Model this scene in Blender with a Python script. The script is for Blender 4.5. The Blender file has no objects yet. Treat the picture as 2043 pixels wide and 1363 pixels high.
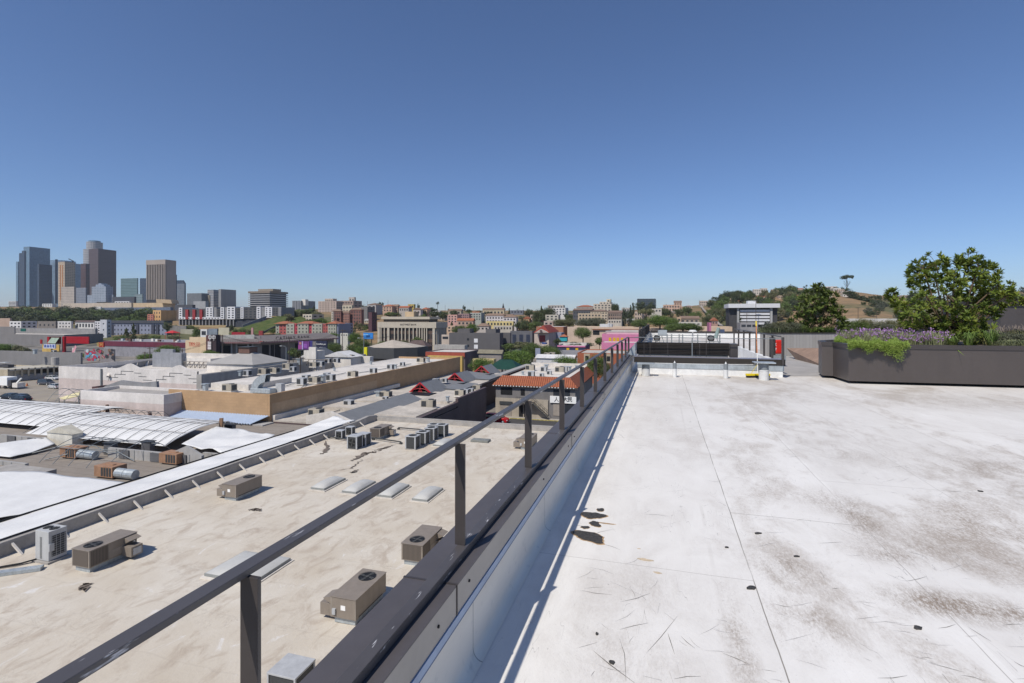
import bpy, bmesh, math, random
from mathutils import Vector, Matrix, noise
random.seed(11)
PI = math.pi
SC = bpy.context.scene
COL = SC.collection
# ---------------------------------------------------------------- camera model
# world axes follow the street grid (+Y runs along the guard rail); street level is z = 0
F = 1021.5; CX = 1021.5; HY = 632.0; VX = 1320.0
TH = math.atan((VX - CX) / F); CT, ST = math.cos(TH), math.sin(TH)
EYE = 20.0
def cw(xc, d):                      # camera-plan coordinates -> world x, y
    return (xc * CT - d * ST, xc * ST + d * CT)
def at(px, d): return cw((px - CX) / F * d, d)
def zy(py, d): return EYE - (py - HY) / F * d
def G(px, py, H):                   # point seen at px, py on the level H metres under the eye
    d = H * F / (py - HY); x, y = at(px, d); return Vector((x, y, EYE - H))
def P(px, py, d): x, y = at(px, d); return Vector((x, y, zy(py, d)))
def dY(px, Y): return Y / ((px - CX) / F * ST + CT)       # depth where column px meets plane y = Y
def dX(px, X): return X / ((px - CX) / F * CT - ST)
def X_at(px, Y): return at(px, dY(px, Y))[0]
def Y_at(px, X): return at(px, dX(px, X))[1]

# ---------------------------------------------------------------- materials
MATS = {}
class N:
    def __init__(s, name):
        s.m = bpy.data.materials.new(name); s.m.use_nodes = True
        s.t = s.m.node_tree; s.n = s.t.nodes; s.l = s.t.links
        s.b = s.n['Principled BSDF']; s.pos = None
    def new(s, t, **k):
        x = s.n.new(t)
        for a, b in k.items(): setattr(x, a, b)
        return x
    def link(s, a, b): s.l.new(a, b)
    def P(s):
        if not s.pos: s.pos = s.new('ShaderNodeNewGeometry').outputs['Position']
        return s.pos
    def obj(s): return s.new('ShaderNodeTexCoord').outputs['Object']
    def noise(s, sc, det=4, vec=None, stretch=None, rough=.6, dist=0):
        v = vec or s.P()
        if stretch:
            mp = s.new('ShaderNodeMapping'); mp.inputs['Scale'].default_value = stretch; s.link(v, mp.inputs[0]); v = mp.outputs[0]
        x = s.new('ShaderNodeTexNoise'); x.inputs['Scale'].default_value = sc; x.inputs['Detail'].default_value = det
        x.inputs['Roughness'].default_value = rough; x.inputs['Distortion'].default_value = dist
        s.link(v, x.inputs['Vector']); return x.outputs['Fac']
    def ramp(s, f, a, b, lo=0., hi=1.):
        x = s.new('ShaderNodeMapRange'); x.inputs[1].default_value = a; x.inputs[2].default_value = b
        x.inputs[3].default_value = lo; x.inputs[4].default_value = hi; x.clamp = True
        s.link(f, x.inputs[0]); return x.outputs[0]
    def math(s, op, a, b=None, c=None):
        x = s.new('ShaderNodeMath', operation=op)
        for i, v in enumerate((a, b, c)):
            if v is None: continue
            if isinstance(v, (int, float)): x.inputs[i].default_value = v
            else: s.link(v, x.inputs[i])
        return x.outputs[0]
    def mix(s, f, a, b, mode='MIX'):
        x = s.new('ShaderNodeMix', data_type='RGBA', blend_type=mode)
        for i, v in ((0, f), (6, a), (7, b)):
            if isinstance(v, (int, float)): x.inputs[i].default_value = v
            elif isinstance(v, (tuple, list)): x.inputs[i].default_value = (*v[:3], 1)
            else: s.link(v, x.inputs[i])
        return x.outputs[2]
    def sep(s, v):
        x = s.new('ShaderNodeSeparateXYZ'); s.link(v, x.inputs[0]); return x.outputs
    def bump(s, h, st=.3, d=.02):
        x = s.new('ShaderNodeBump'); x.inputs['Strength'].default_value = st; x.inputs['Distance'].default_value = d
        s.link(h, x.inputs['Height']); s.link(x.outputs[0], s.b.inputs['Normal'])
    def fin(s, col, rough=.7, metal=0., spec=.5):
        if isinstance(col, tuple): s.b.inputs['Base Color'].default_value = (*col[:3], 1)
        else: s.link(col, s.b.inputs['Base Color'])
        if isinstance(rough, (int, float)): s.b.inputs['Roughness'].default_value = rough
        else: s.link(rough, s.b.inputs['Roughness'])
        s.b.inputs['Metallic'].default_value = metal; s.b.inputs['Specular IOR Level'].default_value = spec
        return s.m
def hexc(h):
    h = h.lstrip('#'); r = [int(h[i:i+2], 16) / 255 for i in (0, 2, 4)]
    return tuple(c / 12.92 if c <= .04045 else ((c + .055) / 1.055) ** 2.4 for c in r)
def mul(c, k): return tuple(min(1, v * k) for v in c)
def M(name, col=(.5, .5, .5), rough=.75, var=.16, sc=.6, metal=0., spec=.35, streak=True):
    """plain weathered surface: two scales of mottling and faint vertical streaks"""
    if name in MATS: return MATS[name]
    if isinstance(col, str): col = hexc(col)
    if col == (.5, .5, .5): print('DEFAULTMAT', name)
    n = N(name)
    a = n.ramp(n.noise(sc, 5), .3, .7, 1 - var, 1 + var * .7)
    b = n.ramp(n.noise(sc * 9, 4), .3, .7, 1 - var * .6, 1 + var * .5)
    f = n.math('MULTIPLY', a, b)
    if streak:
        c = n.ramp(n.noise(sc * 2.2, 3, stretch=(1, 1, .12)), .35, .75, 1.04, 1 - var)
        f = n.math('MULTIPLY', f, c)
    col = n.mix(1.0, col, n_rgb(n, f), 'MULTIPLY')
    MATS[name] = n.fin(col, rough, metal, spec); return MATS[name]
def n_rgb(n, f):
    x = n.new('ShaderNodeCombineColor')
    for i in range(3): n.link(f, x.inputs[i])
    return x.outputs[0]
def FAC(name, wall, glass, sx, sz, fx, fz, ox=0., oz=0., grough=.15, wall2=None, rough=.7):
    """facade: windows cut by arithmetic in metres, so they keep their real size"""
    if name in MATS: return MATS[name]
    n = N(name); p = n.sep(n.P())
    nm = n.new('ShaderNodeNewGeometry').outputs['True Normal']; q = n.sep(nm)
    ax = n.math('GREATER_THAN', n.math('ABSOLUTE', q[0]), .6)
    h = n.math('ADD', n.math('MULTIPLY', ax, p[1]), n.math('MULTIPLY', n.math('SUBTRACT', 1., ax), p[0]))
    fh = n.math('LESS_THAN', n.math('FRACT', n.math('ADD', n.math('DIVIDE', h, sx), 100 + ox)), fx)
    fv = n.math('LESS_THAN', n.math('FRACT', n.math('ADD', n.math('DIVIDE', p[2], sz), 100 + oz)), fz)
    w = n.math('MULTIPLY', n.math('MULTIPLY', fh, fv), n.math('LESS_THAN', n.math('ABSOLUTE', q[2]), .5))
    cell = n.new('ShaderNodeTexWhiteNoise', noise_dimensions='2D'); cc = n.new('ShaderNodeCombineXYZ')
    n.link(n.math('FLOOR', n.math('DIVIDE', h, sx)), cc.inputs[0]); n.link(n.math('FLOOR', n.math('DIVIDE', p[2], sz)), cc.inputs[1])
    n.link(cc.outputs[0], cell.inputs[0])
    g = n.mix(n.ramp(cell.outputs[0], 0, 1, 0, .55), glass, mul(glass, 2.0))
    wl = n.mix(n.ramp(n.noise(.08, 4), .3, .7), mul(wall, .88), mul(wall, 1.08))
    col = n.mix(w, wl, g)
    MATS[name] = n.fin(col, n.ramp(w, 0, 1, rough, grough), 0, .5); return MATS[name]

# ---------------------------------------------------------------- mesh builder
class MB:
    def __init__(s): s.v = []; s.f = []; s.mi = []
    def face(s, pts, m=0):
        i = len(s.v); s.v += [tuple(p) for p in pts]; s.f.append(tuple(range(i, i + len(pts)))); s.mi.append(m)
    def grid(s, rows, m=0, close=False):
        i = len(s.v); w = len(rows[0])
        for r in rows: s.v += [tuple(p) for p in r]
        for a in range(len(rows) - 1):
            for b in range(w if close else w - 1):
                c = (b + 1) % w
                s.f.append((i + a * w + b, i + a * w + c, i + (a + 1) * w + c, i + (a + 1) * w + b)); s.mi.append(m)
    def box(s, x0, x1, y0, y1, z0, z1, m=0):
        i = len(s.v)
        s.v += [(x0,y0,z0),(x1,y0,z0),(x1,y1,z0),(x0,y1,z0),(x0,y0,z1),(x1,y0,z1),(x1,y1,z1),(x0,y1,z1)]
        for f in ((0,3,2,1),(4,5,6,7),(0,1,5,4),(1,2,6,5),(2,3,7,6),(3,0,4,7)): s.f.append(tuple(i + k for k in f)); s.mi.append(m)
        return s
    def obox(s, c, ax, ay, az, hx, hy, hz, m=0):     # oriented box, half sizes
        c = Vector(c); i = len(s.v)
        for dx, dy, dz in ((-1,-1,-1),(1,-1,-1),(1,1,-1),(-1,1,-1),(-1,-1,1),(1,-1,1),(1,1,1),(-1,1,1)):
            s.v.append(tuple(c + ax * hx * dx + ay * hy * dy + az * hz * dz))
        for f in ((0,3,2,1),(4,5,6,7),(0,1,5,4),(1,2,6,5),(2,3,7,6),(3,0,4,7)): s.f.append(tuple(i + k for k in f)); s.mi.append(m)
        return s
    def bar(s, a, b, w, h=None, m=0, up=Vector((0, 0, 1))):
        a, b = Vector(a), Vector(b); h = h or w; d = (b - a); L = d.length
        if L < 1e-6: return s
        d /= L; x = d.cross(up)
        if x.length < 1e-4: x = d.cross(Vector((0, 1, 0)))
        x.normalize(); z = x.cross(d)
        return s.obox((a + b) / 2, x, d, z, w / 2, L / 2, h / 2, m)
    def cyl(s, a, b, r0, r1=None, n=12, m=0, cap=True):
        a, b = Vector(a), Vector(b); r1 = r0 if r1 is None else r1
        d = (b - a).normalized(); x = d.orthogonal().normalized(); y = d.cross(x); i = len(s.v)
        for p, r in ((a, r0), (b, r1)):
            for k in range(n):
                t = 2 * PI * k / n; s.v.append(tuple(p + x * r * math.cos(t) + y * r * math.sin(t)))
        for k in range(n):
            s.f.append((i + k, i + (k + 1) % n, i + n + (k + 1) % n, i + n + k)); s.mi.append(m)
        if cap:
            s.f.append(tuple(i + k for k in reversed(range(n)))); s.mi.append(m)
            s.f.append(tuple(i + n + k for k in range(n))); s.mi.append(m)
        return s
    def tube(s, pts, r, n=6, m=0):
        pts = [Vector(p) for p in pts]; rows = []
        x = None
        for k, p in enumerate(pts):
            d = (pts[min(k + 1, len(pts) - 1)] - pts[max(k - 1, 0)]).normalized()
            x = d.orthogonal().normalized() if x is None else (x - d * x.dot(d)).normalized()
            y = d.cross(x)
            rows.append([p + x * r * math.cos(2 * PI * j / n) + y * r * math.sin(2 * PI * j / n) for j in range(n)])
        s.grid(rows, m, True)
        s.face(list(reversed(rows[0])), m); s.face(rows[-1], m)
        return s
    def prism(s, poly, z0, z1, m=0):                  # ccw polygon
        n = len(poly); i = len(s.v)
        s.v += [(p[0], p[1], z0) for p in poly] + [(p[0], p[1], z1) for p in poly]
        s.f.append(tuple(i + k for k in reversed(range(n)))); s.mi.append(m)
        s.f.append(tuple(i + n + k for k in range(n))); s.mi.append(m)
        for k in range(n):
            j = (k + 1) % n; s.f.append((i + k, i + j, i + n + j, i + n + k)); s.mi.append(m)
        return s
    def ring(s, x0, x1, y0, y1, z0, z1, t, m=0):      # four walls with thickness, mitred
        o = [(x0,y0),(x1,y0),(x1,y1),(x0,y1)]; q = [(x0+t,y0+t),(x1-t,y0+t),(x1-t,y1-t),(x0+t,y1-t)]
        for k in range(4):
            j = (k + 1) % 4
            s.face([(*o[k],z0),(*o[j],z0),(*o[j],z1),(*o[k],z1)], m)
            s.face([(*q[j],z0),(*q[k],z0),(*q[k],z1),(*q[j],z1)], m)
            s.face([(*o[k],z1),(*o[j],z1),(*q[j],z1),(*q[k],z1)], m)
        return s
    def hip(s, x0, x1, y0, y1, z, h, inset=None, m=0):
        w, l = x1 - x0, y1 - y0; k = inset if inset is not None else min(w, l) / 2
        if w <= l: a, b = ((x0 + x1) / 2, y0 + k), ((x0 + x1) / 2, y1 - k)
        else: a, b = (x0 + k, (y0 + y1) / 2), (x1 - k, (y0 + y1) / 2)
        A, B = (*a, z + h), (*b, z + h); c = [(x0,y0,z),(x1,y0,z),(x1,y1,z),(x0,y1,z)]
        s.face(list(reversed(c)), m)
        if w <= l:
            s.face([c[0], c[1], A], m); s.face([c[1], c[2], B, A], m); s.face([c[2], c[3], B], m); s.face([c[3], c[0], A, B], m)
        else:
            s.face([c[0], c[1], B, A], m); s.face([c[1], c[2], B], m); s.face([c[2], c[3], A, B], m); s.face([c[3], c[0], A], m)
        return s
    def build(s, name, mats, parent=None, world=True, smooth=False, bevel=0):
        me = bpy.data.meshes.new(name)
        off = Vector(parent.get('_o', (0, 0, 0))) if (parent is not None and world) else Vector((0, 0, 0))
        me.from_pydata([tuple(Vector(v) - off) for v in s.v] if off.length else s.v, [], s.f)
        if not isinstance(mats, (list, tuple)): mats = [mats]
        for m in mats: me.materials.append(m)
        if len(mats) > 1: me.polygons.foreach_set('material_index', s.mi)
        if smooth: me.polygons.foreach_set('use_smooth', [True] * len(me.polygons))
        me.update()
        o = bpy.data.objects.new(name, me); COL.objects.link(o)
        if parent is not None: o.parent = parent; o['_o'] = tuple(off)
        if bevel:
            md = o.modifiers.new('bevel', 'BEVEL'); md.width = bevel; md.segments = 2; md.limit_method = 'ANGLE'
        return o
def thing(name, label, cat, loc=(0, 0, 0), rz=0., group=None):
    o = bpy.data.objects.new(name, None); COL.objects.link(o); o.location = loc; o.rotation_euler = (0, 0, rz)
    o.empty_display_size = .2; o['_o'] = tuple(loc)
    return tag(o, label, cat, group)
def tag(o, label=None, cat=None, group=None, kind=None):
    if label: o['label'] = label
    if cat: o['category'] = cat
    if group: o['group'] = group
    if kind: o['kind'] = kind
    return o
def struct(o, kind='structure'): o['kind'] = kind; return o
def dup(src, loc, rz=0., label=None, group=None, scale=None):
    r = src.copy(); COL.objects.link(r); r.location = loc; r.rotation_euler = (0, 0, rz)
    if scale: r.scale = scale if isinstance(scale, (tuple, list)) else (scale,) * 3
    if label: r['label'] = label
    if group: r['group'] = group
    for ch in src.children:
        c = ch.copy(); COL.objects.link(c); c.parent = r
        for g in ch.children:
            e = g.copy(); COL.objects.link(e); e.parent = c
    return r
def text_mesh(s, size, depth, name, mat, parent, loc, rot, world=True, spacing=1.0, bold=0.):
    cu = bpy.data.curves.new('t', 'FONT'); cu.body = s; cu.size = size; cu.extrude = depth / 2; cu.offset = bold
    cu.align_x = 'CENTER'; cu.align_y = 'CENTER'; cu.space_character = spacing
    ob = bpy.data.objects.new('t', cu); COL.objects.link(ob)
    dg = bpy.context.evaluated_depsgraph_get(); dg.update()
    me = bpy.data.meshes.new_from_object(ob.evaluated_get(dg)); bpy.data.objects.remove(ob)
    me.materials.clear(); me.materials.append(mat)
    o = bpy.data.objects.new(name, me); COL.objects.link(o)
    o.parent = parent; off = Vector(parent.get('_o', (0, 0, 0))) if world else Vector((0, 0, 0))
    o.location = Vector(loc) - off; o.rotation_euler = rot; return o
RS = (PI / 2, 0, 0)            # text facing -Y
RE = (PI / 2, 0, PI / 2)       # text facing +X
# ================================================================ world, sun, camera
SUN_EL = math.radians(52.0)
SAZ = math.radians(22.6)                 # light travels towards (sin, cos) of this in plan
w = bpy.data.worlds.new("World"); SC.world = w; w.use_nodes = True
nt = w.node_tree; bg = nt.nodes['Background']
sky = nt.nodes.new('ShaderNodeTexSky'); sky.sky_type = 'NISHITA'; sky.sun_disc = False
sky.sun_elevation = SUN_EL
sky.sun_rotation = SAZ + PI             # sun stands opposite to the way the light travels
sky.altitude = 1500; sky.air_density = 1.05; sky.dust_density = .7; sky.ozone_density = 6.5
tn = nt.nodes.new('ShaderNodeMix'); tn.data_type = 'RGBA'; tn.blend_type = 'MULTIPLY'; tn.inputs[0].default_value = 1
tn.inputs[7].default_value = (.955, .955, 1.03, 1); nt.links.new(sky.outputs[0], tn.inputs[6])
nt.links.new(tn.outputs[2], bg.inputs[0]); bg.inputs[1].default_value = 0.11
sun = bpy.data.lights.new('sun', 'SUN'); sun.energy = 4.3; sun.angle = math.radians(.5); sun.color = (1, .94, .85)
so = bpy.data.objects.new('sun', sun); COL.objects.link(so)
ld = Vector((math.sin(SAZ) * math.cos(SUN_EL), math.cos(SAZ) * math.cos(SUN_EL), -math.sin(SUN_EL)))
so.rotation_euler = ld.to_track_quat('-Z', 'Y').to_euler(); so.location = (-30, -60, 90)
cam = bpy.data.cameras.new('camera'); co = bpy.data.objects.new('camera', cam); COL.objects.link(co)
cam.sensor_width = 36; cam.lens = 36 * F / 2043; cam.shift_y = -49.5 / 2043; cam.clip_end = 20000; cam.clip_start = .05
co.location = (0, 0, EYE); co.rotation_euler = (PI / 2, 0, TH); SC.camera = co
SC.view_settings.view_transform = 'Standard'; SC.view_settings.look = 'None'
SC.view_settings.exposure = 0; SC.view_settings.gamma = 1
SC.cycles.max_bounces = 6; SC.cycles.diffuse_bounces = 3; SC.cycles.transparent_max_bounces = 6

# ================================================================ near materials
def roof_white():
    n = N('white_membrane'); p = n.sep(n.P())
    big = n.noise(.55, 6, rough=.65, stretch=(1.3, .55, 1), dist=.6)
    mid = n.noise(2.6, 7, rough=.7, stretch=(1.2, .6, 1), dist=.4)
    fine = n.noise(26, 5, rough=.8, stretch=(1, .45, 1))
    side = n.ramp(p[0], .1, 1.6, .3, 1.25)                          # dirt gathers away from the parapet
    dirt = n.math('MULTIPLY', n.ramp(n.math('ADD', n.math('MULTIPLY', big, .62), n.math('MULTIPLY', mid, .38)), .5, .66), side)
    far = n.ramp(p[1], 6, 15, 0, .5)
    st = None
    for px, py, rx, ry, k in ((1715, 1030, .16, .5, 1.), (1665, 1000, .3, .35, .7), (1560, 1140, .2, .35, 1.), (1590, 1230, .22, .3, .9), (1530, 1120, .16, .2, .6), (1960, 1215, .55, .16, 1.3), (1880, 1095, .5, .3, .8), (1800, 1110, .3, .15, .7), (1470, 1270, .07, .5, .9), (1640, 1180, .4, .25, .45), (1690, 900, .7, .8, .5), (1980, 940, .8, .9, .8), (1480, 920, .3, .6, .5), (1300, 1180, .5, .3, .2), (1280, 780, 1.2, .5, .3), (1860, 800, 2.5, .8, .6), (1600, 800, 2., .6, .35), (1240, 1320, .3, .4, .35)):
        q = G(px, py, 1.71); e = n.math('POWER', n.math('ADD', n.math('POWER', n.math('DIVIDE', n.math('SUBTRACT', p[0], q.x), rx), 2.), n.math('POWER', n.math('DIVIDE', n.math('SUBTRACT', p[1], q.y), ry), 2.)), .5)
        e = n.ramp(e, .2, 1.6, k, 0); st = e if st is None else n.math('MAXIMUM', st, e)
    c = n.mix(n.ramp(mid, .3, .72, 0, 1), (.785, .765, .725), (.69, .665, .625))
    c = n.mix(n.math('MULTIPLY', n.math('MULTIPLY', st, n.ramp(mid, .40, .60, .25, 1)), n.ramp(n.noise(70, 5, rough=.85, stretch=(1, .4, 1)), .38, .60, .12, 1.25)), c, (.27, .215, .165))
    gr = n.noise(130, 3, stretch=(1, .6, 1)); c = n.mix(n.math('MULTIPLY', n.ramp(gr, .6, .75), n.ramp(st, 0, .5, .12, .5)), c, (.2, .18, .16))
    c = n.mix(n.math('MULTIPLY', dirt, n.ramp(n.noise(48, 5, rough=.85, stretch=(1, .5, 1)), .38, .60, .15, 1.15)), c, (.36, .305, .25))
    c = n.mix(n.math('MULTIPLY', far, n.ramp(big, .3, .55)), c, (.50, .45, .39))
    speck = n.math('MULTIPLY', n.ramp(n.noise(60, 2, stretch=(1, .5, 1)), .73, .78), n.ramp(mid, .45, .6))
    c = n.mix(n.math('MULTIPLY', speck, .75), c, (.12, .11, .10))
    # hair scratches: stretched noise iso-lines in two directions
    for rot, sc_ in ((.5, 1.3), (-.9, 1.0), (1.45, 1.6)):
        mp = n.new('ShaderNodeMapping'); mp.inputs['Rotation'].default_value = (0, 0, rot); mp.inputs['Scale'].default_value = (sc_ * 6, sc_ * .7, 1)
        n.link(n.P(), mp.inputs[0]); a = n.noise(1, 3, vec=mp.outputs[0], rough=.5)
        ln = n.ramp(n.math('ABSOLUTE', n.math('SUBTRACT', a, .5)), 0, .0022, 1, 0)
        gate = n.ramp(n.noise(1.4, 3, stretch=(1, 1, rot * 3)), .54, .6)
        c = n.mix(n.math('MULTIPLY', n.math('MULTIPLY', ln, gate), .55), c, (.16, .15, .14))
    sh = n.new('ShaderNodeTexWhiteNoise', noise_dimensions='1D'); n.link(n.math('FLOOR', n.math('DIVIDE', n.math('ADD', p[0], .467), 1.04)), sh.inputs['W'])
    c = n.mix(n.math('MULTIPLY', sh.outputs[0], .16), c, (.46, .43, .39))
    wob = n.math('MULTIPLY', n.math('SUBTRACT', n.noise(1.1, 3), .5), .03)
    xs = n.math('ADD', p[0], wob); ys = n.math('ADD', p[1], wob)
    def seam(c, v, at_, w_, g=None, s=.8, colr=(.20, .18, .15)):
        l = n.ramp(n.math('ABSOLUTE', n.math('SUBTRACT', v, at_)), w_ * .4, w_, 1, 0)
        if g is not None: l = n.math('MULTIPLY', l, g)
        return n.mix(n.math('MULTIPLY', l, s), c, colr)
    brk = n.ramp(n.noise(1.7, 3), .35, .5, .3, 1)
    c = seam(c, xs, .573, .0045, brk, .9); c = seam(c, xs, 1.58, .004, brk, .55)
    for q in (2.62, 3.66, 4.7, 5.75, 6.8, 7.85, 8.9): c = seam(c, xs, q, .005, brk, .35)
    c = seam(c, xs, .34, .02, n.ramp(n.noise(.9, 3), .45, .6, 0, 1), .3, (.5, .47, .43))
    g1 = n.math('MULTIPLY', n.math('GREATER_THAN', p[0], .573), n.math('LESS_THAN', p[0], 1.58))
    c = seam(c, ys, 4.82, .005, g1, .7)
    g2 = n.math('GREATER_THAN', p[0], 1.58)
    for q in (6.03, 9.2, 13.1): c = seam(c, ys, q, .006, g2, .4)
    g3 = n.math('LESS_THAN', p[0], .573)
    for q in (3.62, 7.4, 11.3, 14.9): c = seam(c, ys, q, .004, g3, .45)
    n.bump(n.math('ADD', mid, n.math('MULTIPLY', fine, .15)), .25, .02)
    return n.fin(c, .62, 0, .35)
ROOFW = roof_white()
DARK = M('dark_bronze_paint', (.052, .045, .043), .42, .12, 2.0, 0, .5)
def bronze():
    n = N('scratched_bronze'); a = n.noise(3, 5); b = n.noise(34, 3, stretch=(1.6, .25, 1.6))
    c = n.mix(n.ramp(a, .3, .7), (.064, .059, .062), (.085, .079, .080))
    g = n.math('MULTIPLY', n.ramp(b, .64, .69), n.ramp(n.noise(1.3, 2), .47, .55))
    c = n.mix(n.math('MULTIPLY', g, .75), c, (.62, .62, .64)); return n.fin(c, .45, 0, .5)
RAIL = bronze()
BROWN = M('taupe_coping', (.38, .345, .30), .5, .08, 1.2, 0, .5)
CURBW = M('white_curb', (.74, .74, .72), .6, .12, 1.5)
FLASH = M('galvanised', (.40, .44, .46), .42, .2, 2.5, .25, .5)
PIPEW = M('painted_pipe_white', (.66, .66, .64), .5, .12, 4)
PIPEG = M('pipe_grey', (.20, .22, .23), .5, .12, 4)
FASC = M('brown_fascia', (.036, .031, .026), .55, .12, 2, 0, .35)
BOXB = M('dark_brown_panel', (.020, .016, .013), .6, .12, 2, 0, .3)
BLACK = M('black', (.012, .012, .013), .6, .1, 3)
ROOF_Z = EYE - 1.71
YE = 45.0
# ---------------------------------------------------------------- own building
bz = thing('rooftop_building', 'tall building under the camera with the stained white membrane roof', 'building', (0, 0, 0))
MB().box(-1.10, 36, -9, YE + .6, .02, ROOF_Z - .3).build('wall', M('own_wall', (.3, .29, .28)), bz)
m = MB()
m.box(-.93, 36, -9, YE, ROOF_Z - .3, ROOF_Z); m.build('roof_deck', ROOFW, bz)
# parapet: thing with membrane upstand, flashing, coping
pw = thing('parapet_wall', 'low white parapet with a dark metal coping along the left roof edge', 'parapet wall', (0, 0, ROOF_Z))
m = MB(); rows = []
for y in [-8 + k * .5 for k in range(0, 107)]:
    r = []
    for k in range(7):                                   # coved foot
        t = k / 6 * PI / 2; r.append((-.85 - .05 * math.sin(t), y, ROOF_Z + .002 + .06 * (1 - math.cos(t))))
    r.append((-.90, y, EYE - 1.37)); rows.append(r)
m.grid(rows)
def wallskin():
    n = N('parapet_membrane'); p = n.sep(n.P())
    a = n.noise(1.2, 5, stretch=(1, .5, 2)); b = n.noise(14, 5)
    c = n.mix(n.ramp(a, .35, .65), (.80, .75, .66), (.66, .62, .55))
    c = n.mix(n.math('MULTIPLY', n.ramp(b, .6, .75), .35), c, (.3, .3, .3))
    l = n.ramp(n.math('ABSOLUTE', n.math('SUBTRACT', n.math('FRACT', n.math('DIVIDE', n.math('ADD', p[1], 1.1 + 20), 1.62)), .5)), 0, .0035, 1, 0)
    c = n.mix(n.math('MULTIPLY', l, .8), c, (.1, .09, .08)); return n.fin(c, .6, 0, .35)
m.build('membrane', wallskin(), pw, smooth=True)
MB().box(-1.09, -.905, -9, YE + .5, ROOF_Z - .4, EYE - 1.25).build('core', CURBW, pw)
MB().box(-.905, -.874, -8, YE - .1, EYE - 1.372, EYE - 1.337).build('flashing', M('blue_grey_flashing', (.34, .42, .55), .45, .1, 3), pw)
MB().box(-.905, -.8965, -8, YE - .1, EYE - 1.415, EYE - 1.3725).build('gap_shade_strip', M('dark_blue_strip', (.10, .14, .24), .6, .1, 3), pw)  # dark blue box painted in as the shade of the gap below the flashing
m = MB(); L = 3.05
ys = [2.13 - L * 4 + L * k for k in range(0, 19)]
for a, b in zip(ys, ys[1:]):
    m.box(-1.14, -.88, a + .004, b - .004, EYE - 1.208, EYE - 1.2)
    m.box(-.888, -.88, a + .004, b - .004, EYE - 1.335, EYE - 1.208, 1)
    m.box(-1.14, -1.132, a + .004, b - .004, EYE - 1.40, EYE - 1.208)
m.build('coping', [M('coping_top', (.085, .078, .082), .5, .08, 2, 0, .5), BROWN], pw)
m = MB()
for b in ys[1:]: m.box(-1.143, -.877, b - .006, b + .006, EYE - 1.211, EYE - 1.1975); m.box(-.8795, -.8765, b - .006, b + .006, EYE - 1.335, EYE - 1.2)
m.build('joint_cover', DARK, pw)
for b in ys[1:9]:
    for dy, dz in ((-.2, 1.27), (.15, 1.255), (-1.3, 1.26)):
        MB().cyl((-.880, b + dy, EYE - dz), (-.874, b + dy, EYE - dz), .007, n=8).build('screw', BLACK, pw)
# guard rail
gr = thing('guard_rail', 'dark steel guard rail with flat posts along the left parapet', 'railing', (-1, 1, EYE - 1.2))
MB().box(-1.030, -.985, -6, 16.3, EYE - .645, EYE - .627).build('handrail', RAIL, gr, bevel=.002)
MB().box(-.995, -.940, -6, 16.3, EYE - 1.197, EYE - 1.157).build('base_bar', RAIL, gr, bevel=.002)
for k in range(-1, 12):
    y = 1.04 + 1.381 * k
    MB().box(-1.008, -.954, y - .006, y + .006, EYE - 1.157, EYE - .645).build('post', DARK, gr, bevel=.0015)
MB().bar((-.99, 16.3, EYE - .65), (-.45, 16.3, EYE - .65), .02, .015).build('end_bar', DARK, gr)

# marks on the roof
def blob(c, rx, ry, n=26, sd=1, rz=0.):
    rnd = random.Random(sd); ph = [rnd.uniform(0, 6.3) for _ in range(6)]; out = []
    for k in range(n):
        t = 2 * PI * k / n; q = 1 + sum(.16 / (j * .7 + 1) * math.sin((j + 2) * t + ph[j]) for j in range(5)) + rnd.uniform(-.07, .07)
        x, y = rx * q * math.cos(t), ry * q * math.sin(t)
        out.append((c[0] + x * math.cos(rz) - y * math.sin(rz), c[1] + x * math.sin(rz) + y * math.cos(rz)))
    return out
def tar():
    n = N('tar'); a = n.noise(60, 4); n.bump(a, .9, .01)
    return n.fin(n.mix(n.ramp(a, .3, .7), (.02, .02, .02), (.075, .07, .065)), .7)
TAR = tar(); RUST = M('rust_stain', (.50, .34, .19), .7, .3, 20)
TARL = ['large black tar patch with a jagged edge on the white roof', 'long black tar patch just beyond the largest one', 'small oval black tar patch between the larger ones', 'thin black tar smear farthest of the group by the parapet', 'smallest black tar drip beside the largest patch']
for i, (px, py, a, b, r) in enumerate(((1175, 1071, .115, .085, -.5), (1183, 1029, .085, .075, .1), (1187, 1046, .042, .05, .3), (1198, 1018, .035, .03, 0), (1168, 1053, .03, .025, .5))):
    c = G(px, py, 1.71); pl = blob(c, a, b, 30, i + 3, r)
    o = MB().prism(blob(c, a * 1.13, b * 1.15, 30, i + 3, r), ROOF_Z + .0006, ROOF_Z + .0015).prism(pl, ROOF_Z + .0018, ROOF_Z + .006, 1).build('tar_patch', [RUST, TAR], None)
    tag(o, TARL[i], 'tar patch', 'tar patches on the white roof')
for i, (px, py, a, b, lb) in enumerate(((1205, 1044, .10, .012, 'rusty streak running right from the tar patches'), (1287, 1117, .05, .02, 'pale brown stain blot right of the large tar patch'), (1312, 1143, .03, .012, 'small ochre stain on the white roof in front of the tar patches'), (1275, 1095, .012, .008, 'tiny ochre spot right of the tar patches'))):
    c = G(px, py, 1.71)
    o = MB().prism(blob(c, a, b, 24, i + 40), ROOF_Z + .0004, ROOF_Z + .001).build('roof_stain', [M('stain_soft', (.58, .47, .33), .7, .2, 15) if i else RUST], None); tag(o, lb, 'stain')
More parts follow.
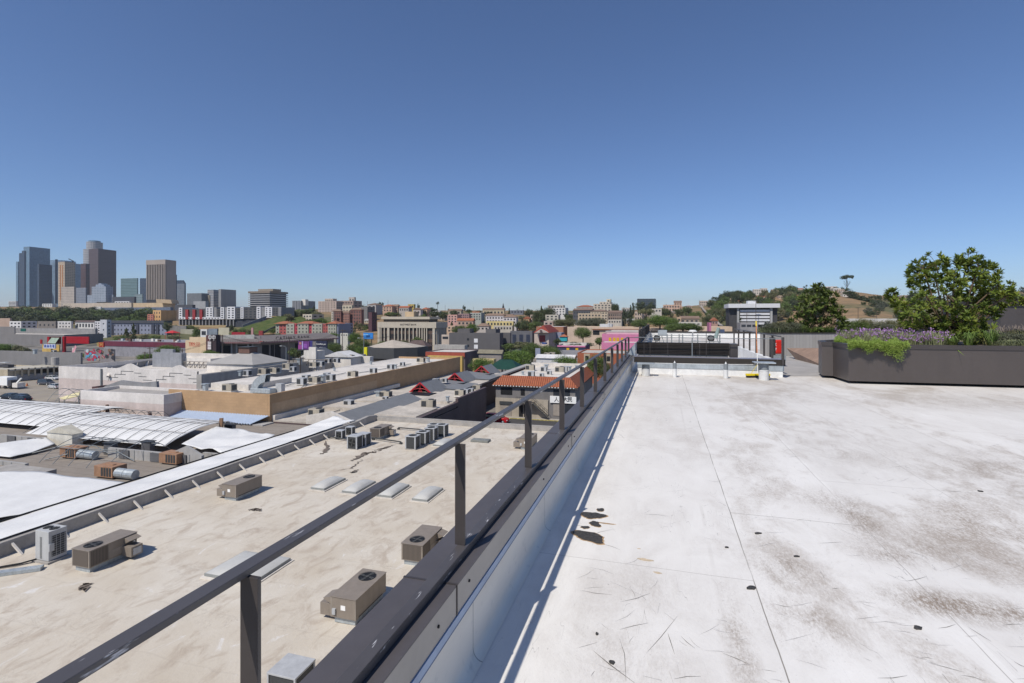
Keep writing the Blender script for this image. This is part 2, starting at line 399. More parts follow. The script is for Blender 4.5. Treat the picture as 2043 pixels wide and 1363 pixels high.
def stroke(m, pts, wd):
    q = [G(x, y, 1.71) for x, y in pts]
    for k in range(len(q) - 1):
        a, b = q[k], q[k + 1]; d = (b - a).normalized(); nn = Vector((-d.y, d.x, 0)) * wd / 2
        a0 = nn * (.15 if k == 0 else 1); b0 = nn * (.2 if k == len(q) - 2 else 1)
        z = Vector((0, 0, .0012)); m.face([a - a0 + z, b - b0 + z, b + b0 + z, a + a0 + z])
m = MB()
for pts, wd in (([(1184, 1299), (1215, 1325), (1266, 1363)], .006), ([(1217, 1160), (1280, 1188)], .004), ([(1280, 1188), (1289, 1198)], .008), ([(1218, 1162), (1270, 1182)], .002),
    ([(1289, 1304), (1318, 1272), (1352, 1229)], .003), ([(1236, 1275), (1246, 1305), (1249, 1360)], .003), ([(1312, 1224), (1316, 1203)], .003), ([(1294, 1204), (1308, 1224)], .003), ([(1326, 1223), (1345, 1238)], .006),
    ([(1332, 1263), (1337, 1278), (1346, 1306)], .004), ([(1283, 1349), (1320, 1358)], .006), ([(1336, 1341), (1343, 1363)], .003), ([(1252, 1178), (1260, 1168)], .002), ([(1281, 1170), (1286, 1183)], .002),
    ([(1265, 888), (1299, 891)], .014), ([(1540, 844), (1565, 847)], .03), ([(1850, 886), (1866, 893)], .02), ([(1215, 966), (1300, 985)], .002), ([(1652, 1193), (1689, 1217)], .003), ([(1480, 968), (1530, 1010)], .002),
    ([(1497, 1208), (1506, 1223)], .003), ([(1710, 1283), (1740, 1293)], .002), ([(1903, 1025), (1917, 1034)], .002), ([(1880, 1345), (1895, 1363)], .008), ([(1281, 1168), (1283, 1190)], .002), ([(1250, 1254), (1256, 1280)], .002),
    ([(1273, 1265), (1276, 1250)], .002), ([(1288, 1230), (1291, 1240)], .002), ([(1620, 1005), (1700, 1020)], .003), ([(1700, 1065), (1735, 1090)], .003), ([(1990, 1300), (2030, 1340)], .004), ([(1800, 1040), (1830, 1066)], .003)):
    stroke(m, pts, wd)
rnd = random.Random(31)
for k in range(190):
    px, py = rnd.uniform(1130, 2043), 770 + 590 * rnd.random() ** 1.2; s_ = (py - 632) / 12 * rnd.uniform(.15, .8); a_ = rnd.uniform(-.5, .9) if px > 1400 else rnd.uniform(-1.3, 1.3); c_ = rnd.uniform(-.2, .2)
    stroke(m, [(px, py), (px + s_ * math.cos(a_), py + s_ * math.sin(a_) * .5), (px + 2 * s_ * math.cos(a_ + c_), py + 2 * s_ * math.sin(a_ + c_) * .5)], rnd.choice((.0012, .0015, .002, .004)))
o = m.build('scuff_marks', M('scuff', (.17, .16, .15), .7, .3, 20), None); tag(o, 'thin dark scuffs and scratches across the white roof', 'scuff marks', kind='stuff')
dl = ['curled black debris scrap right of the long roof seam', 'round black debris dot beside the long seam', 'crumbled black debris at the seam in the foreground', 'small black debris scrap between the two seams', 'ragged black debris at the lower right of the roof', 'black debris lump far right on the roof', 'black debris crumb beside the near scuff line', 'tiny black dot debris by the tar patches']
for i, (px, py, a, b) in enumerate(((1512, 1065, .03, .012), (1450, 1093, .012, .01), (1499, 1174, .028, .02), (1589, 1111, .018, .01), (1831, 1254, .024, .014), (1956, 981, .02, .018), (1221, 1323, .012, .013), (1191, 1266, .008, .008))):
    c = G(px, py, 1.71); o = MB().prism(blob(c, a, b, 14, i + 70, .3), ROOF_Z + .0005, ROOF_Z + .008).build('debris', TAR, None); tag(o, dl[i], 'debris', 'bits of debris on the white roof')

# ---------------------------------------------------------------- raised curb with fascia across the roof
YC = 15.95
cb = thing('roof_curb', 'white raised curb with brown metal fascia crossing the roof', 'curb', (-.66, YC, ROOF_Z))
MB().box(-.70, 3.27, YC, YC + .25, ROOF_Z - .01, ROOF_Z + .175).build('base', CURBW, cb)
MB().box(-.70, 3.30, YC - .015, YC + .25, ROOF_Z + .178, ROOF_Z + .33).build('flashing', FLASH, cb)
MB().box(-.80, 3.33, YC - .03, YC + .30, ROOF_Z + .333, ROOF_Z + .50).build('fascia', FASC, cb, bevel=.004)
m = MB(); m.box(-.80, 3.33, YC - .03, 16.3, ROOF_Z + .503, ROOF_Z + .51); m.build('cap', M('cap_lavender', (.22, .22, .27), .4, .08, 3, 0, .5), cb)
m = MB(); m.face([(-1.02, 16.2, ROOF_Z + .52), (-.78, 16.2, ROOF_Z + .52), (-.78, 16.2, ROOF_Z + .92)]); m.face([(-1.02, 16.3, ROOF_Z + .52), (-.78, 16.3, ROOF_Z + .92), (-.78, 16.3, ROOF_Z + .52)])
m.face([(-1.02, 16.2, ROOF_Z + .52), (-.78, 16.2, ROOF_Z + .92), (-.78, 16.3, ROOF_Z + .92), (-1.02, 16.3, ROOF_Z + .52)])
m.build('gusset', FLASH, cb)
# long brown louvred box
lb = thing('louvre_box', 'long dark brown metal box standing on the white curb', 'metal box', (-.75, 16.4, ROOF_Z + .51))
MB().box(-.74, 1.95, 16.42, 16.75, ROOF_Z + .55, ROOF_Z + .91).build('body', BOXB, lb, bevel=.004)
MB().box(-.70, 1.90, 16.45, 16.72, ROOF_Z + .40, ROOF_Z + .548).build('plinth', BROWN, lb)
m = MB()
for k in range(7): m.box(-.74, 1.90, 16.405, 16.418, ROOF_Z + .575 + k * .045, ROOF_Z + .58 + k * .045)
for x in (-.74, .18, 1.10, 1.93): m.box(x - .008, x + .012, 16.40, 16.418, ROOF_Z + .56, ROOF_Z + .90)
m.build('louvre', DARK, lb)
MB().box(1.95, 2.16, 16.36, 16.8, ROOF_Z + .50, ROOF_Z + .90).build('end_post', DARK, lb)
# vent pipes
def vent(px, pyb, d0, h, r, lab, cap):
    x, y = at(px, d0); t = thing('vent_pipe', lab, 'vent pipe', (x, y, ROOF_Z), 0, 'vent pipes before the curb')
    MB().cyl((x, y, ROOF_Z), (x, y, ROOF_Z + h * .55), r, n=20).build('sleeve', PIPEW, t, smooth=False)
    MB().cyl((x, y, ROOF_Z + h * .55), (x, y, ROOF_Z + h * .59), r * 1.06, n=20).build('collar', CURBW, t)
    MB().cyl((x, y, ROOF_Z + h * .59), (x, y, ROOF_Z + h), r * .94, n=20).build('pipe', PIPEG, t)
    if cap == 1: MB().box(x - r * 2.1, x + r * 2.1, y - r * 1.6, y + r * 1.6, ROOF_Z + h, ROOF_Z + h + .03).build('cap', FLASH, t, bevel=.004)
    else: MB().cyl((x, y, ROOF_Z + h), (x, y, ROOF_Z + h + .06), r * .5, r * .1, n=10).build('cap', PIPEW, t)
    MB().prism(blob((x, y), r * 2.2, r * 1.6, 20, int(px)), ROOF_Z + .0006, ROOF_Z + .0014).build('dirt_ring', M('dirt_ring', (.50, .46, .41), .8, .2, 9), t)
def dfloor(py): return 1.71 * F / (py - HY)
vent(1288.5, 750, dfloor(750), .345, .115, 'wide vent pipe with flat cap at the left end of the curb', 1)
vent(1346, 752, dfloor(752.5), .40, .058, 'slim vent pipe second from the left before the curb', 0)
vent(1448, 755, dfloor(755), .40, .062, 'slim vent pipe nearest the yellow broom', 0)
vent(1524, 759, dfloor(758.5), .46, .125, 'widest vent pipe standing before the yellow broom head', 1)
a = Vector((*at(1288, 15.0), ROOF_Z + .36)); b = Vector((*at(1524, 13.9), ROOF_Z + .41)); mid = [a.lerp(b, k / 8) - Vector((0, 0, .012 * math.sin(PI * k / 8))) for k in range(9)]
o = MB().tube(mid, .008, 6).build('conduit', PIPEW, None); tag(o, 'thin white conduit strung between the vent pipes', 'conduit')
# push broom leaning on the fascia
br = thing('push_broom', 'yellow push broom with an orange handle leaning on the curb', 'broom', (*at(1507, 14.45), ROOF_Z))
hx, hy = at(1512, 14.35); ax = Vector((CT, ST, 0))
MB().obox((hx, hy, ROOF_Z + .085), ax, Vector((-ST, CT, 0)), Vector((0, 0, 1)), .33, .045, .028).build('head', M('yellow', (.72, .55, .02), .5, .1, 5), br, bevel=.008)
MB().obox((hx, hy, ROOF_Z + .032), ax, Vector((-ST, CT, 0)), Vector((0, 0, 1)), .32, .035, .024).build('bristles', BLACK, br)
A = Vector((hx, hy, ROOF_Z + .11)); T = Vector((*at(1508.5, 15.1), zy(641, 15.1)))
mm = A.lerp(T, .38); m2 = A.lerp(T, .90)
MB().cyl(A, mm, .012, n=8).build('lower_handle', PIPEW, br); MB().cyl(mm, m2, .0125, n=8).build('handle', M('orange_handle', (.50, .17, .05), .45, .1, 5), br)
MB().cyl(m2, T, .018, n=8).build('grip', M('yellow', (.72, .55, .02)), br)
MB().bar(A + ax * -.20 + Vector((0, 0, -.01)), mm.lerp(A, .55), .008).build('brace', M('yellow', (.72, .55, .02)), br)
# railing of thin pipe on the curb
pr = thing('pipe_rail', 'thin grey pipe railing in front of the brown box', 'railing', (-.5, 16, ROOF_Z + .5))
MB().bar((-.80, 16.15, EYE - .63), (3.2, 16.15, EYE - .63), .018).build('top_rail', PIPEG, pr)
for px, r in ((1285, .008), (1297, .008), (1381, .016), (1409, .008)):
    x = X_at(px, 16.15); MB().cyl((x, 16.15, ROOF_Z + .5), (x, 16.15, EYE - (.63 if r > .01 else .42)), r, n=8).build('post', PIPEG if r > .01 else DARK, pr)
# dark flat-bar railing along the walkway
sr = thing('guard_rail', 'dark flat bar railing running away from the right end of the curb', 'railing', (3.2, 16, ROOF_Z + .5))
MB().bar((3.22, 16.0, EYE - .56), (3.22, 25.5, EYE - .56), .05, .03).build('handrail', RAIL, sr)
for k, px in enumerate((1562, 1541, 1524.5, 1508.8, 1495.7, 1484, 1473.5, 1464.5)):
    y = Y_at(px, 3.22); MB().box(3.19, 3.25, y - .03 if k == 0 else y - .008, y + .05 if k == 0 else y + .012, ROOF_Z + .38, EYE - .57).build('post', DARK, sr)
MB().box(3.15, 3.30, 16.28, 25.5, ROOF_Z, ROOF_Z + .42).build('base_curb', CURBW, sr)
# red hose cabinet behind the railing
x, y = at(1552, 17.5)
fc = thing('extinguisher_cabinet', 'red fire cabinet with white lettering in a dark frame behind the railing', 'fire cabinet', (x, y, ROOF_Z))
MB().obox((x, y, ROOF_Z + .68), ax, Vector((-ST, CT, 0)), Vector((0, 0, 1)), .13, .08, .24).build('door', M('signal_red', (.62, .03, .02), .35, .08, 5), fc, bevel=.05)
MB().obox((x - .19 * CT, y - .19 * ST, ROOF_Z + .66), ax, Vector((-ST, CT, 0)), Vector((0, 0, 1)), .055, .1, .34).build('frame', DARK, fc)
MB().obox((x, y + .02, ROOF_Z + .30), ax, Vector((-ST, CT, 0)), Vector((0, 0, 1)), .22, .12, .10).build('base', FLASH, fc)
WHT = M('sign_white', (.8, .8, .78), .5, .05, 5)
for s_, dz in (('DO', .76), ('NC', .60)):
    text_mesh(s_, .13, .004, 'lettering', WHT, fc, (x + .084 * ST - .03, y - .084 * CT, ROOF_Z + dz), (PI / 2, 0, TH))
# ---------------------------------------------------------------- far part of our roof
fp = thing('parapet_wall', 'far white parapet with dark coping closing the roof end', 'parapet wall', (0, YE, ROOF_Z))
MB().box(-.9, 10.2, YE - .3, YE, ROOF_Z - .01, EYE - 1.33).build('upstand', CURBW, fp)
MB().box(-.95, 10.2, YE - .34, YE + .05, EYE - 1.33, EYE - 1.2).build('coping', FASC, fp)
sp = thing('screen_panel', 'tall dark slatted screen standing on the far left parapet', 'screen', (-1, 24, ROOF_Z))
MB().box(-1.0, -.96, 23.8, 43.6, EYE - 1.19, EYE - .60).build('panel', FASC, sp)
m = MB()
for k in range(34): m.box(-.955, -.94, 24 + k * .58, 24.03 + k * .58, EYE - 1.18, EYE - .61)
m.build('slats', DARK, sp)['kind'] = 'stuff'
hr = thing('pipe_rail', 'light grey double pipe rail far behind the brown box', 'railing', (0, 30, ROOF_Z))
for t_ in (1.04, 1.36): MB().bar((-.9, 30, EYE - t_), (3.1, 30, EYE - t_), .035).build('rail', PIPEG, hr)
for px in (1331, 1340, 1355, 1362, 1392, 1436):
    x = X_at(px, 30); MB().box(x - .03, x + .03, 29.97, 30.03, ROOF_Z, EYE - .98).build('post', PIPEG, hr)
GRLH = M('hub_grey', (.09, .09, .09))
def mech(px, d, lab, kind):
    x, y = at(px, d); t = thing('rooftop_machine', lab, 'machine', (x, y, ROOF_Z), 0, None)
    MB().box(x - .25, x + .25, y - .2, y + .2, ROOF_Z, ROOF_Z + .12).build('base', FLASH, t)
    MB().cyl((x - .16, y - .12, ROOF_Z + .40), (x - .16, y + .3, ROOF_Z + .40), .2, n=18).build('blower', BLACK, t)
    MB().cyl((x - .16, y - .14, ROOF_Z + .40), (x - .16, y - .12, ROOF_Z + .40), .13, n=14).build('hub', GRLH, t)
    for q in (-.3, .0, .3): MB().bar((x + q, y - .1, ROOF_Z), (x + q * .4, y, ROOF_Z + .55), .03).build('leg', PIPEG, t)
    if kind: 
        MB().cyl((x + .1, y, ROOF_Z + .4), (x + .28, y, ROOF_Z + 1.05), .12, .09, n=12).build('arm', M('sage', (.25, .33, .31), .5), t)
        MB().box(x + .35, x + .6, y - .1, y + .1, ROOF_Z + .75, ROOF_Z + .95).build('motor', M('dark_blue', (.06, .08, .14), .4), t)
    else: MB().box(x - .1, x + .42, y - .15, y + .2, ROOF_Z + .55, ROOF_Z + .9).build('duct', FLASH, t)
mech(1316, 31, 'round black blower on legs behind the left end of the brown box', 0)
mech(1424, 31, 'black blower with a sage green arm behind the middle of the brown box', 1)
x, y = at(1382, 36); o = MB().cyl((x, y, ROOF_Z), (x, y, ROOF_Z + .72), .05, n=10).cyl((x, y, ROOF_Z + .66), (x, y, ROOF_Z + .78), .3, .2, n=16).build('roof_vent', PIPEW, None); tag(o, 'white mushroom roof vent beyond the brown box', 'roof vent')

# ---------------------------------------------------------------- deck, wall, bench and planters on the right
PAV = M('deck_pavers', (.36, .345, .33), .8, .1, 1.3)
m = MB(); q = [cw(7.8, 14.62), cw(12.5, 14.9), cw(20, 22.3), cw(7.2, 22.3), cw(6.0, 19)]
x0, y0 = 3.35, 16.3
m.prism([cw(7.75, 14.75), cw(9.4, 14.62), cw(13, 15.2), cw(24, 22.1), cw(10.9, 22.1)], ROOF_Z + .003, ROOF_Z + .010)
struct(m.build('paving', PAV, None))
A2, B2 = cw(10.85, 22.1), cw(30, 22.35)
gw = thing('planter_wall', 'long grey beige wall of narrow vertical boards behind the bench', 'wall', (*A2, ROOF_Z))
ux = (Vector((*B2, 0)) - Vector((*A2, 0))).normalized(); uy = Vector((-ux.y, ux.x, 0)); LW = (Vector((*B2, 0)) - Vector((*A2, 0))).length
cen = Vector((*A2, 0)) + ux * LW / 2
def siding():
    n = N('vertical_siding'); o_ = n.new('ShaderNodeVectorMath', operation='DOT_PRODUCT'); n.link(n.P(), o_.inputs[0]); o_.inputs[1].default_value = tuple(ux)
    f = n.math('FRACT', n.math('DIVIDE', n.math('ADD', o_.outputs['Value'], 50.), .14))
    g = n.ramp(f, 0, .09, 0, 1); cell = n.new('ShaderNodeTexWhiteNoise', noise_dimensions='1D'); n.link(n.math('FLOOR', n.math('DIVIDE', n.math('ADD', o_.outputs['Value'], 50.), .14)), cell.inputs['W'])
    c = n.mix(cell.outputs[0], (.30, .285, .265), (.35, .335, .315)); c = n.mix(g, (.17, .16, .15), c)
    n.bump(g, .5, .01); return n.fin(c, .6)
MB().obox(cen + uy * .15 + Vector((0, 0, ROOF_Z + .49)), ux, uy, Vector((0, 0, 1)), LW / 2, .14, .49).build('boards', siding(), gw)
MB().obox(cen + uy * .15 + Vector((0, 0, ROOF_Z + 1.00)), ux, uy, Vector((0, 0, 1)), LW / 2 + .02, .17, .018).build('cap', FASC, gw)
PB = M('planter_bronze', (.074, .062, .057), .38, .06, 1.5, 0, .5)
PB2 = M('planter_trim', (.052, .044, .042), .35, .06, 2, 0, .5)
pts = [cw((1640 - CX) / F * 14.3, 14.3), cw((1662 - CX) / F * 14.15, 14.15), cw((1693 - CX) / F * 13.07, 13.07), cw((2043 - CX) / F * 12.2, 12.2), cw((2350 - CX) / F * 11.6, 11.6), cw((2350 - CX) / F * 17, 17), cw((1740 - CX) / F * 17.5, 17.5), cw((1633 - CX) / F * 15.1, 15.1)]
pl = thing('planter', 'long dark bronze metal planter box full of shrubs and flowers', 'planter', (*pts[2], ROOF_Z))
def offs(ps, r):
    n = len(ps); out = []
    for k in range(n):
        a, b, c = Vector(ps[k - 1]), Vector(ps[k]), Vector(ps[(k + 1) % n]); d1 = (b - a).normalized(); d2 = (c - b).normalized()
        n1 = Vector((d1.y, -d1.x)); n2 = Vector((d2.y, -d2.x)); bi = (n1 + n2).normalized(); out.append(tuple(b + bi * r / max(.3, bi.dot(n1))))
    return out
PT = EYE - .70
def shell(m, o, i, z0, z1):
    n = len(o)
    for k in range(n):
        j = (k + 1) % n
        m.face([(*o[k], z0), (*o[j], z0), (*o[j], z1), (*o[k], z1)]); m.face([(*i[j], z0), (*i[k], z0), (*i[k], z1), (*i[j], z1)]); m.face([(*o[k], z1), (*o[j], z1), (*i[j], z1), (*i[k], z1)])
        m.face([(*o[j], z0), (*o[k], z0), (*i[k], z0), (*i[j], z0)])
m = MB(); shell(m, pts, offs(pts, -.12), ROOF_Z + .07, PT - .11); m.build('body', PB, pl)
m = MB(); shell(m, offs(pts, .02), offs(pts, -.14), PT - .108, PT); m.build('rim', PB2, pl)
MB().prism(offs(pts, -.30), ROOF_Z, ROOF_Z + .068).build('plinth', BLACK, pl)
def soilm():
    n = N('soil'); a = n.noise(40, 4); n.bump(a, .8, .03); return n.fin(n.mix(n.ramp(a, .3, .7), (.16, .11, .07), (.34, .25, .17)), .9)
MB().prism(offs(pts, -.125), PT - .16, PT - .06).build('soil', soilm(), pl)
for k in range(1, 5):                                    # panel joints along the long face
    a = Vector(pts[2]).lerp(Vector(pts[4]), k * .24)
# bench
q = [P(1589, 697, 20.6), P(1662, 697, 18.6), P(1662, 735, 16.9), P(1599, 718.5, 20.0)]
bn = thing('bench', 'brown slatted timber bench with a sloping back beside the planter', 'bench', (q[3].x, q[3].y, ROOF_Z))
WD = M('deck_wood', (.30, .205, .15), .6, .2, 3)
bk = Vector((-ST, CT, 0)) * .5
for k in range(6):
    f0, f1 = k / 6 + .012, (k + 1) / 6 - .012
    a, b, c, d = q[0].lerp(q[3], f0), q[1].lerp(q[2], f0), q[1].lerp(q[2], f1), q[0].lerp(q[3], f1)
    mm_ = MB(); mm_.face([d, c, b, a]); mm_.face([a + bk * .1, b + bk * .1, c + bk * .1, d + bk * .1]); mm_.face([a, b, b + bk * .1, a + bk * .1]); mm_.face([d, a, a + bk * .1, d + bk * .1])
    mm_.build('slat', WD, bn)
m = MB(); e = [v + bk * .12 for v in q]; m.face([e[3], e[2], e[1], e[0]]); m.face([e[0], e[1], e[1] + bk * 1.4, e[0] + bk * 1.4]); m.face([e[0], e[0] + bk * 1.4, e[3] + bk * .7, e[3]]); m.face([e[0] + bk * 1.4, e[1] + bk * 1.4, e[2] + bk * .7, e[3] + bk * .7]); m.build('frame', WD, bn)
# stair penthouse at the far right
A3 = at(1996, 27)
ph = thing('penthouse', 'dark grey brown rooftop stair housing at the right edge', 'penthouse', (*A3, ROOF_Z))
MB().box(A3[0], A3[0] + 9, A3[1], A3[1] + 6, ROOF_Z, EYE + .65).build('wall', M('penthouse_wall', (.065, .058, .058), .55, .08, .8), ph)
MB().box(A3[0] - .15, A3[0] + 9.1, A3[1] - .15, A3[1] + 6.1, EYE + .653, EYE + .95).build('fascia', FASC, ph)
MB().box(A3[0] + 1.6, A3[0] + 3.2, A3[1] - .05, A3[1] - .003, ROOF_Z + .2, EYE + .1).build('door', M('door_grey', (.18, .17, .165), .5), ph)
MB().box(A3[0] + 1.2, A3[0] + 1.55, A3[1] - .12, A3[1] - .003, ROOF_Z, EYE + .65).build('post', DARK, ph)
# ================================================================ generic buildings
WW = M('white_wall', (.67, .63, .59), .8, .12, .3)
WIN = M('window_glass', (.035, .04, .05), .12, .2, .5, 0, .6)
WINL = M('window_light', (.30, .33, .36), .2, .2, .5, 0, .6)
GRAVEL = M('grey_roofing', (.33, .31, .29), .9, .14, .5, streak=False)
WROOF = M('white_roofing', (.60, .56, .505), .8, .2, .25, streak=False)
_WM = {}
def panes(root, face, x0, x1, y0, y1, z0, z1, nx, nz, fw=.5, fh=.5, mat=None, name='window', arch=False, every=None):
    """nx * nz window panes standing 3 cm proud of a facade; each one is a part"""
    mat = mat or WIN; L = (x1 - x0) if face == 'S' else (y1 - y0); cwid, ch = L / nx, (z1 - z0) / nz; w_, h_ = cwid * fw, ch * fh
    key = (face, round(w_, 3), round(h_, 3), mat.name, name)
    if key not in _WM:
        m = MB()
        if face == 'S': m.box(-w_ / 2, w_ / 2, -.05, .02, -h_ / 2, h_ / 2)
        elif face == 'E': m.box(-.02, .05, -w_ / 2, w_ / 2, -h_ / 2, h_ / 2)
        else: m.box(-.05, .02, -w_ / 2, w_ / 2, -h_ / 2, h_ / 2)
        me = bpy.data.meshes.new(name); me.from_pydata(m.v, [], m.f); me.materials.append(mat); _WM[key] = me
    off = Vector(root['_o'])
    for i in range(nx):
        for j in range(nz):
            if every and not every(i, j): continue
            o = bpy.data.objects.new(name, _WM[key]); COL.objects.link(o); o.parent = root
            t = (i + .5) * cwid; z = z0 + (j + .5) * ch
            p = Vector((x0 + t, y0, z)) if face == 'S' else Vector((x1, y0 + t, z)) if face == 'E' else Vector((x0, y0 + t, z))
            o.location = p - off
def bldg(name, label, cat, X, Y, Z, wall, roof=None, par=.5, kind='flat', rh=2., rmat=None, S=None, E=None, W=None, group=None, th=.3, ov=.4):
    x0, x1 = X; y0, y1 = Y; z0, z1 = Z
    r = thing(name, label, cat, (x0, y0, z0), 0, group)
    wm = M(wall, wall) if isinstance(wall, str) else wall
    if kind == 'flat':
        MB().ring(x0, x1, y0, y1, z0, z1, th).build('wall', wm, r)
        MB().box(x0 + th + .001, x1 - th - .001, y0 + th + .001, y1 - th - .001, z1 - par - .2, z1 - par).build('roof', roof or WROOF, r)
    else:
        MB().box(x0, x1, y0, y1, z0, z1).build('wall', wm, r)
        rm = rmat or M('clay_tile', (.36, .13, .07), .8, .25, 1.2)
        m = MB()
        if kind == 'hip': m.hip(x0 - ov, x1 + ov, y0 - ov, y1 + ov, z1 + .003, rh)
        elif kind == 'gabx':                                      # ridge along x
            a, b, c = (y0 - ov), (y1 + ov), (y0 + y1) / 2
            m.face([(x0 - ov, a, z1), (x1 + ov, a, z1), (x1 + ov, c, z1 + rh), (x0 - ov, c, z1 + rh)]); m.face([(x1 + ov, b, z1), (x0 - ov, b, z1), (x0 - ov, c, z1 + rh), (x1 + ov, c, z1 + rh)])
            m.face([(x1 + ov, a, z1), (x1 + ov, b, z1), (x1 + ov, c, z1 + rh)]); m.face([(x0 - ov, b, z1), (x0 - ov, a, z1), (x0 - ov, c, z1 + rh)])
        else:
            a, b, c = (x0 - ov), (x1 + ov), (x0 + x1) / 2
            m.face([(a, y0 - ov, z1), (b, y0 - ov, z1), (c, y0 - ov, z1 + rh)]); m.face([(b, y1 + ov, z1), (a, y1 + ov, z1), (c, y1 + ov, z1 + rh)])
            m.face([(b, y0 - ov, z1), (b, y1 + ov, z1), (c, y1 + ov, z1 + rh), (c, y0 - ov, z1 + rh)]); m.face([(a, y1 + ov, z1), (a, y0 - ov, z1), (c, y0 - ov, z1 + rh), (c, y1 + ov, z1 + rh)])
        m.build('roof', rm, r)
    for face, sp in (('S', S), ('E', E), ('W', W)):
        if sp:
            nx, nz = sp[:2]; fw = sp[2] if len(sp) > 2 else .5; fh = sp[3] if len(sp) > 3 else .5
            lo = sp[4] if len(sp) > 4 else .1; hi = sp[5] if len(sp) > 5 else .95; mt = sp[6] if len(sp) > 6 else None
            H = z1 - z0; mg = .03
            dx, dy = (x1 - x0) * mg, (y1 - y0) * mg
            panes(r, face, *((x0 + dx, x1 - dx, y0, y1) if face == 'S' else (x0, x1, y0 + dy, y1 - dy)), z0 + H * lo, z0 + H * hi, nx, nz, fw, fh, mt)
    return r
def solve(xl, xc, xr, yt, d=None, t=None):
    """grid-aligned block whose near right corner is seen at xc, yt; xl / xr are the ends of its two visible faces"""
    if t is not None: d = t * F / (yt - HY)
    x, y = at(xc, d); zt = zy(yt, d)
    x0 = X_at(xl, y) if xl is not None else x - 8
    y1 = Y_at(xr, x) if (xr is not None and xr < VX - 6 and x < -1) else y + 12
    y1 = min(y1, y + 90)
    return (x0, x), (y, y1), zt

# ================================================================ the neighbour's pale roof
NZ = EYE - 13
def tanroof():
    n = N('cream_roof_coating'); p = n.sep(n.P())
    a = n.noise(.22, 6, stretch=(1, .8, 1), rough=.62, dist=.5); b = n.noise(.85, 7, rough=.66, dist=.7, stretch=(1.3, .65, 1)); c_ = n.noise(7, 5, rough=.7)
    c = n.mix(n.ramp(a, .33, .66), (.50, .44, .355), (.60, .555, .48))
    c = n.mix(n.ramp(b, .50, .66, 0, .8), c, (.41, .345, .275)); c = n.mix(n.ramp(b, .37, .30, 0, .85), c, (.66, .64, .61))
    c = n.mix(n.ramp(c_, .58, .74, 0, .35), c, (.40, .34, .28))
    f = n.noise(.75, 7, rough=.72, dist=1.1, stretch=(1, 1, 1))
    ln = n.math('MULTIPLY', n.ramp(n.math('ABSOLUTE', n.math('SUBTRACT', f, .5)), 0, .006, 1, 0), n.ramp(n.noise(.3, 2), .5, .6))
    c = n.mix(n.math('MULTIPLY', ln, .7), c, (.22, .18, .15))
    l = n.ramp(n.math('ABSOLUTE', n.math('SUBTRACT', n.math('FRACT', n.math('DIVIDE', n.math('ADD', n.math('ADD', p[1], 50.), n.math('MULTIPLY', b, .5)), 2.9)), .5)), 0, .02, 1, 0)
    c = n.mix(n.math('MULTIPLY', l, .16), c, (.3, .26, .22))
    n.bump(n.math('ADD', b, n.math('MULTIPLY', c_, .3)), .5, .06); return n.fin(c, .8, 0, .25)
TANR = tanroof()
CONC = M('parapet_concrete', (.36, .34, .315), .85, .16, .6)
nb = thing('store_building', 'large low building with a cream coated roof left of the guard rail', 'building', (-34.5, -12, 0))
MB().box(-34.9, -1.3, -12, 57.3, .02, NZ - .25).build('wall', M('store_wall', (.34, .30, .28)), nb)
def wavy(x, y): return .035 * noise.noise(Vector((x * .35, y * .35, 0))) + .012 * noise.noise(Vector((x * 1.7, y * 1.7, 3)))
m = MB(); m.grid([[(-34.3 + 33.05 * i / 80, -10 + 67 * j / 150, NZ + wavy(-34 + 33 * i / 80, -10 + 67 * j / 150)) for i in range(81)] for j in range(151)])
m.build('roof', TANR, nb, smooth=True)
m = MB()
ysg = [-12, 17.6, 17.7, 42, 42.1, 52.5, 55.2, 56.9]; tt = [12.75, 12.75, 12.25, 12.25, 12.3, 12.3, 12.15, 12.35]
m.grid([[(-34.25, y, NZ - .2), (-34.28, y, EYE - t - .05), (-34.30, y, EYE - t), (-34.72, y, EYE - t), (-34.75, y, NZ - .9)] for y, t in zip(ysg, tt)])
m.box(-34.9, -1.4, 56.95, 57.3, NZ - .3, NZ + .55); m.box(-34.9, -1.4, 56.7, 56.949, NZ - .1, NZ + .38)
m.build('parapet', CONC, nb)
for k in range(-3, 16):
    y = 19.3 + 2.25 * k
    if 17.2 < y < 18.3: continue
    MB().bar((-34.26, y, NZ + .55), (-33.55, y + .06, NZ - .02), .10, .10).build('brace', WROOF, nb)

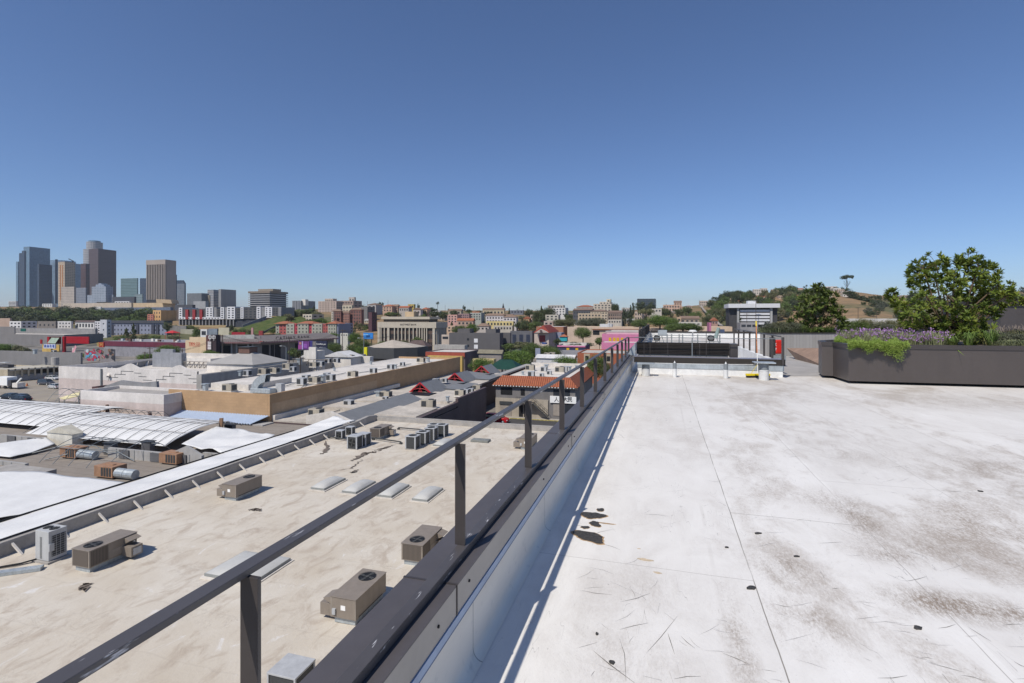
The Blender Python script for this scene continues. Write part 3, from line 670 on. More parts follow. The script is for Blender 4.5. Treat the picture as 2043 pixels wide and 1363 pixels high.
# ---------------------------------------------------------------- rooftop equipment models
CAB = M('unit_taupe', (.235, .20, .165), .5, .08, 2, 0, .45)
COIL = M('coil_dark', (.095, .078, .062), .7, .2, 8)
GRY = M('unit_grey', (.42, .43, .44), .5, .1, 2, 0, .45)
GRL = M('unit_grille', (.055, .058, .06), .6, .2, 12)
BRN = M('unit_orange_brown', (.33, .19, .115), .65, .2, 2)
def louvre():
    n = N('coil_fins'); p = n.sep(n.obj()); f = n.math('FRACT', n.math('MULTIPLY', n.math('ADD', p[0], p[1]), 14.)); c = n.mix(n.ramp(f, .3, .6), (.05, .042, .035), (.14, .115, .095)); return n.fin(c, .6)
COILF = louvre()
def fan(parent, c, r, up=True, z=Vector((0, 0, 1))):
    m = MB(); c = Vector(c); m.cyl(c - z * .02, c + z * .004, r, n=22); f = m.build('fan_well', BLACK, parent, False)
    m = MB(); x = z.orthogonal().normalized(); y = z.cross(x)
    for k in range(4):
        a = PI / 2 * k + .3; d = x * math.cos(a) + y * math.sin(a); e = z.cross(d)
        m.face([c + d * r * .15 + z * .006, c + d * r * .92 + e * r * .02 + z * .006, c + d * r * .86 + e * r * .42 + z * .012, c + d * r * .2 + e * r * .2 + z * .012])
    m.cyl(c, c + z * .02, r * .2, n=10); m.build('fan_blade', M('fan_metal', (.075, .075, .07), .5), f, False)
    m = MB()
    for q in (.35, .68, 1.0):
        pts = [c + z * .03 + (x * math.cos(2 * PI * k / 20) + y * math.sin(2 * PI * k / 20)) * r * q for k in range(21)]; m.tube(pts, .006, 4)
    m.build('fan_guard', GRL, f, False)
def rtu(label, econ=True):
    """packaged unit: local +x east, +y north; fan over the south end, intake hood and economiser on the north east"""
    t = thing('packaged_ac_unit', label, 'air conditioner', (0, 0, 0), 0, 'taupe packaged air conditioners on the cream roof')
    MB().box(-.50, .50, -1.12, 1.1, 0, .26).build('base_curb', FLASH, t, False, bevel=.01)
    MB().box(-.60, .60, -1.22, 1.22, .27, 1.13).build('cabinet', CAB, t, False, bevel=.012)
    MB().box(-.63, .63, -1.25, 1.25, 1.133, 1.16).build('lid', CAB, t, False, bevel=.006)
    MB().box(-.52, .52, -1.235, -1.215, .33, 1.09).build('coil', COILF, t, False)
    MB().box(.595, .612, -1.14, -.30, .33, 1.09).build('coil', COILF, t, False)
    MB().box(.595, .608, -.22, .46, .34, .72).build('access_panel', GRY if 0 else M('panel_light', (.30, .265, .225), .5), t, False)
    MB().box(.595, .605, -.22, .46, .76, 1.09).build('access_panel', CAB, t, False)
    fan(t, (0, -.62, 1.161), .40)
    if econ:
        m = MB(); a = [(.605, .52, 1.10), (.605, 1.18, 1.10), (.605, 1.18, .76), (.605, .52, .76)]; q = [(1.02, .52, .98), (1.02, 1.18, .98)]
        m.face([a[0], q[0], q[1], a[1]]); m.face([a[0], a[3], q[0]]); m.face([a[1], q[1], a[2]]); m.build('intake_hood', CAB, t, False)
        MB().box(.61, 1.26, .42, 1.05, .18, .70).build('economiser', CAB, t, False, bevel=.01)
        m = MB().box(1.262, 1.30, .52, .95, .26, .60); m.build('outlet', GRY, t, False)
    MB().box(.606, .615, 1.0, 1.12, .62, .75).build('sticker', WHT, t, False)
    m = MB()
    for x_ in (-.605, .565):
        for y_ in (-1.225, 1.185): m.box(x_, x_ + .04, y_, y_ + .04, .275, 1.128)
    m.box(.6, .612, -.29, -.24, .28, 1.12); m.box(.6, .61, .47, .5, .28, 1.12); m.build('corner_trim', M('panel_light'), t, False)
    MB().box(-.1, .12, 1.221, 1.228, .62, .82).build('notice', WHT, t, False); MB().box(-.612, -.602, -.9, 1.0, .3, .34).build('skid_rail', GRL, t, False)
    MB().box(.35, .5, 1.222, 1.30, .42, .66).build('switch_box', GRY, t, False)
    return t
u0 = rtu('long taupe air conditioner beside the tall grey two-fan unit')
u0.location = (-28.35, 20.05, NZ)
for (px, py, flip, lb) in ((710, 1252, 1, 'taupe air conditioner close below the guard rail with papers taped on its end'), (843, 1133, 0, 'taupe air conditioner half hidden by the coping under the second rail post'),
        (471, 1001, 1, 'taupe air conditioner near the concrete parapet left of the skylights'), (758, 878, 0, 'taupe air conditioner among the grey condensers at the roof end'), (1060, 899, 1, 'taupe air conditioner showing behind the third rail post')):
    c = G(px, py, 13); loc = (c.x - .6, c.y + 1.2, NZ)
    u = dup(u0, loc, PI if flip else 0, lb)
def condenser(label, side=False):
    t = thing('condenser', label, 'condenser', (0, 0, 0), 0, 'small grey condensers on the cream roof')
    MB().box(-.58, .58, -.56, .56, 0, .07).build('pad', CONC, t, False)
    m = MB()
    for sx in (-1, 1):
        for sy in (-1, 1): m.box(sx * .5 - .06, sx * .5 + .06, sy * .48 - .06, sy * .48 + .06, .075, 1.22)
    m.build('corner_post', GRY, t, False)
    MB().box(-.52, .52, -.50, .50, .10, 1.20).build('grille', GRL, t, False)
    MB().box(-.58, .58, -.56, .56, 1.223, 1.30).build('lid', GRY, t, False, bevel=.01)
    if side: fan(t, (.0, -.505, .66), .38, z=Vector((0, -1, 0)))
    else: fan(t, (0, 0, 1.302), .40)
    return t
c0 = condenser('grey condenser nearest the camera of the right hand row')
c = G(829, 898, 13); c0.location = (c.x - .55, c.y + .5, NZ)
for px, py, lb, s_ in ((849, 889, 'second grey condenser of the right hand row', 1), (866, 880, 'third grey condenser of the right hand row', 1), (887, 873, 'rightmost grey condenser, end of the right hand row', 1), (870, 871, 'grey condenser tucked behind the rest of the right hand row', .95)):
    c = G(px, py, 13); dup(c0, (c.x - .55, c.y + .5, NZ), 0, lb, None, s_)
c1 = condenser('boxy grey condenser with a round fan facing the camera on the left of the group', True)
c = G(713, 898, 13); c1.location = (c.x - .6, c.y + .5, NZ); c = G(722, 893, 13); dup(c1, (c.x - .35, c.y + .9, NZ), 0, 'grey condenser directly behind the round fan condenser', None, .95)
c = G(680, 878, 13); dup(c1, (c.x - .4, c.y + .5, NZ), 0.1, 'small pale condenser leaning by the concrete parapet', None, .7)
c = G(700, 870, 13); dup(c1, (c.x - .4, c.y + .5, NZ), 0.1, 'small pale condenser second from the concrete parapet', None, .7)
# near half hidden condenser under the rail
t = thing('condenser', 'flat topped grey condenser cut off by the bottom edge under the coping', 'condenser', (-12.15, 14.75, NZ)); MB().box(-.55, .5, -.5, .45, .1, .98).build('grille', GRL, t, False); MB().box(-.6, .55, -.55, .5, .983, 1.05).build('lid', GRY, t, False, bevel=.01); m = MB(); [m.box(a_, a_ + .06, b_, b_ + .06, .0, .98) for a_ in (-.59, .48) for b_ in (-.54, .43)]; m.build('corner_post', GRY, t, False)
# tall two fan unit
v = thing('two_fan_unit', 'tall light grey two-fan outdoor unit beside the concrete parapet', 'air conditioner', (-31.45, 19.45, NZ))
VG = M('vrf_grey', (.46, .465, .46), .45, .06, 2, 0, .45)
MB().box(-.62, .62, -.55, .55, 0, .10).build('base', CONC, v, False)
MB().box(-.50, .50, -.44, .44, .12, 1.66).build('cabinet', VG, v, False, bevel=.015)
MB().box(.495, .512, -.30, .36, .30, 1.40).build('grille', GRL, v, False)
m = MB()
for k in range(9): m.box(.512, .52, -.30, .36, .36 + k * .12, .372 + k * .12)
for k in range(4): m.box(.5205, .528, -.30 + k * .2, -.285 + k * .2, .30, 1.40)
m.build('grille_bar', VG, v, False)
MB().box(.50, .56, -.44, -.20, .62, 1.02).build('control_box', VG, v, False, bevel=.01)
for sx in (-.24, .24): fan(v, (sx, 0, 1.665), .22)
m = MB()
for k in (-.12, -.02): m.box(k, k + .025, -.452, -.441, .2, 1.35)
m.build('seam', GRL, v, False)
m = MB(); 
for dy in (0, .1, .22): m.tube([(-.4, -.4 - dy, .15), (-.8, -.9 - dy, .08), (-1.6, -1.6 - dy, .05), (-2.6, -2.2 - dy, .05)], .03, 6)
m.build('pipe', BLACK, v, False)
c = G(20, 1145, 13); o = MB().obox((c.x, c.y, NZ + .09), Vector((.8, .6, 0)), Vector((-.6, .8, 0)), Vector((0, 0, 1)), 1.3, .2, .09).build('duct_cover', FLASH, None, bevel=.01); tag(o, 'long grey metal duct cover at the left edge of the cream roof', 'duct')
# skylights
DOME = M('skylight_dome', (.50, .495, .465), .45, .05, 1.5, 0, .5, False)
FRM = M('skylight_frame', (.26, .27, .26), .5, .1, 2)
def skylight(X, Y, w_, l_, lab, hh=.26, grp='domed skylights on the cream roof'):
    t = thing('skylight', lab, 'skylight', (X, Y, NZ), 0, grp)
    MB().box(-w_/2 - .12, w_/2 + .12, -l_/2 - .12, l_/2 + .12, -.05, .06).build('curb', WROOF, t, False)
    MB().box(-w_/2, w_/2, -l_/2, l_/2, .062, .20).build('frame', FRM, t, False, bevel=.01)
    m = MB(); n_ = 12; rows = []
    for i in range(n_ + 1):
        r = []
        for j in range(n_ + 1):
            a, b = i / n_ * 2 - 1, j / n_ * 2 - 1; r.append((a * (w_/2 - .03), b * (l_/2 - .03), .203 + hh * (1 - a * a) ** .55 * (1 - b * b) ** .55))
        rows.append(r)
    m.grid(rows); o = m.build('dome', DOME, t, False, smooth=True); o.data.flip_normals(); return t
for x, lb in ((-24.7, 'leftmost of the row of four domed skylights'), (-22.0, 'second skylight from the left in the row of four'), (-19.1, 'third skylight in the row, half behind the handrail'), (-16.3, 'rightmost of the row of four domed skylights')): skylight(x, 34.0, 1.2, 2.7, lb)
skylight(-20.4, 21.5, 3.0, 2.6, 'large wide skylight crossed by the handrail near the first post', .22)
skylight(-21.4, 48.3, 1.25, 2.6, 'pale skylight near the row of grey condensers')
h = thing('roof_hatch', 'flat grey roof hatch right of the handrail near the roof end', 'roof hatch', (-18.1, 50.3, NZ)); MB().box(-.95, .95, -.5, .5, 0, .22).build('lid', M('hatch_grey', (.21, .215, .20), .6), h, False, bevel=.02)
# pipes, cracks and small stuff
for i, (pl_, lb) in enumerate((([(640, 873), (700, 882), (745, 878), (800, 886)], 'long dark pipe run lying between the two condenser groups'), ([(795, 857), (840, 861), (850, 864)], 'short dark pipe run behind the taupe unit at the roof end'), ([(625, 883), (640, 872), (650, 876), (655, 868)], 'crooked white duct bends by the concrete parapet'))):
    q = [G(a, b, 13) + Vector((0, 0, .22)) for a, b in pl_]; m = MB(); m.tube(q, .07 if i < 2 else .2, 8)
    for a in q: m.box(a.x - .12, a.x + .12, a.y - .12, a.y + .12, NZ, NZ + .16)
    o = m.build('pipe_run', GRL if i < 2 else PIPEW, None, smooth=False); tag(o, lb, 'pipe')
def patch(name, pts, wd, mat, label, seed=0, H=13, z=.05):
    m = MB(); rnd = random.Random(seed); q = [G(a, b, H) for a, b in pts]
    fine = []
    for a, b in zip(q, q[1:]):
        for k in range(8): fine.append(a.lerp(b, k / 8) + Vector((rnd.uniform(-.15, .15), rnd.uniform(-.12, .12), 0)))
    rows = []
    for k, p in enumerate(fine):
        d = (fine[min(k + 1, len(fine) - 1)] - fine[max(k - 1, 0)]).normalized(); nn = Vector((-d.y, d.x, 0)) * wd * rnd.uniform(.1, 1) * math.sin(PI * (k + .5) / len(fine))
        z_ = Vector((0, 0, z)); rows.append([p - nn + z_, p + nn + z_])
    m.grid(rows); o = m.build(name, mat, None); tag(o, label, 'stain'); return o
WET = M('roof_stain_dark', (.17, .14, .115), .8, .2, 3)
patch('roof_stain', [(772, 893), (750, 902), (730, 905), (708, 916), (700, 922)], .42, WET, 'dark ragged stain below the condensers on the cream roof', 1)
patch('roof_stain', [(786, 888), (765, 895), (745, 900)], .26, WET, 'narrow dark stain running up to the pipe run', 2)
patch('roof_stain', [(650, 880), (652, 896), (645, 905), (636, 907)], .28, WET, 'dark stain under the crooked duct by the parapet', 3)
patch('roof_stain', [(725, 916), (712, 925), (700, 935), (670, 940)], .12, WET, 'thin crack stain leading down towards the skylights', 4)
patch('roof_stain', [(712, 938), (705, 943), (696, 943)], .22, WET, 'short dark stain above the leftmost skylight', 5)
patch('roof_stain', [(170, 1180), (165, 1172), (178, 1163)], .35, WET, 'brown smudge in front of the long unit by the tall grey one', 9)
patch('roof_stain', [(495, 1019), (512, 1017), (524, 1021)], .25, WET, 'small dark stain right of the unit by the parapet', 6)
# ================================================================ mall roofs on the left (plane about 14 m under the eye)
Z14 = EYE - 14.3
TARP = M('white_tarp', (.66, .66, .65), .7, .07, .5, 0, .2, False)
def gravel():
    n = N('brown_rolled_roofing'); p = n.sep(n.P()); a = n.noise(.25, 5); b = n.noise(3, 5)
    c = n.mix(n.ramp(a, .3, .7), (.235, .205, .175), (.30, .265, .23)); c = n.mix(n.ramp(b, .5, .75, 0, .4), c, (.17, .15, .13))
    l = n.ramp(n.math('ABSOLUTE', n.math('SUBTRACT', n.math('FRACT', n.math('DIVIDE', n.math('ADD', p[1], 60.), 1.15)), .5)), 0, .035, 1, 0)
    c = n.mix(n.math('MULTIPLY', l, .6), c, (.08, .07, .06)); return n.fin(c, .9, 0, .2)
RR = gravel()
ml = thing('market_building', 'low market building with a brown felt roof beyond the white tarps', 'building', (-90, -12, 0))
MB().box(-95, -41.2, -12, 57, .02, Z14).build('roof', RR, ml)
MB().box(-41.2, -35.0, -12, 57, .02, EYE - 13.6).build('wall', CONC, ml)
def cloth(rows, name, label, sub=10, amp=.12, fold=(1, 0), fs=1.3, mat=TARP, seed=0, thick=.02):
    """rows of control points -> smooth sagging sheet with folds"""
    m = MB(); R_, C_ = len(rows) - 1, len(rows[0]) - 1; out = []
    for i in range(R_ * sub + 1):
        a = min(i // sub, R_ - 1); u = i / sub - a; r = []
        for j in range(C_ * sub + 1):
            b = min(j // sub, C_ - 1); v_ = j / sub - b
            p = rows[a][b].lerp(rows[a][b + 1], v_).lerp(rows[a + 1][b].lerp(rows[a + 1][b + 1], v_), u)
            s_ = (p.x * fold[0] + p.y * fold[1]); q = (-p.x * fold[1] + p.y * fold[0])
            e = 1 - (2 * j / (C_ * sub) - 1) ** 4
            nz = noise.noise(Vector((s_ * .25, q * fs * 1.6, seed + 5))); p = p + Vector((0, 0, amp * (e * noise.noise(Vector((s_ * .18, q * fs, seed))) + .9 * e * (abs(nz) ** .7) - .35 * e + .25 * abs(noise.noise(Vector((s_ * .9, q * fs * 4, seed + 9)))))))
            r.append(p)
        out.append(r)
    m.grid(out); o = m.build(name, mat, None, smooth=True); tag(o, label, 'tarp')
    md = o.modifiers.new('s', 'SOLIDIFY'); md.thickness = thick; return o
V = Vector
cloth([[V((-34.6, y, EYE - 12.15)), V((-36.5, y, EYE - 12.75)), V((-38.6, y, EYE - 13.05)), V((-40.9, y, EYE - 13.3))] for y in (-6, 6, 18, 30, 42, 50)] + [[V((-34.6, 52.6, EYE - 12.15)), V((-36.2, 53.4, EYE - 12.3)), V((-38.2, 54.6, EYE - 12.3)), V((-39.2, 55.3, EYE - 12.4))]],
      'roof_tarp', 'long white tarp strip draped along the concrete parapet', 14, .30, (1, 0), .55, seed=2)
o = MB().tube([(-41.0, -8, EYE - 13.22), (-41.0, 50, EYE - 13.22)], .06, 6).build('steel_cable', BLACK, None); tag(o, 'dark straight cable along the edge of the white tarp strip', 'cable')
def gq(*pts): return [G(a, b, h) for a, b, h in pts]
cloth([gq((-260, 985, 13.6), (-60, 1045, 13.6), (78, 1021, 13.5)), gq((-120, 962, 13.4), (0, 985, 13.5), (165, 992, 13.4)), gq((-60, 945, 13.2), (78, 940, 13.2), (256, 963, 13.4))], 'roof_tarp', 'big flat white tarp at the left edge in front of the brown roof', 14, .12, (0, 1), .3, seed=9)
cloth([gq((-90, 1050, 13.9), (0, 1046, 13.9)), gq((-60, 1000, 13.9), (62, 1022, 13.9))], 'shade_net', 'small grey shade net under the corner of the big tarp', 8, .05, mat=M('shade_net', (.25, .24, .23), .9, .2, 8), seed=4)
# tarp covered hoop tunnels
def hoops(X0, X1, Ya, Yb, z, rise, n_, label, cover=None, dark=True, ext=0):
    t = thing('hoop_frame', label, 'hoop frame', (X0, Ya, z)); 
    m = MB()
    for k in range(n_ + 1):
        x = X0 + (X1 - X0) * k / n_; x += .3 * math.sin(k * 5.3); pts = [(x + (.3 * math.sin(k * 1.7) + .25 * math.sin(k * 2.9)) * q / 10, Ya + (Yb - Ya + ext) * q / 10, z + (rise + .14) * math.sin(PI * min(1, q / 10)) ** .8) for q in range(11)]; m.tube(pts, .032, 5)
    for q in (.22, .5, .8):
        m.tube([(X0 + (X1 - X0) * k / 6, Ya + (Yb - Ya + ext) * q, z + (rise + .10) * math.sin(PI * q) ** .8) for k in range(7)], .035, 5)
    m.build('hoop', M('hoop_steel', (.24, .23, .22), .6) if dark else PIPEG, t)
    return t
def tunnel(X0, X1, Ya, Yb, z, rise, label, seed):
    rows = []
    for i in range(7):
        x = X0 + (X1 - X0) * i / 6; rows.append([V((x, Ya + (Yb - Ya) * q / 6, z + rise * math.sin(PI * (q / 6 * .72)) ** .8)) for q in range(7)])
    return cloth(rows, 'tunnel_tarp', label, 6, .10, (0, 1), .5, seed=seed)
Zt = EYE - 13.5
tunnel(-70.5, -49.6, 41.0, 49.5, Zt, 1.15, 'right hand white tarp over the hoop tunnel', 3); hoops(-71, -49.4, 41, 51.5, Zt + .02, 1.2, 14, 'dark steel hoops over the right hand tunnel tarp')
tunnel(-98, -71.5, 44.5, 53.5, Zt - .1, 1.15, 'left hand white tarp over the hoop tunnel', 5); hoops(-98, -71.3, 44.5, 55, Zt - .08, 1.2, 15, 'dark steel hoops over the left hand tunnel tarp')
hoops(-80, -64, 50.5, 53.5, Zt - .4, 1.2, 12, 'bare dark hoop frame behind the right hand tunnel'); hoops(-92, -74, 56, 61, Zt - .3, 2.2, 9, 'bare hoop frame over the scrap pile near the parked cars', dark=False)
cloth([gq((362, 886, 13.4), (405, 893, 13.5), (452, 905, 13.6)), gq((400, 865, 13.0), (470, 872, 13.4), (530, 882, 13.4)), gq((432, 851, 12.7), (480, 858, 13.3), (549, 867, 13.3))], 'roof_tarp', 'white tarp pulled up to a peak by the timber post', 12, .28, (1, 1), .35, seed=7)
c = G(436, 855, 13); o = MB().bar((c.x, c.y + .3, Z14), (c.x - .1, c.y + .5, EYE - 11.9), .35).build('post', M('timber_post', (.25, .15, .09), .8), None); tag(o, 'short brown timber post at the peak of the white tarp', 'post')
# board fence shells under the tarps
BRD = M('grey_boards', (.36, .35, .335), .8, .14, 1.0); PLY = M('dark_board', (.12, .12, .125), .7)
def shed(label, px0, px1, pyb, H1, H2, gable=False, dep=.3, mat=BRD, n_=0):
    a = G(px0, pyb, H2); x1 = X_at(px1, a.y); z0, z1 = EYE - H2, EYE - H1
    t = thing('board_wall', label, 'wall', (a.x, a.y, z0)); m = MB()
    if gable:
        xm = (a.x + x1) / 2; poly = [(a.x, z0), (x1, z0), (x1, z1), (xm, z1 + .8), (a.x, z1)]
        m.face([(x, a.y, z) for x, z in poly]); m.face([(x, a.y + dep, z) for x, z in reversed(poly)])
        for i in range(5):
            p, q = poly[i], poly[(i + 1) % 5]; m.face([(p[0], a.y, p[1]), (p[0], a.y + dep, p[1]), (q[0], a.y + dep, q[1]), (q[0], a.y, q[1])])
    else: m.box(a.x, x1, a.y, a.y + dep, z0, z1)
    m.build('boards', mat, t); m = MB()
    for k in range(1, int((x1 - a.x) / 1.2)): m.box(a.x + k * 1.2 - .03, a.x + k * 1.2 + .03, a.y - .03, a.y - .002, z0, z1)
    if m.f: m.build('batten', PIPEG, t)
    for k in range(n_):
        x = a.x + (x1 - a.x) * (.2 + .5 * k); MB().box(x, x + 1.3, a.y - .12, a.y - .035, z0 + .05, z0 + .9).build('panel', PLY, t)
    return t
shed('grey board wall under the right hand tunnel tarp', 215, 340, 912, 13.35, 14.3, n_=2)
shed('grey gabled board wall between the tunnel and the peaked tarp', 340, 402, 923, 13.35, 14.3, True, n_=1)
shed('grey board wall under the left hand tunnel tarp', 0, 82, 883, 13.4, 14.3, n_=2)
shed('low grey board parapet under the peaked tarp', 404, 450, 915, 13.7, 14.3)
# white cabin and low white gable
a, b = G(94, 882, 14), G(144, 882, 14)
r = bldg('cabin', 'small cream cabin with a low gable between the tarps', 'cabin', (a.x, X_at(144, a.y)), (a.y, a.y + 1.1), (Z14, EYE - 12.9), M('cream_board', (.66, .63, .55)), kind='gaby', rh=.75, rmat=M('cabin_roof', (.52, .49, .41), .8), ov=.1)
cloth([gq((-60, 905, 14.0), (20, 912, 14.0), (62, 903, 14.0)), gq((-30, 893, 13.6), (40, 889, 13.6), (110, 885, 13.7)), gq((0, 884, 13.5), (45, 878, 13.5), (92, 872, 13.4))], 'roof_tarp', 'narrow white sheet roof left of the cream cabin', 8, .04, seed=11)
shed('long grey board wall below the narrow white sheet roof', -60, 50, 921, 13.9, 14.3, n_=0)
shed('low pale parapet box at the left edge by the big tarp', -30, 60, 955, 13.55, 14.3, mat=CONC, dep=2)
hoops(*(lambda a: (a.x - 8.5, a.x, a.y, a.y + 7))(G(205, 938, 14.3)), Z14, 1.6, 4, 'bare grey arch frame standing on the brown roof', dark=False)
for k, (px, py, lb) in enumerate(((190, 915, 'fallen bent pipe lying across the brown roof'), (150, 905, 'crossed bent pipes leaning by the arch frame'))):
    a = G(px, py, 14.3); o = MB().tube([a + V((-4, -2, .1)), a + V((-1, 0, .9)), a + V((2, .6, .8)), a + V((5, .2, .1))], .05, 5).build('bent_pipe', PIPEG, None); tag(o, lb, 'pipe')
# orange brown coolers
def cooler(px, py, lb, duct):
    a = G(px, py, 14.3); t = thing('swamp_cooler', lb, 'air conditioner', (a.x, a.y, Z14), 0, 'rusty brown coolers on the brown roof')
    MB().box(-2.2, 0, 0, 1.3, .15, 1.1).build('cabinet', BRN, t, False, bevel=.02); MB().box(-1.9, -.1, .1, 1.2, 0, .148).build('skid', GRL, t, False)
    m = MB()
    for k in range(4): m.box(-1.35 + k * .32, -1.13 + k * .32, -.02, -.002, .25, 1.0)
    m.build('louvre', GRL, t, False); MB().box(-1.6, -.6, .5, .8, 1.102, 1.16).build('lid', BRN, t, False)
    if duct: MB().cyl((.05, .4, .55), (.9, .5, .5), .42, n=14).cyl((.95, .5, .5), (1.9, .6, .45), .42, n=14).build('duct', FLASH, t, False)
cooler(224, 958, 'rusty brown cooler with two fat grey ducts', 1); cooler(352, 930, 'rusty brown cooler with dark louvres below the gabled board wall', 0); cooler(150, 918, 'rusty brown cooler tangled under the arch frame', 1)
for px, py, lb in ((290, 905, 'dark square vent box on the brown roof behind the coolers'), (215, 908, 'grey metal box leaning under the tunnel edge'), (455, 869, 'grey ribbed vent poking through the peaked tarp')):
    a = G(px, py, 14.3); t = thing('vent_box', lb, 'vent', (a.x, a.y, Z14)); MB().box(-.6, .6, 0, .6, 0, 1.2).build('body', M('vent_dark', (.11, .11, .115), .6), t, False, bevel=.03); MB().box(-.7, .7, -.1, .7, 1.203, 1.27).build('cap', GRL, t, False)
# ---------------------------------------------------------------- tan block building
BX0, BX1, BY0, BY1 = -68.4, -50.7, 57.1, Y_at(918, -50.7)
def tanbrick(name, base, dark=False):
    n = N(name); br = n.new('ShaderNodeTexBrick'); br.inputs['Scale'].default_value = 1.0; br.inputs['Brick Width'].default_value = .8; br.inputs['Row Height'].default_value = .4; br.inputs['Mortar Size'].default_value = .012
    p = n.sep(n.P()); cc = n.new('ShaderNodeCombineXYZ'); n.link(n.math('ADD', p[0], p[1]), cc.inputs[0]); n.link(p[2], cc.inputs[1]); n.link(cc.outputs[0], br.inputs['Vector'])
    for i, k in ((1, 1.0), (2, .92), (3, .82)): br.inputs[i].default_value = (*mul(base, k), 1)
    a = n.ramp(n.noise(.3, 5), .3, .7, .86, 1.08); c = n.mix(1., br.outputs[0], n_rgb(n, a), 'MULTIPLY')
    return n.fin(c, .85, 0, .2)
TB = tanbrick('tan_block', (.46, .30, .17))
t = thing('block_building', 'long tan block building with an orange lit end wall', 'building', (BX0, BY0, 0))
zt = EYE - 10.5
m = MB(); m.box(BX0, BX1 - .36, BY0, BY0 + .35, 3, zt); m.box(BX1 - .35, BX1, BY0, BY1, 3, zt); m.box(BX0, BX1 - .36, BY1 - .35, BY1, 3, zt - .3); m.build('wall', TB, t)
MB().box(BX0, BX0 + .35, BY0 + .36, BY1 - .36, 3, zt - .68).build('side_wall', WW, t)
MB().box(BX0 + .8, BX0 + 8, BY0 + 6.5, BY0 + 16, zt - .74, zt + .15).build('raised_curb', WROOF, t)
m = MB(); m.grid([[(BX0 + .352 + (BX1 - BX0 - .704) * i / 8, BY0 + .352 + (BY1 - BY0 - .704) * j / 12, zt - .75 + .0 * i) for i in range(9)] for j in range(13)]); m.build('roof', WROOF, t)
MB().box(BX1 + .005, BX1 + .02, BY0 + .4, BY0 + 27, zt - 4.4, zt - 1.3).build('stain_panel', M('stained_render', (.52, .36, .22), .9, .15, .3), t)
LAW = M('low_roof_membrane', (.49, .445, .385), .85, .24, .3, streak=False)
t2 = thing('arcade_building', 'low pale flat roofs running along the tan block building', 'building', (BX1, BY0, 0))
YB2 = Y_at(960, -31)
MB().box(BX1 + .01, -30.6, 57.4, 88, .02, Z14 + .1).build('wall', M('maroon_wall', (.115, .082, .08), .6, .2, .2), t2)
MB().box(BX1 + .01, -30.9, 57.5, 87.9, Z14 + .101, Z14 + .3).build('roof', LAW, t2)
MB().box(-31.0, -30.55, 57.4, 74.5, Z14 + .3, EYE - 13.35).build('parapet', M('maroon_wall'), t2); MB().box(-31.0, -30.55, 74.51, 88, Z14 + .1, EYE - 12.8).build('parapet', M('maroon_wall'), t2)
MB().box(BX1 + .02, BX1 + .5, 57.5, 92, Z14 + .3, Z14 + .95).build('upstand', WROOF, t2)
for y0_, y1_, x0_, x1_, h_ in ((66, 71, -49, -43, .5), (73, 80, -48, -44, .35), (63, 70, -38.4, -32, .45), (76, 84, -38, -32, .35)): MB().box(x0_, x1_, y0_, y1_, Z14 + .3, Z14 + .3 + h_).build('raised_roof', LAW, t2)
MB().box(-50, -37.5, 88.02, 122, .02, Z14 - .2).build('wall', M('maroon_wall'), t2); MB().box(BX1 + .01, -37, 88.01, 124, Z14 - .3, Z14).build('roof', LAW, t2)
# grey ridge roof
gry = M('standing_seam_grey', (.19, .195, .20), .6, .08, .6)
g = thing('ridge_roof', 'long grey standing seam roof beside the cream roof', 'roof', (-44, 57.5, Z14))
m = MB(); a = [(-44.2, Z14 + .31), (-41.6, Z14 + 1.35), (-38.8, Z14 + .31)]
for (x0_, z0_), (x1_, z1_) in zip(a, a[1:]): m.face([(x0_, 58, z0_), (x1_, 58, z1_), (x1_, 79, z1_), (x0_, 79, z0_)][::-1])
m.face([(-44.2, 58, a[0][1]), (-38.8, 58, a[2][1]), (-41.6, 58, a[1][1])]); m.face([(-38.8, 79, a[2][1]), (-44.2, 79, a[0][1]), (-41.6, 79, a[1][1])]); m.build('roof_sheet', gry, g)
w_ = thing('gable_parapet', 'white rendered gable parapet at the near end of the grey ridge roof', 'parapet wall', (-44, 57.5, Z14))
poly = [(-45.2, Z14), (-38.6, Z14), (-38.6, Z14 + .9), (-41.5, Z14 + 1.9), (-45.2, Z14 + 1.2)]
m = MB(); m.face([(x, 57.45, z) for x, z in poly]); m.face([(x, 57.9, z) for x, z in reversed(poly)])
for i in range(5):
    p, q = poly[i], poly[(i + 1) % 5]; m.face([(p[0], 57.45, p[1]), (p[0], 57.9, p[1]), (q[0], 57.9, q[1]), (q[0], 57.45, q[1])])
m.build('face', WROOF, w_)
# corrugated awning
aw = thing('corrugated_awning', 'light blue corrugated awning below the orange block wall', 'awning', (BX0, 55, EYE - 14))
m = MB(); nn_ = 160; rows = []
for k in range(nn_ + 1):
    x = BX0 + (BX1 - BX0) * k / nn_; zz = .05 * (1 if k % 4 < 2 else -1)
    rows.append([(x, 57.05, EYE - 13.35 + zz), (x - .9, 54.7, EYE - 14.05 + zz)])
m.grid(rows); o = m.build('sheet', M('blue_corrugated', (.42, .50, .62), .5, .06, 2), aw); md = o.modifiers.new('s', 'SOLIDIFY'); md.thickness = .02
o = MB().box(BX0 - 2, BX1 + .8, 54.9, 57.0, Z14, EYE - 14.15).build('plinth_wall', BRD, None); tag(o, 'dark low wall under the blue corrugated awning', 'wall')
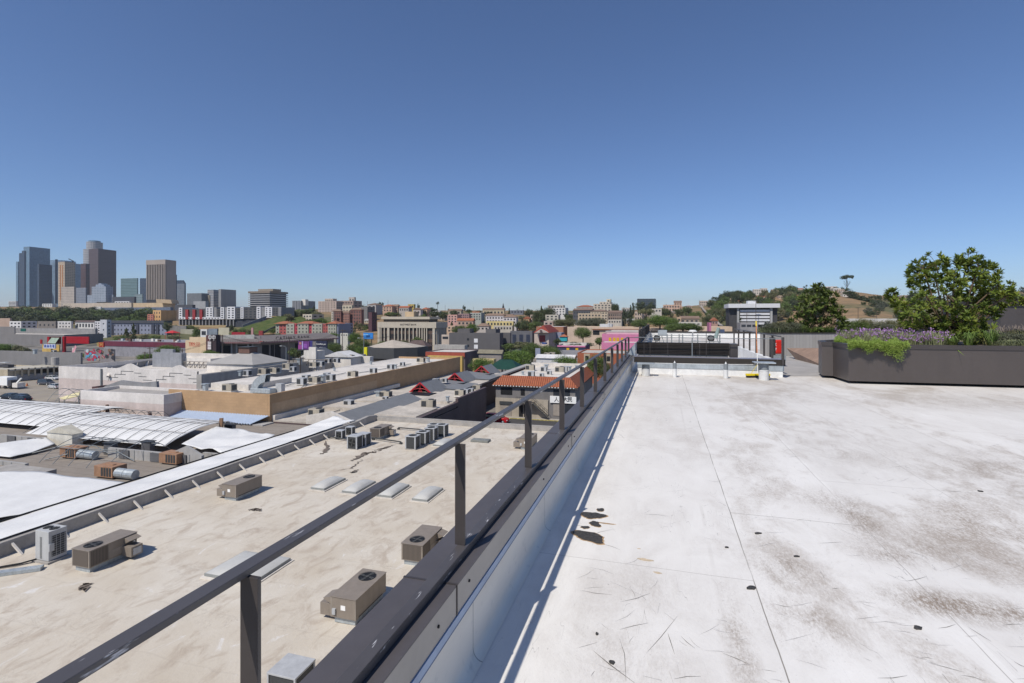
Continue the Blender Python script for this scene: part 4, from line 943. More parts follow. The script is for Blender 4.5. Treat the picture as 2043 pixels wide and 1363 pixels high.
# red gable canopies
REDS = M('red_lacquer', (.50, .03, .04), .5, .12, 2)
def redgable(Y, lb, X=-42.8, s_=1.):
    t = thing('gable_canopy', lb, 'canopy', (X, Y, Z14), 0, 'red edged gable canopies along the arcade')
    z = EYE - 12.3; hw, hh = 3.1 * s_, 2.5 * s_; e0, e1 = V((X - hw, Y, z - hh)), V((X + hw, Y, z - hh)); pk = V((X, Y, z)); L_ = V((0, 7.5, 0))
    m = MB()
    for e in (e0, e1):
        d = V((0, 0, .08)); m.face([e, e + L_, pk + L_, pk]); m.face([e - d, pk - d, pk + L_ - d, e + L_ - d]); m.face([e, pk, pk - d, e - d])
    m.build('roof_sheet', gry, t)
    m = MB()
    for e in (e0, e1): m.bar(e + V((0, -.05, 0)), pk + V((0, -.05, .1)), .12, .2)
    m.bar(e0 + V((0, .1, -.15)), e0 + L_ + V((0, 0, -.15)), .12, .2); m.build('bargeboard', REDS, t)
    m = MB(); base = [e0.lerp(e1, k / 8) + V((0, -.02, .0)) for k in range(9)]
    for k in range(1, 8):
        x = base[k]; top = z - hh * abs(k / 4 - 1) ; m.bar((x.x, Y, z - hh), (x.x, Y, top - .1), .07) if k in (2, 4, 6) else None
    arc = [V((X + hw * .72 * math.cos(PI * k / 14), Y, z - hh + hh * .62 * math.sin(PI * k / 14))) for k in range(15)]; m.tube(arc, .05, 5)
    arc = [V((X + hw * .42 * math.cos(PI * k / 10), Y, z - hh + hh * .38 * math.sin(PI * k / 10))) for k in range(11)]; m.tube(arc, .045, 5)
    for s in (-1, 1): m.bar((X + s * hw * .28, Y, z - hh), (X, Y, z - hh * .35), .06); m.bar((X + s * hw * .5, Y, z - hh), (X + s * hw * .5, Y, z - hh * .52), .06)
    m.bar(e0, e0.lerp(e1, .30), .08); m.bar(e1, e1.lerp(e0, .30), .08)
    m.build('truss', REDS, t)
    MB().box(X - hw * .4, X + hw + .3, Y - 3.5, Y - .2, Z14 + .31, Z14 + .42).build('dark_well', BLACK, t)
redgable(86, 'red edged gable canopy nearest the camera'); redgable(102.5, 'middle red edged gable canopy'); redgable(119.5, 'farthest red edged gable canopy by the street tree')
for y_, lb in ((92.0, 'grey sheet roof between the first and second red gables'), (108.5, 'grey sheet roof between the second and third red gables')):
    o = MB(); o.face([(-45.5, y_, Z14 + .5), (-37.0, y_, Z14 + .2), (-37.0, y_ + 9.5, Z14 + .2), (-45.5, y_ + 9.5, Z14 + .9)]); o.box(-45.5, -37.2, y_ + .1, y_ + 9.4, Z14 - .2, Z14 + .19); tag(o.build('roof_sheet', gry, None), lb, 'roof')

# generic small roof units
def mkunit(name, kind):
    t = thing(name, 'x', 'air conditioner', (0, 0, -500))
    if kind == 0:
        MB().box(-.6, .6, -.45, .45, .12, 1.0).build('cabinet', GRY, t, False, bevel=.02); MB().box(-.62, .62, -.47, .47, 1.003, 1.05).build('lid', GRY, t, False); MB().box(-.52, .1, -.47, -.452, .2, .92).build('grille', GRL, t, False); MB().box(.602, .615, -.35, .35, .2, .92).build('grille', GRL, t, False); MB().box(-.7, .7, -.55, .55, 0, .118).build('base', WROOF, t, False)
    elif kind == 1:
        MB().box(-.9, .9, -.6, .6, .2, 1.25).build('cabinet', M('unit_beige', (.40, .36, .29), .6), t, False, bevel=.02); MB().box(.902, .915, -.45, .45, .35, 1.1).build('grille', GRL, t, False); MB().box(-.8, -.1, -.62, -.602, .35, 1.1).build('grille', GRL, t, False); MB().box(-1.0, 1.0, -.7, .7, 0, .198).build('base', WROOF, t, False); MB().cyl((.4, 0, 1.252), (.4, 0, 1.32), .4, n=14).build('fan', GRL, t, False)
    else:
        MB().box(-.28, .28, -.28, .28, 0, .9).build('shaft', FLASH, t, False); MB().box(-.42, .42, -.42, .42, .903, 1.05).build('cap', FLASH, t, False)
    return t
PROTO = [mkunit('roof_unit', 0), mkunit('roof_unit', 1), mkunit('roof_vent', 2)]
_used = set()
def unit(k, px, py, H, label, s=1., rz=0., grp=None):
    a = G(px, py, H); loc = (a.x, a.y, EYE - H)
    if k not in _used:
        _used.add(k); r = PROTO[k]; r.location = loc; r.rotation_euler = (0, 0, rz); r.scale = (s,) * 3; r['label'] = label
    else: r = dup(PROTO[k], loc, rz, label, None, s)
    r['category'] = 'roof vent' if k == 2 else 'air conditioner'
    r['group'] = grp or 'small air conditioners and vents on the mall roofs'
    return r
# ================================================================ roof units on the mall roofs
def units(H, rows, where):
    for i, (k, px, py, s, w_) in enumerate(rows): unit(k, px, py, H, w_ + ' ' + where, s)
T105 = 11.15
units(T105, [(2, 410, 779, 1., 'small dark vent'), (1, 458, 782, .95, 'pale grey unit by the corner'), (0, 602, 768, 1.1, 'double grilled unit'), (0, 611, 760, 1., 'upright unit behind the double grilled one'), (1, 628, 765, .9, 'beige ribbed unit'), (2, 644, 763, 1.2, 'blue grey duct'), (0, 660, 760, 1.1, 'tilted grey unit'),
    (0, 652, 754, .9, 'small dark unit'), (1, 704, 753, .9, 'lone square unit'), (0, 745, 745, 1., 'square unit near the middle'), (0, 779, 737, 1., 'dark grilled unit'), (2, 789, 735, .8, 'short black vent'), (0, 803, 730, .8, 'white boxy unit'), (1, 840, 724, 1., 'taupe unit beside the end wall'), (2, 854, 722, 1.1, 'round topped vent'), (2, 506, 770, .7, 'thin pipe vent'), (2, 667, 740, .6, 'little black gooseneck vent'), (2, 740, 727, .7, 'small dark vent at the back edge')], 'on the white roof of the tan building')
a = G(526, 784, T105)                                    # big elbow ducts
t = thing('elbow_duct', 'big curved galvanised duct near the corner of the tan building', 'duct', tuple(a))
m = MB(); rows = []
for k in range(9):
    q = PI * k / 8 * .95; c = V((a.x - 1.2 + 1.3 * (1 - math.cos(q)) * .75, a.y, a.z + .7 + 1.5 * math.sin(q * .62))); dx, dz = math.cos(q * .6), 0
    rows.append([c + V((-.55 * math.cos(q * .6), s, .55 * math.sin(q * .6))) if e < 0 else c + V((.55 * math.cos(q * .6), s, -.55 * math.sin(q * .6))) for e, s in ((-1, -.5), (1, -.5), (1, .5), (-1, .5))])
m.grid(rows, 0, True); m.build('elbow', FLASH, t); MB().box(a.x - 1.9, a.x + 1.6, a.y - .6, a.y + .7, a.z, a.z + .7).build('plenum', FLASH, t, bevel=.1); MB().box(a.x + 1.4, a.x + 2.4, a.y + .8, a.y + 1.6, a.z, a.z + 1.3).build('fan_box', GRY, t)
units(14.0, [(1, 631, 833, 1., 'pale green square unit'), (0, 696, 813, 1.1, 'long brown unit'), (1, 770, 795, 1., 'double louvred unit'), (2, 755, 795, 1.2, 'round white tank vent'), (1, 855, 815, 1.1, 'beige cooler on a raised pad'), (0, 769, 800, .7, 'small green faced unit')], 'on the low roof beside the tan building')
units(13.5, [(0, 870, 766, 1., 'twin dark unit by the first red gable'), (0, 888, 763, .8, 'brown unit behind the first red gable'), (1, 918, 791, .9, 'beige window cooler'), (0, 930, 786, .8, 'white unit beside the beige cooler'), (0, 940, 783, .7, 'third white unit from the maroon corner'), (1, 952, 779, .8, 'orange topped unit at the street end'), (2, 893, 800, .7, 'flat vent')], 'near the maroon wall')
# ---------------------------------------------------------------- white buildings with gabled parapets
PINKW = M('pink_white_wall', (.58, .49, .45), .8, .12, .3)
r = thing('gabled_building', 'white rendered building with a low grey gable roof left of the tan building', 'building', (-81.8, 54.3, 0))
MB().box(-81.8, -65.9, 54.3, 57.05, 2, EYE - 12.1).build('base', PINKW, r); MB().ring(-81.8, -65.9, 54.3, 60, EYE - 12.098, EYE - 10.8, .35).build('wall', WW, r)
m = MB(); m.face([(-81.4, 54.7, EYE - 11.5), (-66.3, 54.7, EYE - 11.5), (-66.3, 59.6, EYE - 11.2), (-81.4, 59.6, EYE - 11.2)]); m.build('roof', GRAVEL, r)
m = MB(); yb = 60.01; poly = [(X_at(a_, yb), zy(b_, dY(a_, yb))) for a_, b_ in ((172, 800), (315, 800), (312, 761), (280, 764), (241, 759), (210, 770))]
m.face([(x, yb, z) for x, z in poly]); m.face([(x, yb + .4, z) for x, z in reversed(poly)])
for i in range(6): p, q = poly[i], poly[(i + 1) % 6]; m.face([(p[0], yb, p[1]), (p[0], yb + .4, p[1]), (q[0], yb + .4, q[1]), (q[0], yb, q[1])])
m.build('gable_wall', M('grey_render', (.25, .25, .255), .85), r)
for px, py in ((208, 818), (325, 826)): q = P(px, py, 73); MB().box(q.x - .12, q.x + .12, 54.0, 54.29, q.z - .8, q.z + .7).build('downpipe', M('rust_brown', (.16, .09, .07)), r)
r = thing('hall_building', 'long white hall with two gable shaped bumps along its parapet', 'building', (-137.9, 86.8, 0))
XA, XB = -137.9, -96.; zt = EYE - 11.8
def bump(px): return X_at(px, 86.8)
g1, g2 = bump(258), bump(356)
top = [(XA, zt), (g1 - 4.4, zt), (g1 - 2.9, zt + .25), (g1 - .6, zt + 1.1), (g1, zt + 1.2), (g1 + .6, zt + 1.1), (g1 + 2.9, zt + .25), (g1 + 4.4, zt), (g2 - 4.4, zt), (g2 - 2.9, zt + .25), (g2 - .6, zt + 1.1), (g2, zt + 1.2), (g2 + .6, zt + 1.1), (g2 + 2.9, zt + .25), (g2 + 4.4, zt), (XB, zt)]
m = MB(); zl = EYE - 14.6
for (xa, za), (xb, zb) in zip(top, top[1:]):
    m.face([(xa, 86.8, zl), (xb, 86.8, zl), (xb, 86.8, zb), (xa, 86.8, za)]); m.face([(xb, 87.2, zl), (xa, 87.2, zl), (xa, 87.2, za), (xb, 87.2, zb)]); m.face([(xa, 86.8, za), (xb, 86.8, zb), (xb, 87.2, zb), (xa, 87.2, za)])
m.build('wall', WW, r); MB().box(XA, XB, 86.802, 87.2, .02, zl - .002).build('lower_wall', PINKW, r)
MB().box(XA + .002, XA + .4, 87.21, 121, .02, zt).build('side_wall', WW, r)
MB().box(XA + .41, XB, 87.21, 121, zt - 1.5, zt - 1.2).build('roof', WROOF, r)
m = MB()
for gx in (g1, g2):
    for k, (a_, w_) in enumerate(((1.6, 3.0), (.7, 1.8), (-.2, 1.8))):
        z = zt - .6 - k * .75; xx = gx - 2.4 - k * 1.9
        m.box(xx, xx + 3.6 - k * .4, 86.76, 86.799, z, z + .09); m.box(xx - .09, xx, 86.76, 86.799, z - .75, z + .09); m.box(gx + 1.5 + k * 1.3, gx + 3.5 + k * 1.6, 86.76, 86.799, z - .3, z - .21)
m.build('stepped_trim', GRL, r)
MB().box(-124, -123.7, 86.5, 86.79, 3, 8).build('downpipe', PIPEG, r)
aw = thing('canvas_awning', 'pale yellow canvas awning at the corner of the white hall', 'awning', (-95, 62, 5)); q = [P(118, 794, 112), P(160, 781, 104), P(157, 790, 100), P(128, 797, 104)]
m = MB(); m.face(q); m.face([v_ - V((0, 0, .1)) for v_ in reversed(q)]); m.build('canvas', M('cream_yellow', (.62, .55, .32), .8), aw); m = MB(); [m.bar(v_, v_ - V((0, 0, 4)), .12) for v_ in q]; m.build('pole', PIPEG, aw)
bldg('shop_unit', 'maroon shuttered opening below the yellow awning', 'shop', (at(141, 103)[0], at(160, 103)[0]), (at(141, 103)[1] + 4, at(141, 103)[1] + 7), (1, EYE - 14.6), M('maroon_shutter', (.10, .055, .055)))
# back parapet with white buttresses, truss and white halls
r = thing('recessed_roof', 'sunken roof with a grey back wall and white buttresses behind the white hall', 'building', (-135, 116, 0))
GW = M('back_wall_grey', (.27, .27, .275), .85, .1, .3)  # even grey for the whole back wall
m = MB(); a, b = G(214, 733, 11.65), G(313, 716, 11.65); 
q = [a, b]; m.face([a - V((0, 0, 4)), b - V((0, 0, 4)), b, a]); dd = V((-.3, .5, 0)); m.face([b + dd - V((0, 0, 4)), a + dd - V((0, 0, 4)), a + dd, b + dd]); m.face([a, b, b + dd, a + dd]); m.build('back_wall', GW, r)
for k in range(4):
    p = a.lerp(b, .08 + .24 * k); MB().bar(p - V((0, .2, .3)), p + V((2.2, -2.5, -2.0)), .5, .4).build('buttress', WROOF, r)
def gb(name, label, cat, xl, xc, xr, yt, wall, d=None, t=None, zb=-1., **k):
    X, Y, zt_ = solve(xl, xc, xr, yt, d, t); return bldg(name, label, cat, X, Y, (zb, zt_), wall, **k)
OFFW = M('off_white_wall', (.67, .63, .575), .8, .14, .3)
r = gb('flat_hall', 'broad white hall with a lattice truss along its front', 'building', 312, 420, 462, 716, OFFW, t=10.6, roof=WROOF)
o_ = Vector(r['_o']); dh = dY(420, o_.y); x1_ = at(420, dh)[0]
m = MB(); ya = o_.y - .6; za, zb_ = zy(722, 129), zy(736, 129)
n_ = 12
for z in (za, zb_): m.bar((o_.x - 2, ya, z), (x1_, ya, z), .14)
for k in range(n_):
    xa, xb = o_.x + (x1_ - o_.x) * k / n_, o_.x + (x1_ - o_.x) * (k + 1) / n_; m.bar((xa, ya, zb_), (xb, ya, za), .12); m.bar((xb, ya, za), (xb, ya, zb_), .12)
m.build('truss', M('truss_grey', (.22, .2, .18)), r)
gb('stepped_parapet', 'grey stepped parapet with white end faces left of the lattice truss', 'building', 304, 362, 372, 705, M('grey_blue_wall', (.27, .28, .30)), t=9.3, zb=2, par=.2)
gb('stepped_parapet', 'taller middle step of the grey stepped parapet', 'building', 320, 345, 350, 697, M('grey_blue_wall'), t=8.7, zb=2, par=.2)
for a_ in ((370, 463, 470, 707, 10.2, 'low white roof block behind the lattice truss'), ): gb('flat_hall', a_[5], 'building', a_[0], a_[1], a_[2], a_[3], OFFW, t=a_[4])
HIPR = M('hip_roof_grey', (.33, .32, .305), .85, .08, .4, streak=False)
def roofpoly(name, label, pts_e, pts_r, cat='roof', mat=HIPR, wall=None, drop=3.5):
    t = thing(name, label, cat, tuple(pts_e[0])); m = MB(); n = len(pts_e)
    for i in range(n):
        a_, b_ = pts_e[i], pts_e[(i + 1) % n]; c_, d_ = pts_r[i], pts_r[(i + 1) % n]
        f = [a_, b_, d_] + ([] if (c_ - d_).length < .01 else [c_]); m.face(f)
    m.build('roof_sheet', mat, t); m = MB()
    for i in range(n):
        a_, b_ = pts_e[i], pts_e[(i + 1) % n]; z = V((0, 0, drop)); m.face([a_ - z, b_ - z, b_, a_])
    m.build('wall', wall or OFFW, t); return t
# hip roof with cupola
ec = G(497, 728, 11.0); x0_, x1_, y0_, y1_ = ec.x - 13, ec.x + 1, ec.y, ec.y + 12
t = thing('hip_building', 'pyramid roofed grey hall with a rusty cupola on top', 'building', (x0_, y0_, 0)); z_ = EYE - 11
MB().box(x0_ + .4, x1_ - .4, y0_ + .4, y1_ - .4, .02, z_ - .002).build('wall', OFFW, t); MB().hip(x0_, x1_, y0_, y1_, z_, 2.6, 6.0).build('roof', HIPR, t)
xm, ym = (x0_ + x1_) / 2, (y0_ + y1_) / 2; MB().box(xm - 1.6, xm + 1.6, ym - 1.3, ym + 1.3, z_ + 2.2, z_ + 3.6).build('cupola', M('rust_brown', (.16, .09, .07)), t); MB().box(xm - 1.9, xm + 1.9, ym - 1.6, ym + 1.6, z_ + 3.603, z_ + 3.75).build('cupola_lid', GRL, t)
X, Y, zt_ = solve(500, 592, None, 712, t=10.7); z_ = zt_
t = thing('hip_building', 'long grey hip roofed hall stretching right from the cupola', 'building', (X[0], Y[0], 0)); MB().box(x1_ - 2, X[1], Y[0] + 1, Y[0] + 15, .02, EYE - 10.9).build('wall', M('beige_grey_wall', (.40, .38, .35)), t); MB().hip(x1_ - 2.4, X[1] + .4, Y[0] + .6, Y[0] + 15.4, EYE - 10.89, 2.2, 5).build('roof', HIPR, t)
gb('low_building', 'low pale building with a shallow hip roof in front of the cupola hall', 'building', 443, 480, 500, 741, OFFW, t=12.6, kind='hip', rh=1.3, rmat=HIPR)
# long low wall band running to the billboard and roof of the second row
gb('long_parapet', 'long grey parapet running diagonally behind the tan building', 'wall', 392, 402, 730, 748, M('beige_grey_wall'), t=11.6, par=.9, roof=WROOF)
units(12.2, [(2, 480, 750, 1., 'cluster of black vents'), (0, 494, 750, 1.1, 'tangled metal hood'), (1, 527, 748, 1.1, 'dark louvred cooler'), (1, 548, 745, 1., 'tall beige cooler'), (2, 558, 744, 1., 'blue grey vent'), (1, 574, 737, 1.1, 'square grey cooler'), (0, 585, 741, 1., 'white round topped unit'), (2, 598, 728, 1.6, 'black standpipe'), (0, 640, 731, 1.2, 'white paired unit'), (1, 627, 733, 1., 'dark duct heap'), (0, 655, 724, 1.1, 'cream unit'), (0, 672, 724, 1.2, 'double fan unit'), (1, 698, 719, 1.2, 'pair of beige boxes'), (0, 712, 716, 1.3, 'tall grey box')], 'on the roof strip behind the tan building')
r = gb('sign_tower', 'stepped white parapet tower in front of the billboards', 'building', 606, 634, 648, 700, OFFW, t=8.9, zb=1); 
gb('sign_tower', 'narrow upper block of the stepped white parapet tower', 'building', 616, 630, 633, 693, OFFW, t=7.9, zb=8)
q = Vector(r['_o']); m = MB()
for k in range(5): m.bar((q.x + k * 1.6, q.y - 2, 6), (q.x + (k + 1) * 1.6, q.y - 2, 9), .12)
m.bar((q.x - 2, q.y - 2, 9), (q.x + 9, q.y - 2, 9), .14); o = m.build('lattice_truss', M('truss_grey'), None); tag(o, 'short lattice truss in front of the stepped white tower', 'truss')
gb('white_shed', 'white gabled shed roof right of the billboards', 'building', 648, 700, 722, 713, OFFW, t=11.2, kind='gaby', rh=1.5, rmat=M('white_sheet', (.62, .61, .6), .7))
gb('white_shed', 'white flat block ending at the yellow banner', 'building', 700, 738, 745, 712, OFFW, t=11.4)
# ---------------------------------------------------------------- octagonal dark canopy building
OC = M('dark_grey_fascia', (.065, .066, .068), .6, .1, .4)
t = thing('octagon_building', 'dark fascia pavilion with a pale faceted roof', 'building', (*at(790, 172), 0))
cx_, cy_ = at(793, 180); 
ring8 = [(cx_ + 10.6 * math.cos(PI / 8 + k * PI / 4), cy_ + 10.6 * math.sin(PI / 8 + k * PI / 4)) for k in range(8)]
zc = zy(694, 172); MB().prism(ring8, zc - 3.6, zc).build('fascia', OC, t); MB().prism([(cx_ + (x - cx_) * .8, cy_ + (y - cy_) * .8) for x, y in ring8], .02, zc - 3.602).build('wall', M('tan_wall', (.36, .26, .17)), t)
m = MB(); ap = V((cx_ - 2, cy_, zc + 2.3)); rr = [V((cx_ + (x - cx_) * .92, cy_ + (y - cy_) * .92, zc + .01)) for x, y in ring8]
for k in range(8): m.face([rr[k], rr[(k + 1) % 8], ap])
m.build('roof', M('pavilion_roof', (.42, .37, .31), .85, .1, .3), t); 
gb('annex', 'flat dark grey canopy wing left of the faceted pavilion', 'building', 733, 790, 800, 697, OC, t=10.9, zb=5.4, roof=M('pavilion_roof'), par=.15)
gb('brown_shed', 'dark brown hip roof behind the pale pavilion roof', 'building', 806, 850, 862, 692, M('brown_wall', (.12, .09, .08)), d=205, kind='hip', rh=2.5, rmat=M('dark_tile', (.10, .07, .065)))
# red fascia shop, dark block
r = gb('red_fascia_shop', 'flat shop with a brick red fascia and dark mauve side wall', 'shop', 850, 928, 957, 703, M('mauve_wall', (.14, .11, .115)), d=160, par=.25)
q = Vector(r['_o']); MB().box(q.x, at(928, 160)[0], q.y - .4, q.y - .002, zy(703, 160) - 1.5, zy(703, 160) - .1).build('fascia', M('brick_red', (.36, .08, .05)), r)
gb('cream_block', 'long cream parapet block behind the red fascia shop', 'building', 866, 927, 933, 689, M('beige_grey_wall'), d=190); gb('ochre_shop', 'ochre and white shop front beside the mauve wall', 'shop', 853, 922, 925, 711, M('ochre', (.55, .38, .12)), d=148)
DG = M('charcoal_wall', (.105, .100, .102), .8, .06, .3)
r = gb('charcoal_block', 'plain charcoal grey block with two small white windows', 'building', 896, 997, 1004, 665, DG, d=230, par=.4)
q = Vector(r['_o']); dd_ = dY(950, q.y); x_ = at(950, dd_)[0]
for k, py in enumerate((678, 690)): MB().box(x_ - 1, x_ + .8, q.y - .08, q.y - .003, zy(py, dd_) - 1.3, zy(py, dd_) + .5).build('window', M('white_frame', (.7, .7, .7), .5), r)
for k, py in enumerate((676, 689)): x2 = at(932, dd_)[0]; MB().box(x2 - .5, x2 + .5, q.y - .08, q.y - .003, zy(py, dd_) - .8, zy(py, dd_) + .2).build('window', WIN, r)
gb('charcoal_block', 'upper left step of the charcoal block', 'building', 913, 937, 945, 656, DG, d=236, zb=12, par=.2); gb('charcoal_block', 'upper right step of the charcoal block', 'building', 969, 989, 998, 657, DG, d=236, zb=12, par=.2)
r = gb('charcoal_garage', 'dark multi level garage with open decks right of the charcoal block', 'garage', 997, 1018, 1020, 664, DG, d=236); gb('fin_building', 'dark building with slanted fins and glass bays', 'building', 1018, 1062, 1066, 661, M('fin_grey', (.13, .13, .14)), d=245, S=(3, 1, .55, .85, .05, .95, M('blue_glass', (.05, .06, .09), .1)))
q = Vector(r['_o']); [MB().box(q.x + .6, q.x + 4.4, q.y - .05, q.y - .003, z, z + 1.7).build('opening', BLACK, r) for z in (6.2, 2.8)]
r = gb('low_shed', 'low brown roofed shed with pale wall in front of the charcoal block', 'shed', 955, 1000, 1004, 706, M('shed_wall', (.27, .24, .22)), d=165, kind='gabx', rh=1.2, rmat=M('olive_roof', (.20, .18, .13)))
gb('yellow_kiosk', 'yellow walled kiosk behind the round street tree', 'kiosk', 943, 985, 990, 717, M('kiosk_yellow', (.55, .45, .22)), d=150, S=(3, 1, .5, .5))
t = thing('green_canopy', 'dark green hipped canvas canopy between the street trees', 'canopy', (*at(985, 138), 0)); x_, y_ = at(986, 138); MB().hip(x_ - 2.6, x_ + 6.8, y_, y_ + 8, zy(737, 138), 2.4, 3).build('canvas', M('canopy_green', (.006, .045, .032), .6), t); m = MB(); [m.cyl((x_ + a_, y_ + .5, 0), (x_ + a_, y_ + .5, zy(737, 138)), .1) for a_ in (-1.6, 3, 5.8)]; m.build('pole', PIPEG, t)
# ---------------------------------------------------------------- tile roofed shop on the street
def tiles():
    n = N('clay_barrel_tiles'); p = n.sep(n.P()); nm = n.new('ShaderNodeNewGeometry').outputs['True Normal']; q = n.sep(nm)
    ax = n.math('GREATER_THAN', n.math('ABSOLUTE', q[0]), n.math('ABSOLUTE', q[1])); h = n.math('ADD', n.math('MULTIPLY', ax, p[1]), n.math('MULTIPLY', n.math('SUBTRACT', 1., ax), p[0]))
    f = n.math('SINE', n.math('MULTIPLY', h, 2 * PI / .42)); v_ = n.math('FRACT', n.math('MULTIPLY', p[2], 2.6))
    c = n.mix(n.ramp(n.noise(1.5, 5), .3, .7), (.33, .095, .045), (.43, .145, .07)); c = n.mix(n.ramp(f, -1, -.3, .75, 0), c, (.10, .03, .02)); c = n.mix(n.ramp(v_, 0, .12, .5, 0), c, (.14, .05, .03))
    n.bump(n.math('ADD', f, v_), .8, .08); return n.fin(c, .75, 0, .3)
TILE = tiles()
r = thing('tile_roof_building', 'two storey street building with an orange clay tile skirt roof', 'building', (-32.7, 97.6, 0))
XL, XR, YA, YB_ = -32.7, -15.4, 97.6, 123.8
MB().box(XL + .6, XR - .6, YA + .6, YB_, .02, 6.7).build('wall', M('shop_grey', (.185, .175, .17), .85, .1, .5), r); MB().box(XL + .62, XR - 5.9, YA + .35, YA + .59, .02, 3.7).build('ground_floor', M('shop_tan', (.40, .35, .28), .85), r)
m = MB(); e, k_ = 6.35, 8.1; o4 = [(XL, YA), (XR, YA), (XR, YB_), (XL, YB_)]; i4 = [(XL + 1.6, YA + 1.8), (XR - 1.9, YA + 1.8), (XR - 1.9, YB_), (XL + 1.6, YB_)]
for a_, b_ in ((0, 1), (1, 2)): m.face([(*o4[a_], e), (*o4[b_], e), (*i4[b_], k_), (*i4[a_], k_)])
m.face([(*o4[3], e), (*o4[0], e), (*i4[0], k_), (*i4[3], k_)]); m.build('tile_skirt', TILE, r)
m = MB(); m.box(XL + .02, XR - .02, YA + .02, YB_, e - .28, e - .02); m.build('eave', M('eave_dark', (.09, .07, .06)), r); m = MB(); [m.box(XL + .2 + q_ * .6, XL + .4 + q_ * .6, YA - .06, YA + .018, e - .2, e - .04) for q_ in range(28)]; m.build('rafter_tail', WHT, r).__setitem__('kind', 'stuff')
MB().box(i4[0][0] + .01, i4[1][0] - .01, i4[0][1] + .01, YB_, e, k_ - .55).build('roof', WROOF, r); MB().box(i4[0][0], i4[1][0], YB_ + .01, YB_ + .4, e, k_ + .5).build('back_parapet', WROOF, r); MB().box(i4[0][0] - 1.5, i4[0][0] - .02, i4[0][1], YB_, k_ - .2, k_ + .1).build('ridge_cap', HIPR, r)
def spx(px, py, Y_=97.6 + .6): dd2 = dY(px, Y_); return V((at(px, dd2)[0], Y_, zy(py, dd2)))
def rect(px0, py0, px1, py1, mat, name, par, dy=.05, Y_=98.2):
    a_, b_ = spx(px0, py1, Y_), spx(px1, py0, Y_); return MB().box(a_.x, b_.x, Y_ - dy, Y_ - .004, a_.z, b_.z).build(name, mat, par)
rect(999, 774, 1022, 787, BLACK, 'window', r); rect(1039, 777, 1047, 789, BLACK, 'window', r); rect(1104, 779, 1137, 791, WIN, 'window', r); rect(1098, 792, 1150, 803, WHT, 'sign_board', r, .3); rect(998, 801, 1023, 806, GRL, 'door_lintel', r, .5); rect(999, 806, 1021, 832, M('shutter', (.33, .29, .25)), 'shutter', r, .35); rect(1104, 807, 1118, 829, M('shutter'), 'shutter', r, .1); rect(1121, 806, 1150, 830, WIN, 'shop_window', r, .1)
for px, w_ in ((1036, .5), (1046, .9)): rect(px, 808, px + 8, 833, BLACK, 'door', r, .32)
for s_, px in (('人', 1110), ('大', 1128), ('民', 1137)):
    q = spx(px, 797.5, 97.85); text_mesh(s_, 1.0, .03, 'lettering', BLACK, r, (q.x, q.y, q.z), RS)
st = thing('outdoor_stair', 'dark steel outdoor stair on the front of the tile roofed building', 'stair', (*spx(1065, 815)[:2], 0)); m = MB(); A_, B_ = spx(1062, 803, 96.9), spx(1093, 832, 96.9)
for k in range(14): c_ = A_.lerp(B_, k / 13); m.box(c_.x - .15, c_.x + .15, 96.4, 97.4, c_.z - .05, c_.z)
m.build('tread', M('tread_tan', (.35, .31, .25)), st).__setitem__('kind', 'stuff'); m = MB(); up = V((0, 0, 1))
for yy in (96.4, 97.4): m.bar(V((A_.x, yy, A_.z)), V((B_.x, yy, B_.z)), .08, .2); m.bar(V((A_.x, yy, A_.z)) + up, V((B_.x, yy, B_.z)) + up, .05); [m.bar(V((A_.lerp(B_, k / 4).x, yy, A_.lerp(B_, k / 4).z)), V((A_.lerp(B_, k / 4).x, yy, A_.lerp(B_, k / 4).z + 1)), .05) for k in range(5)]
m.build('stringer', GRL, st); MB().box(A_.x - 3.2, A_.x + .2, 96.2, 98.1, A_.z - .15, A_.z).build('landing', M('shop_tan'), st)
m = MB(); [m.bar((A_.x - 3.1 + k * .35, 96.25, A_.z), (A_.x - 3.1 + k * .35, 96.25, A_.z + 1), .04) for k in range(9)]; m.bar((A_.x - 3.2, 96.25, A_.z + 1), (A_.x, 96.25, A_.z + 1), .06); m.build('balustrade', GRL, st)
units(12.45, [(1, 1058, 740, 1.1, 'white box and brown cooler'), (0, 1060, 752, 1.1, 'tall dark grilled unit'), (0, 1085, 742, 1.1, 'black unit on legs'), (1, 1117, 744, 1.1, 'grey double unit'), (0, 1126, 742, 1.2, 'wide dark unit'), (2, 1137, 740, 1., 'rusty round vent'), (2, 1090, 738, 1.2, 'upright blue grey duct'), (0, 1096, 748, .8, 'small white unit'), (2, 1043, 748, .7, 'low white vent'), (0, 1081, 752, .7, 'little beige unit'), (2, 1150, 737, .9, 'square vent behind the handrail')], 'on the roof of the tile roofed building')
# ---------------------------------------------------------------- street, kerb, car park
def asph(name, c1, c2):
    n = N(name); a = n.noise(.15, 5); b = n.noise(6, 4); c = n.mix(n.ramp(a, .3, .7), c1, c2); c = n.mix(n.ramp(b, .5, .8, 0, .3), c, mul(c1, .6)); return n.fin(c, .9, 0, .2)
ASP = asph('asphalt', (.058, .057, .058), (.085, .083, .082))
struct(MB().box(-60, -1.3, 57.4, 96.4, .0, .012).build('road', ASP, None))
struct(MB().box(-33, -1.3, 96.42, 97.9, 0, .14).build('pavement', M('pavement', (.36, .33, .29), .9), None)); o = MB().box(-33, -1.3, 96.30, 96.41, 0, .15).build('kerb', M('kerb_yellow', (.50, .42, .12), .8, .4, 2), None); struct(o)
CP = asph('car_park_asphalt', (.255, .225, .185), (.32, .285, .24))
a_, b_ = G(-300, 845, 20), G(160, 756, 20); struct(MB().box(-230, -139, 62, 150, .0, .014).build('car_park', CP, None))
m = MB()
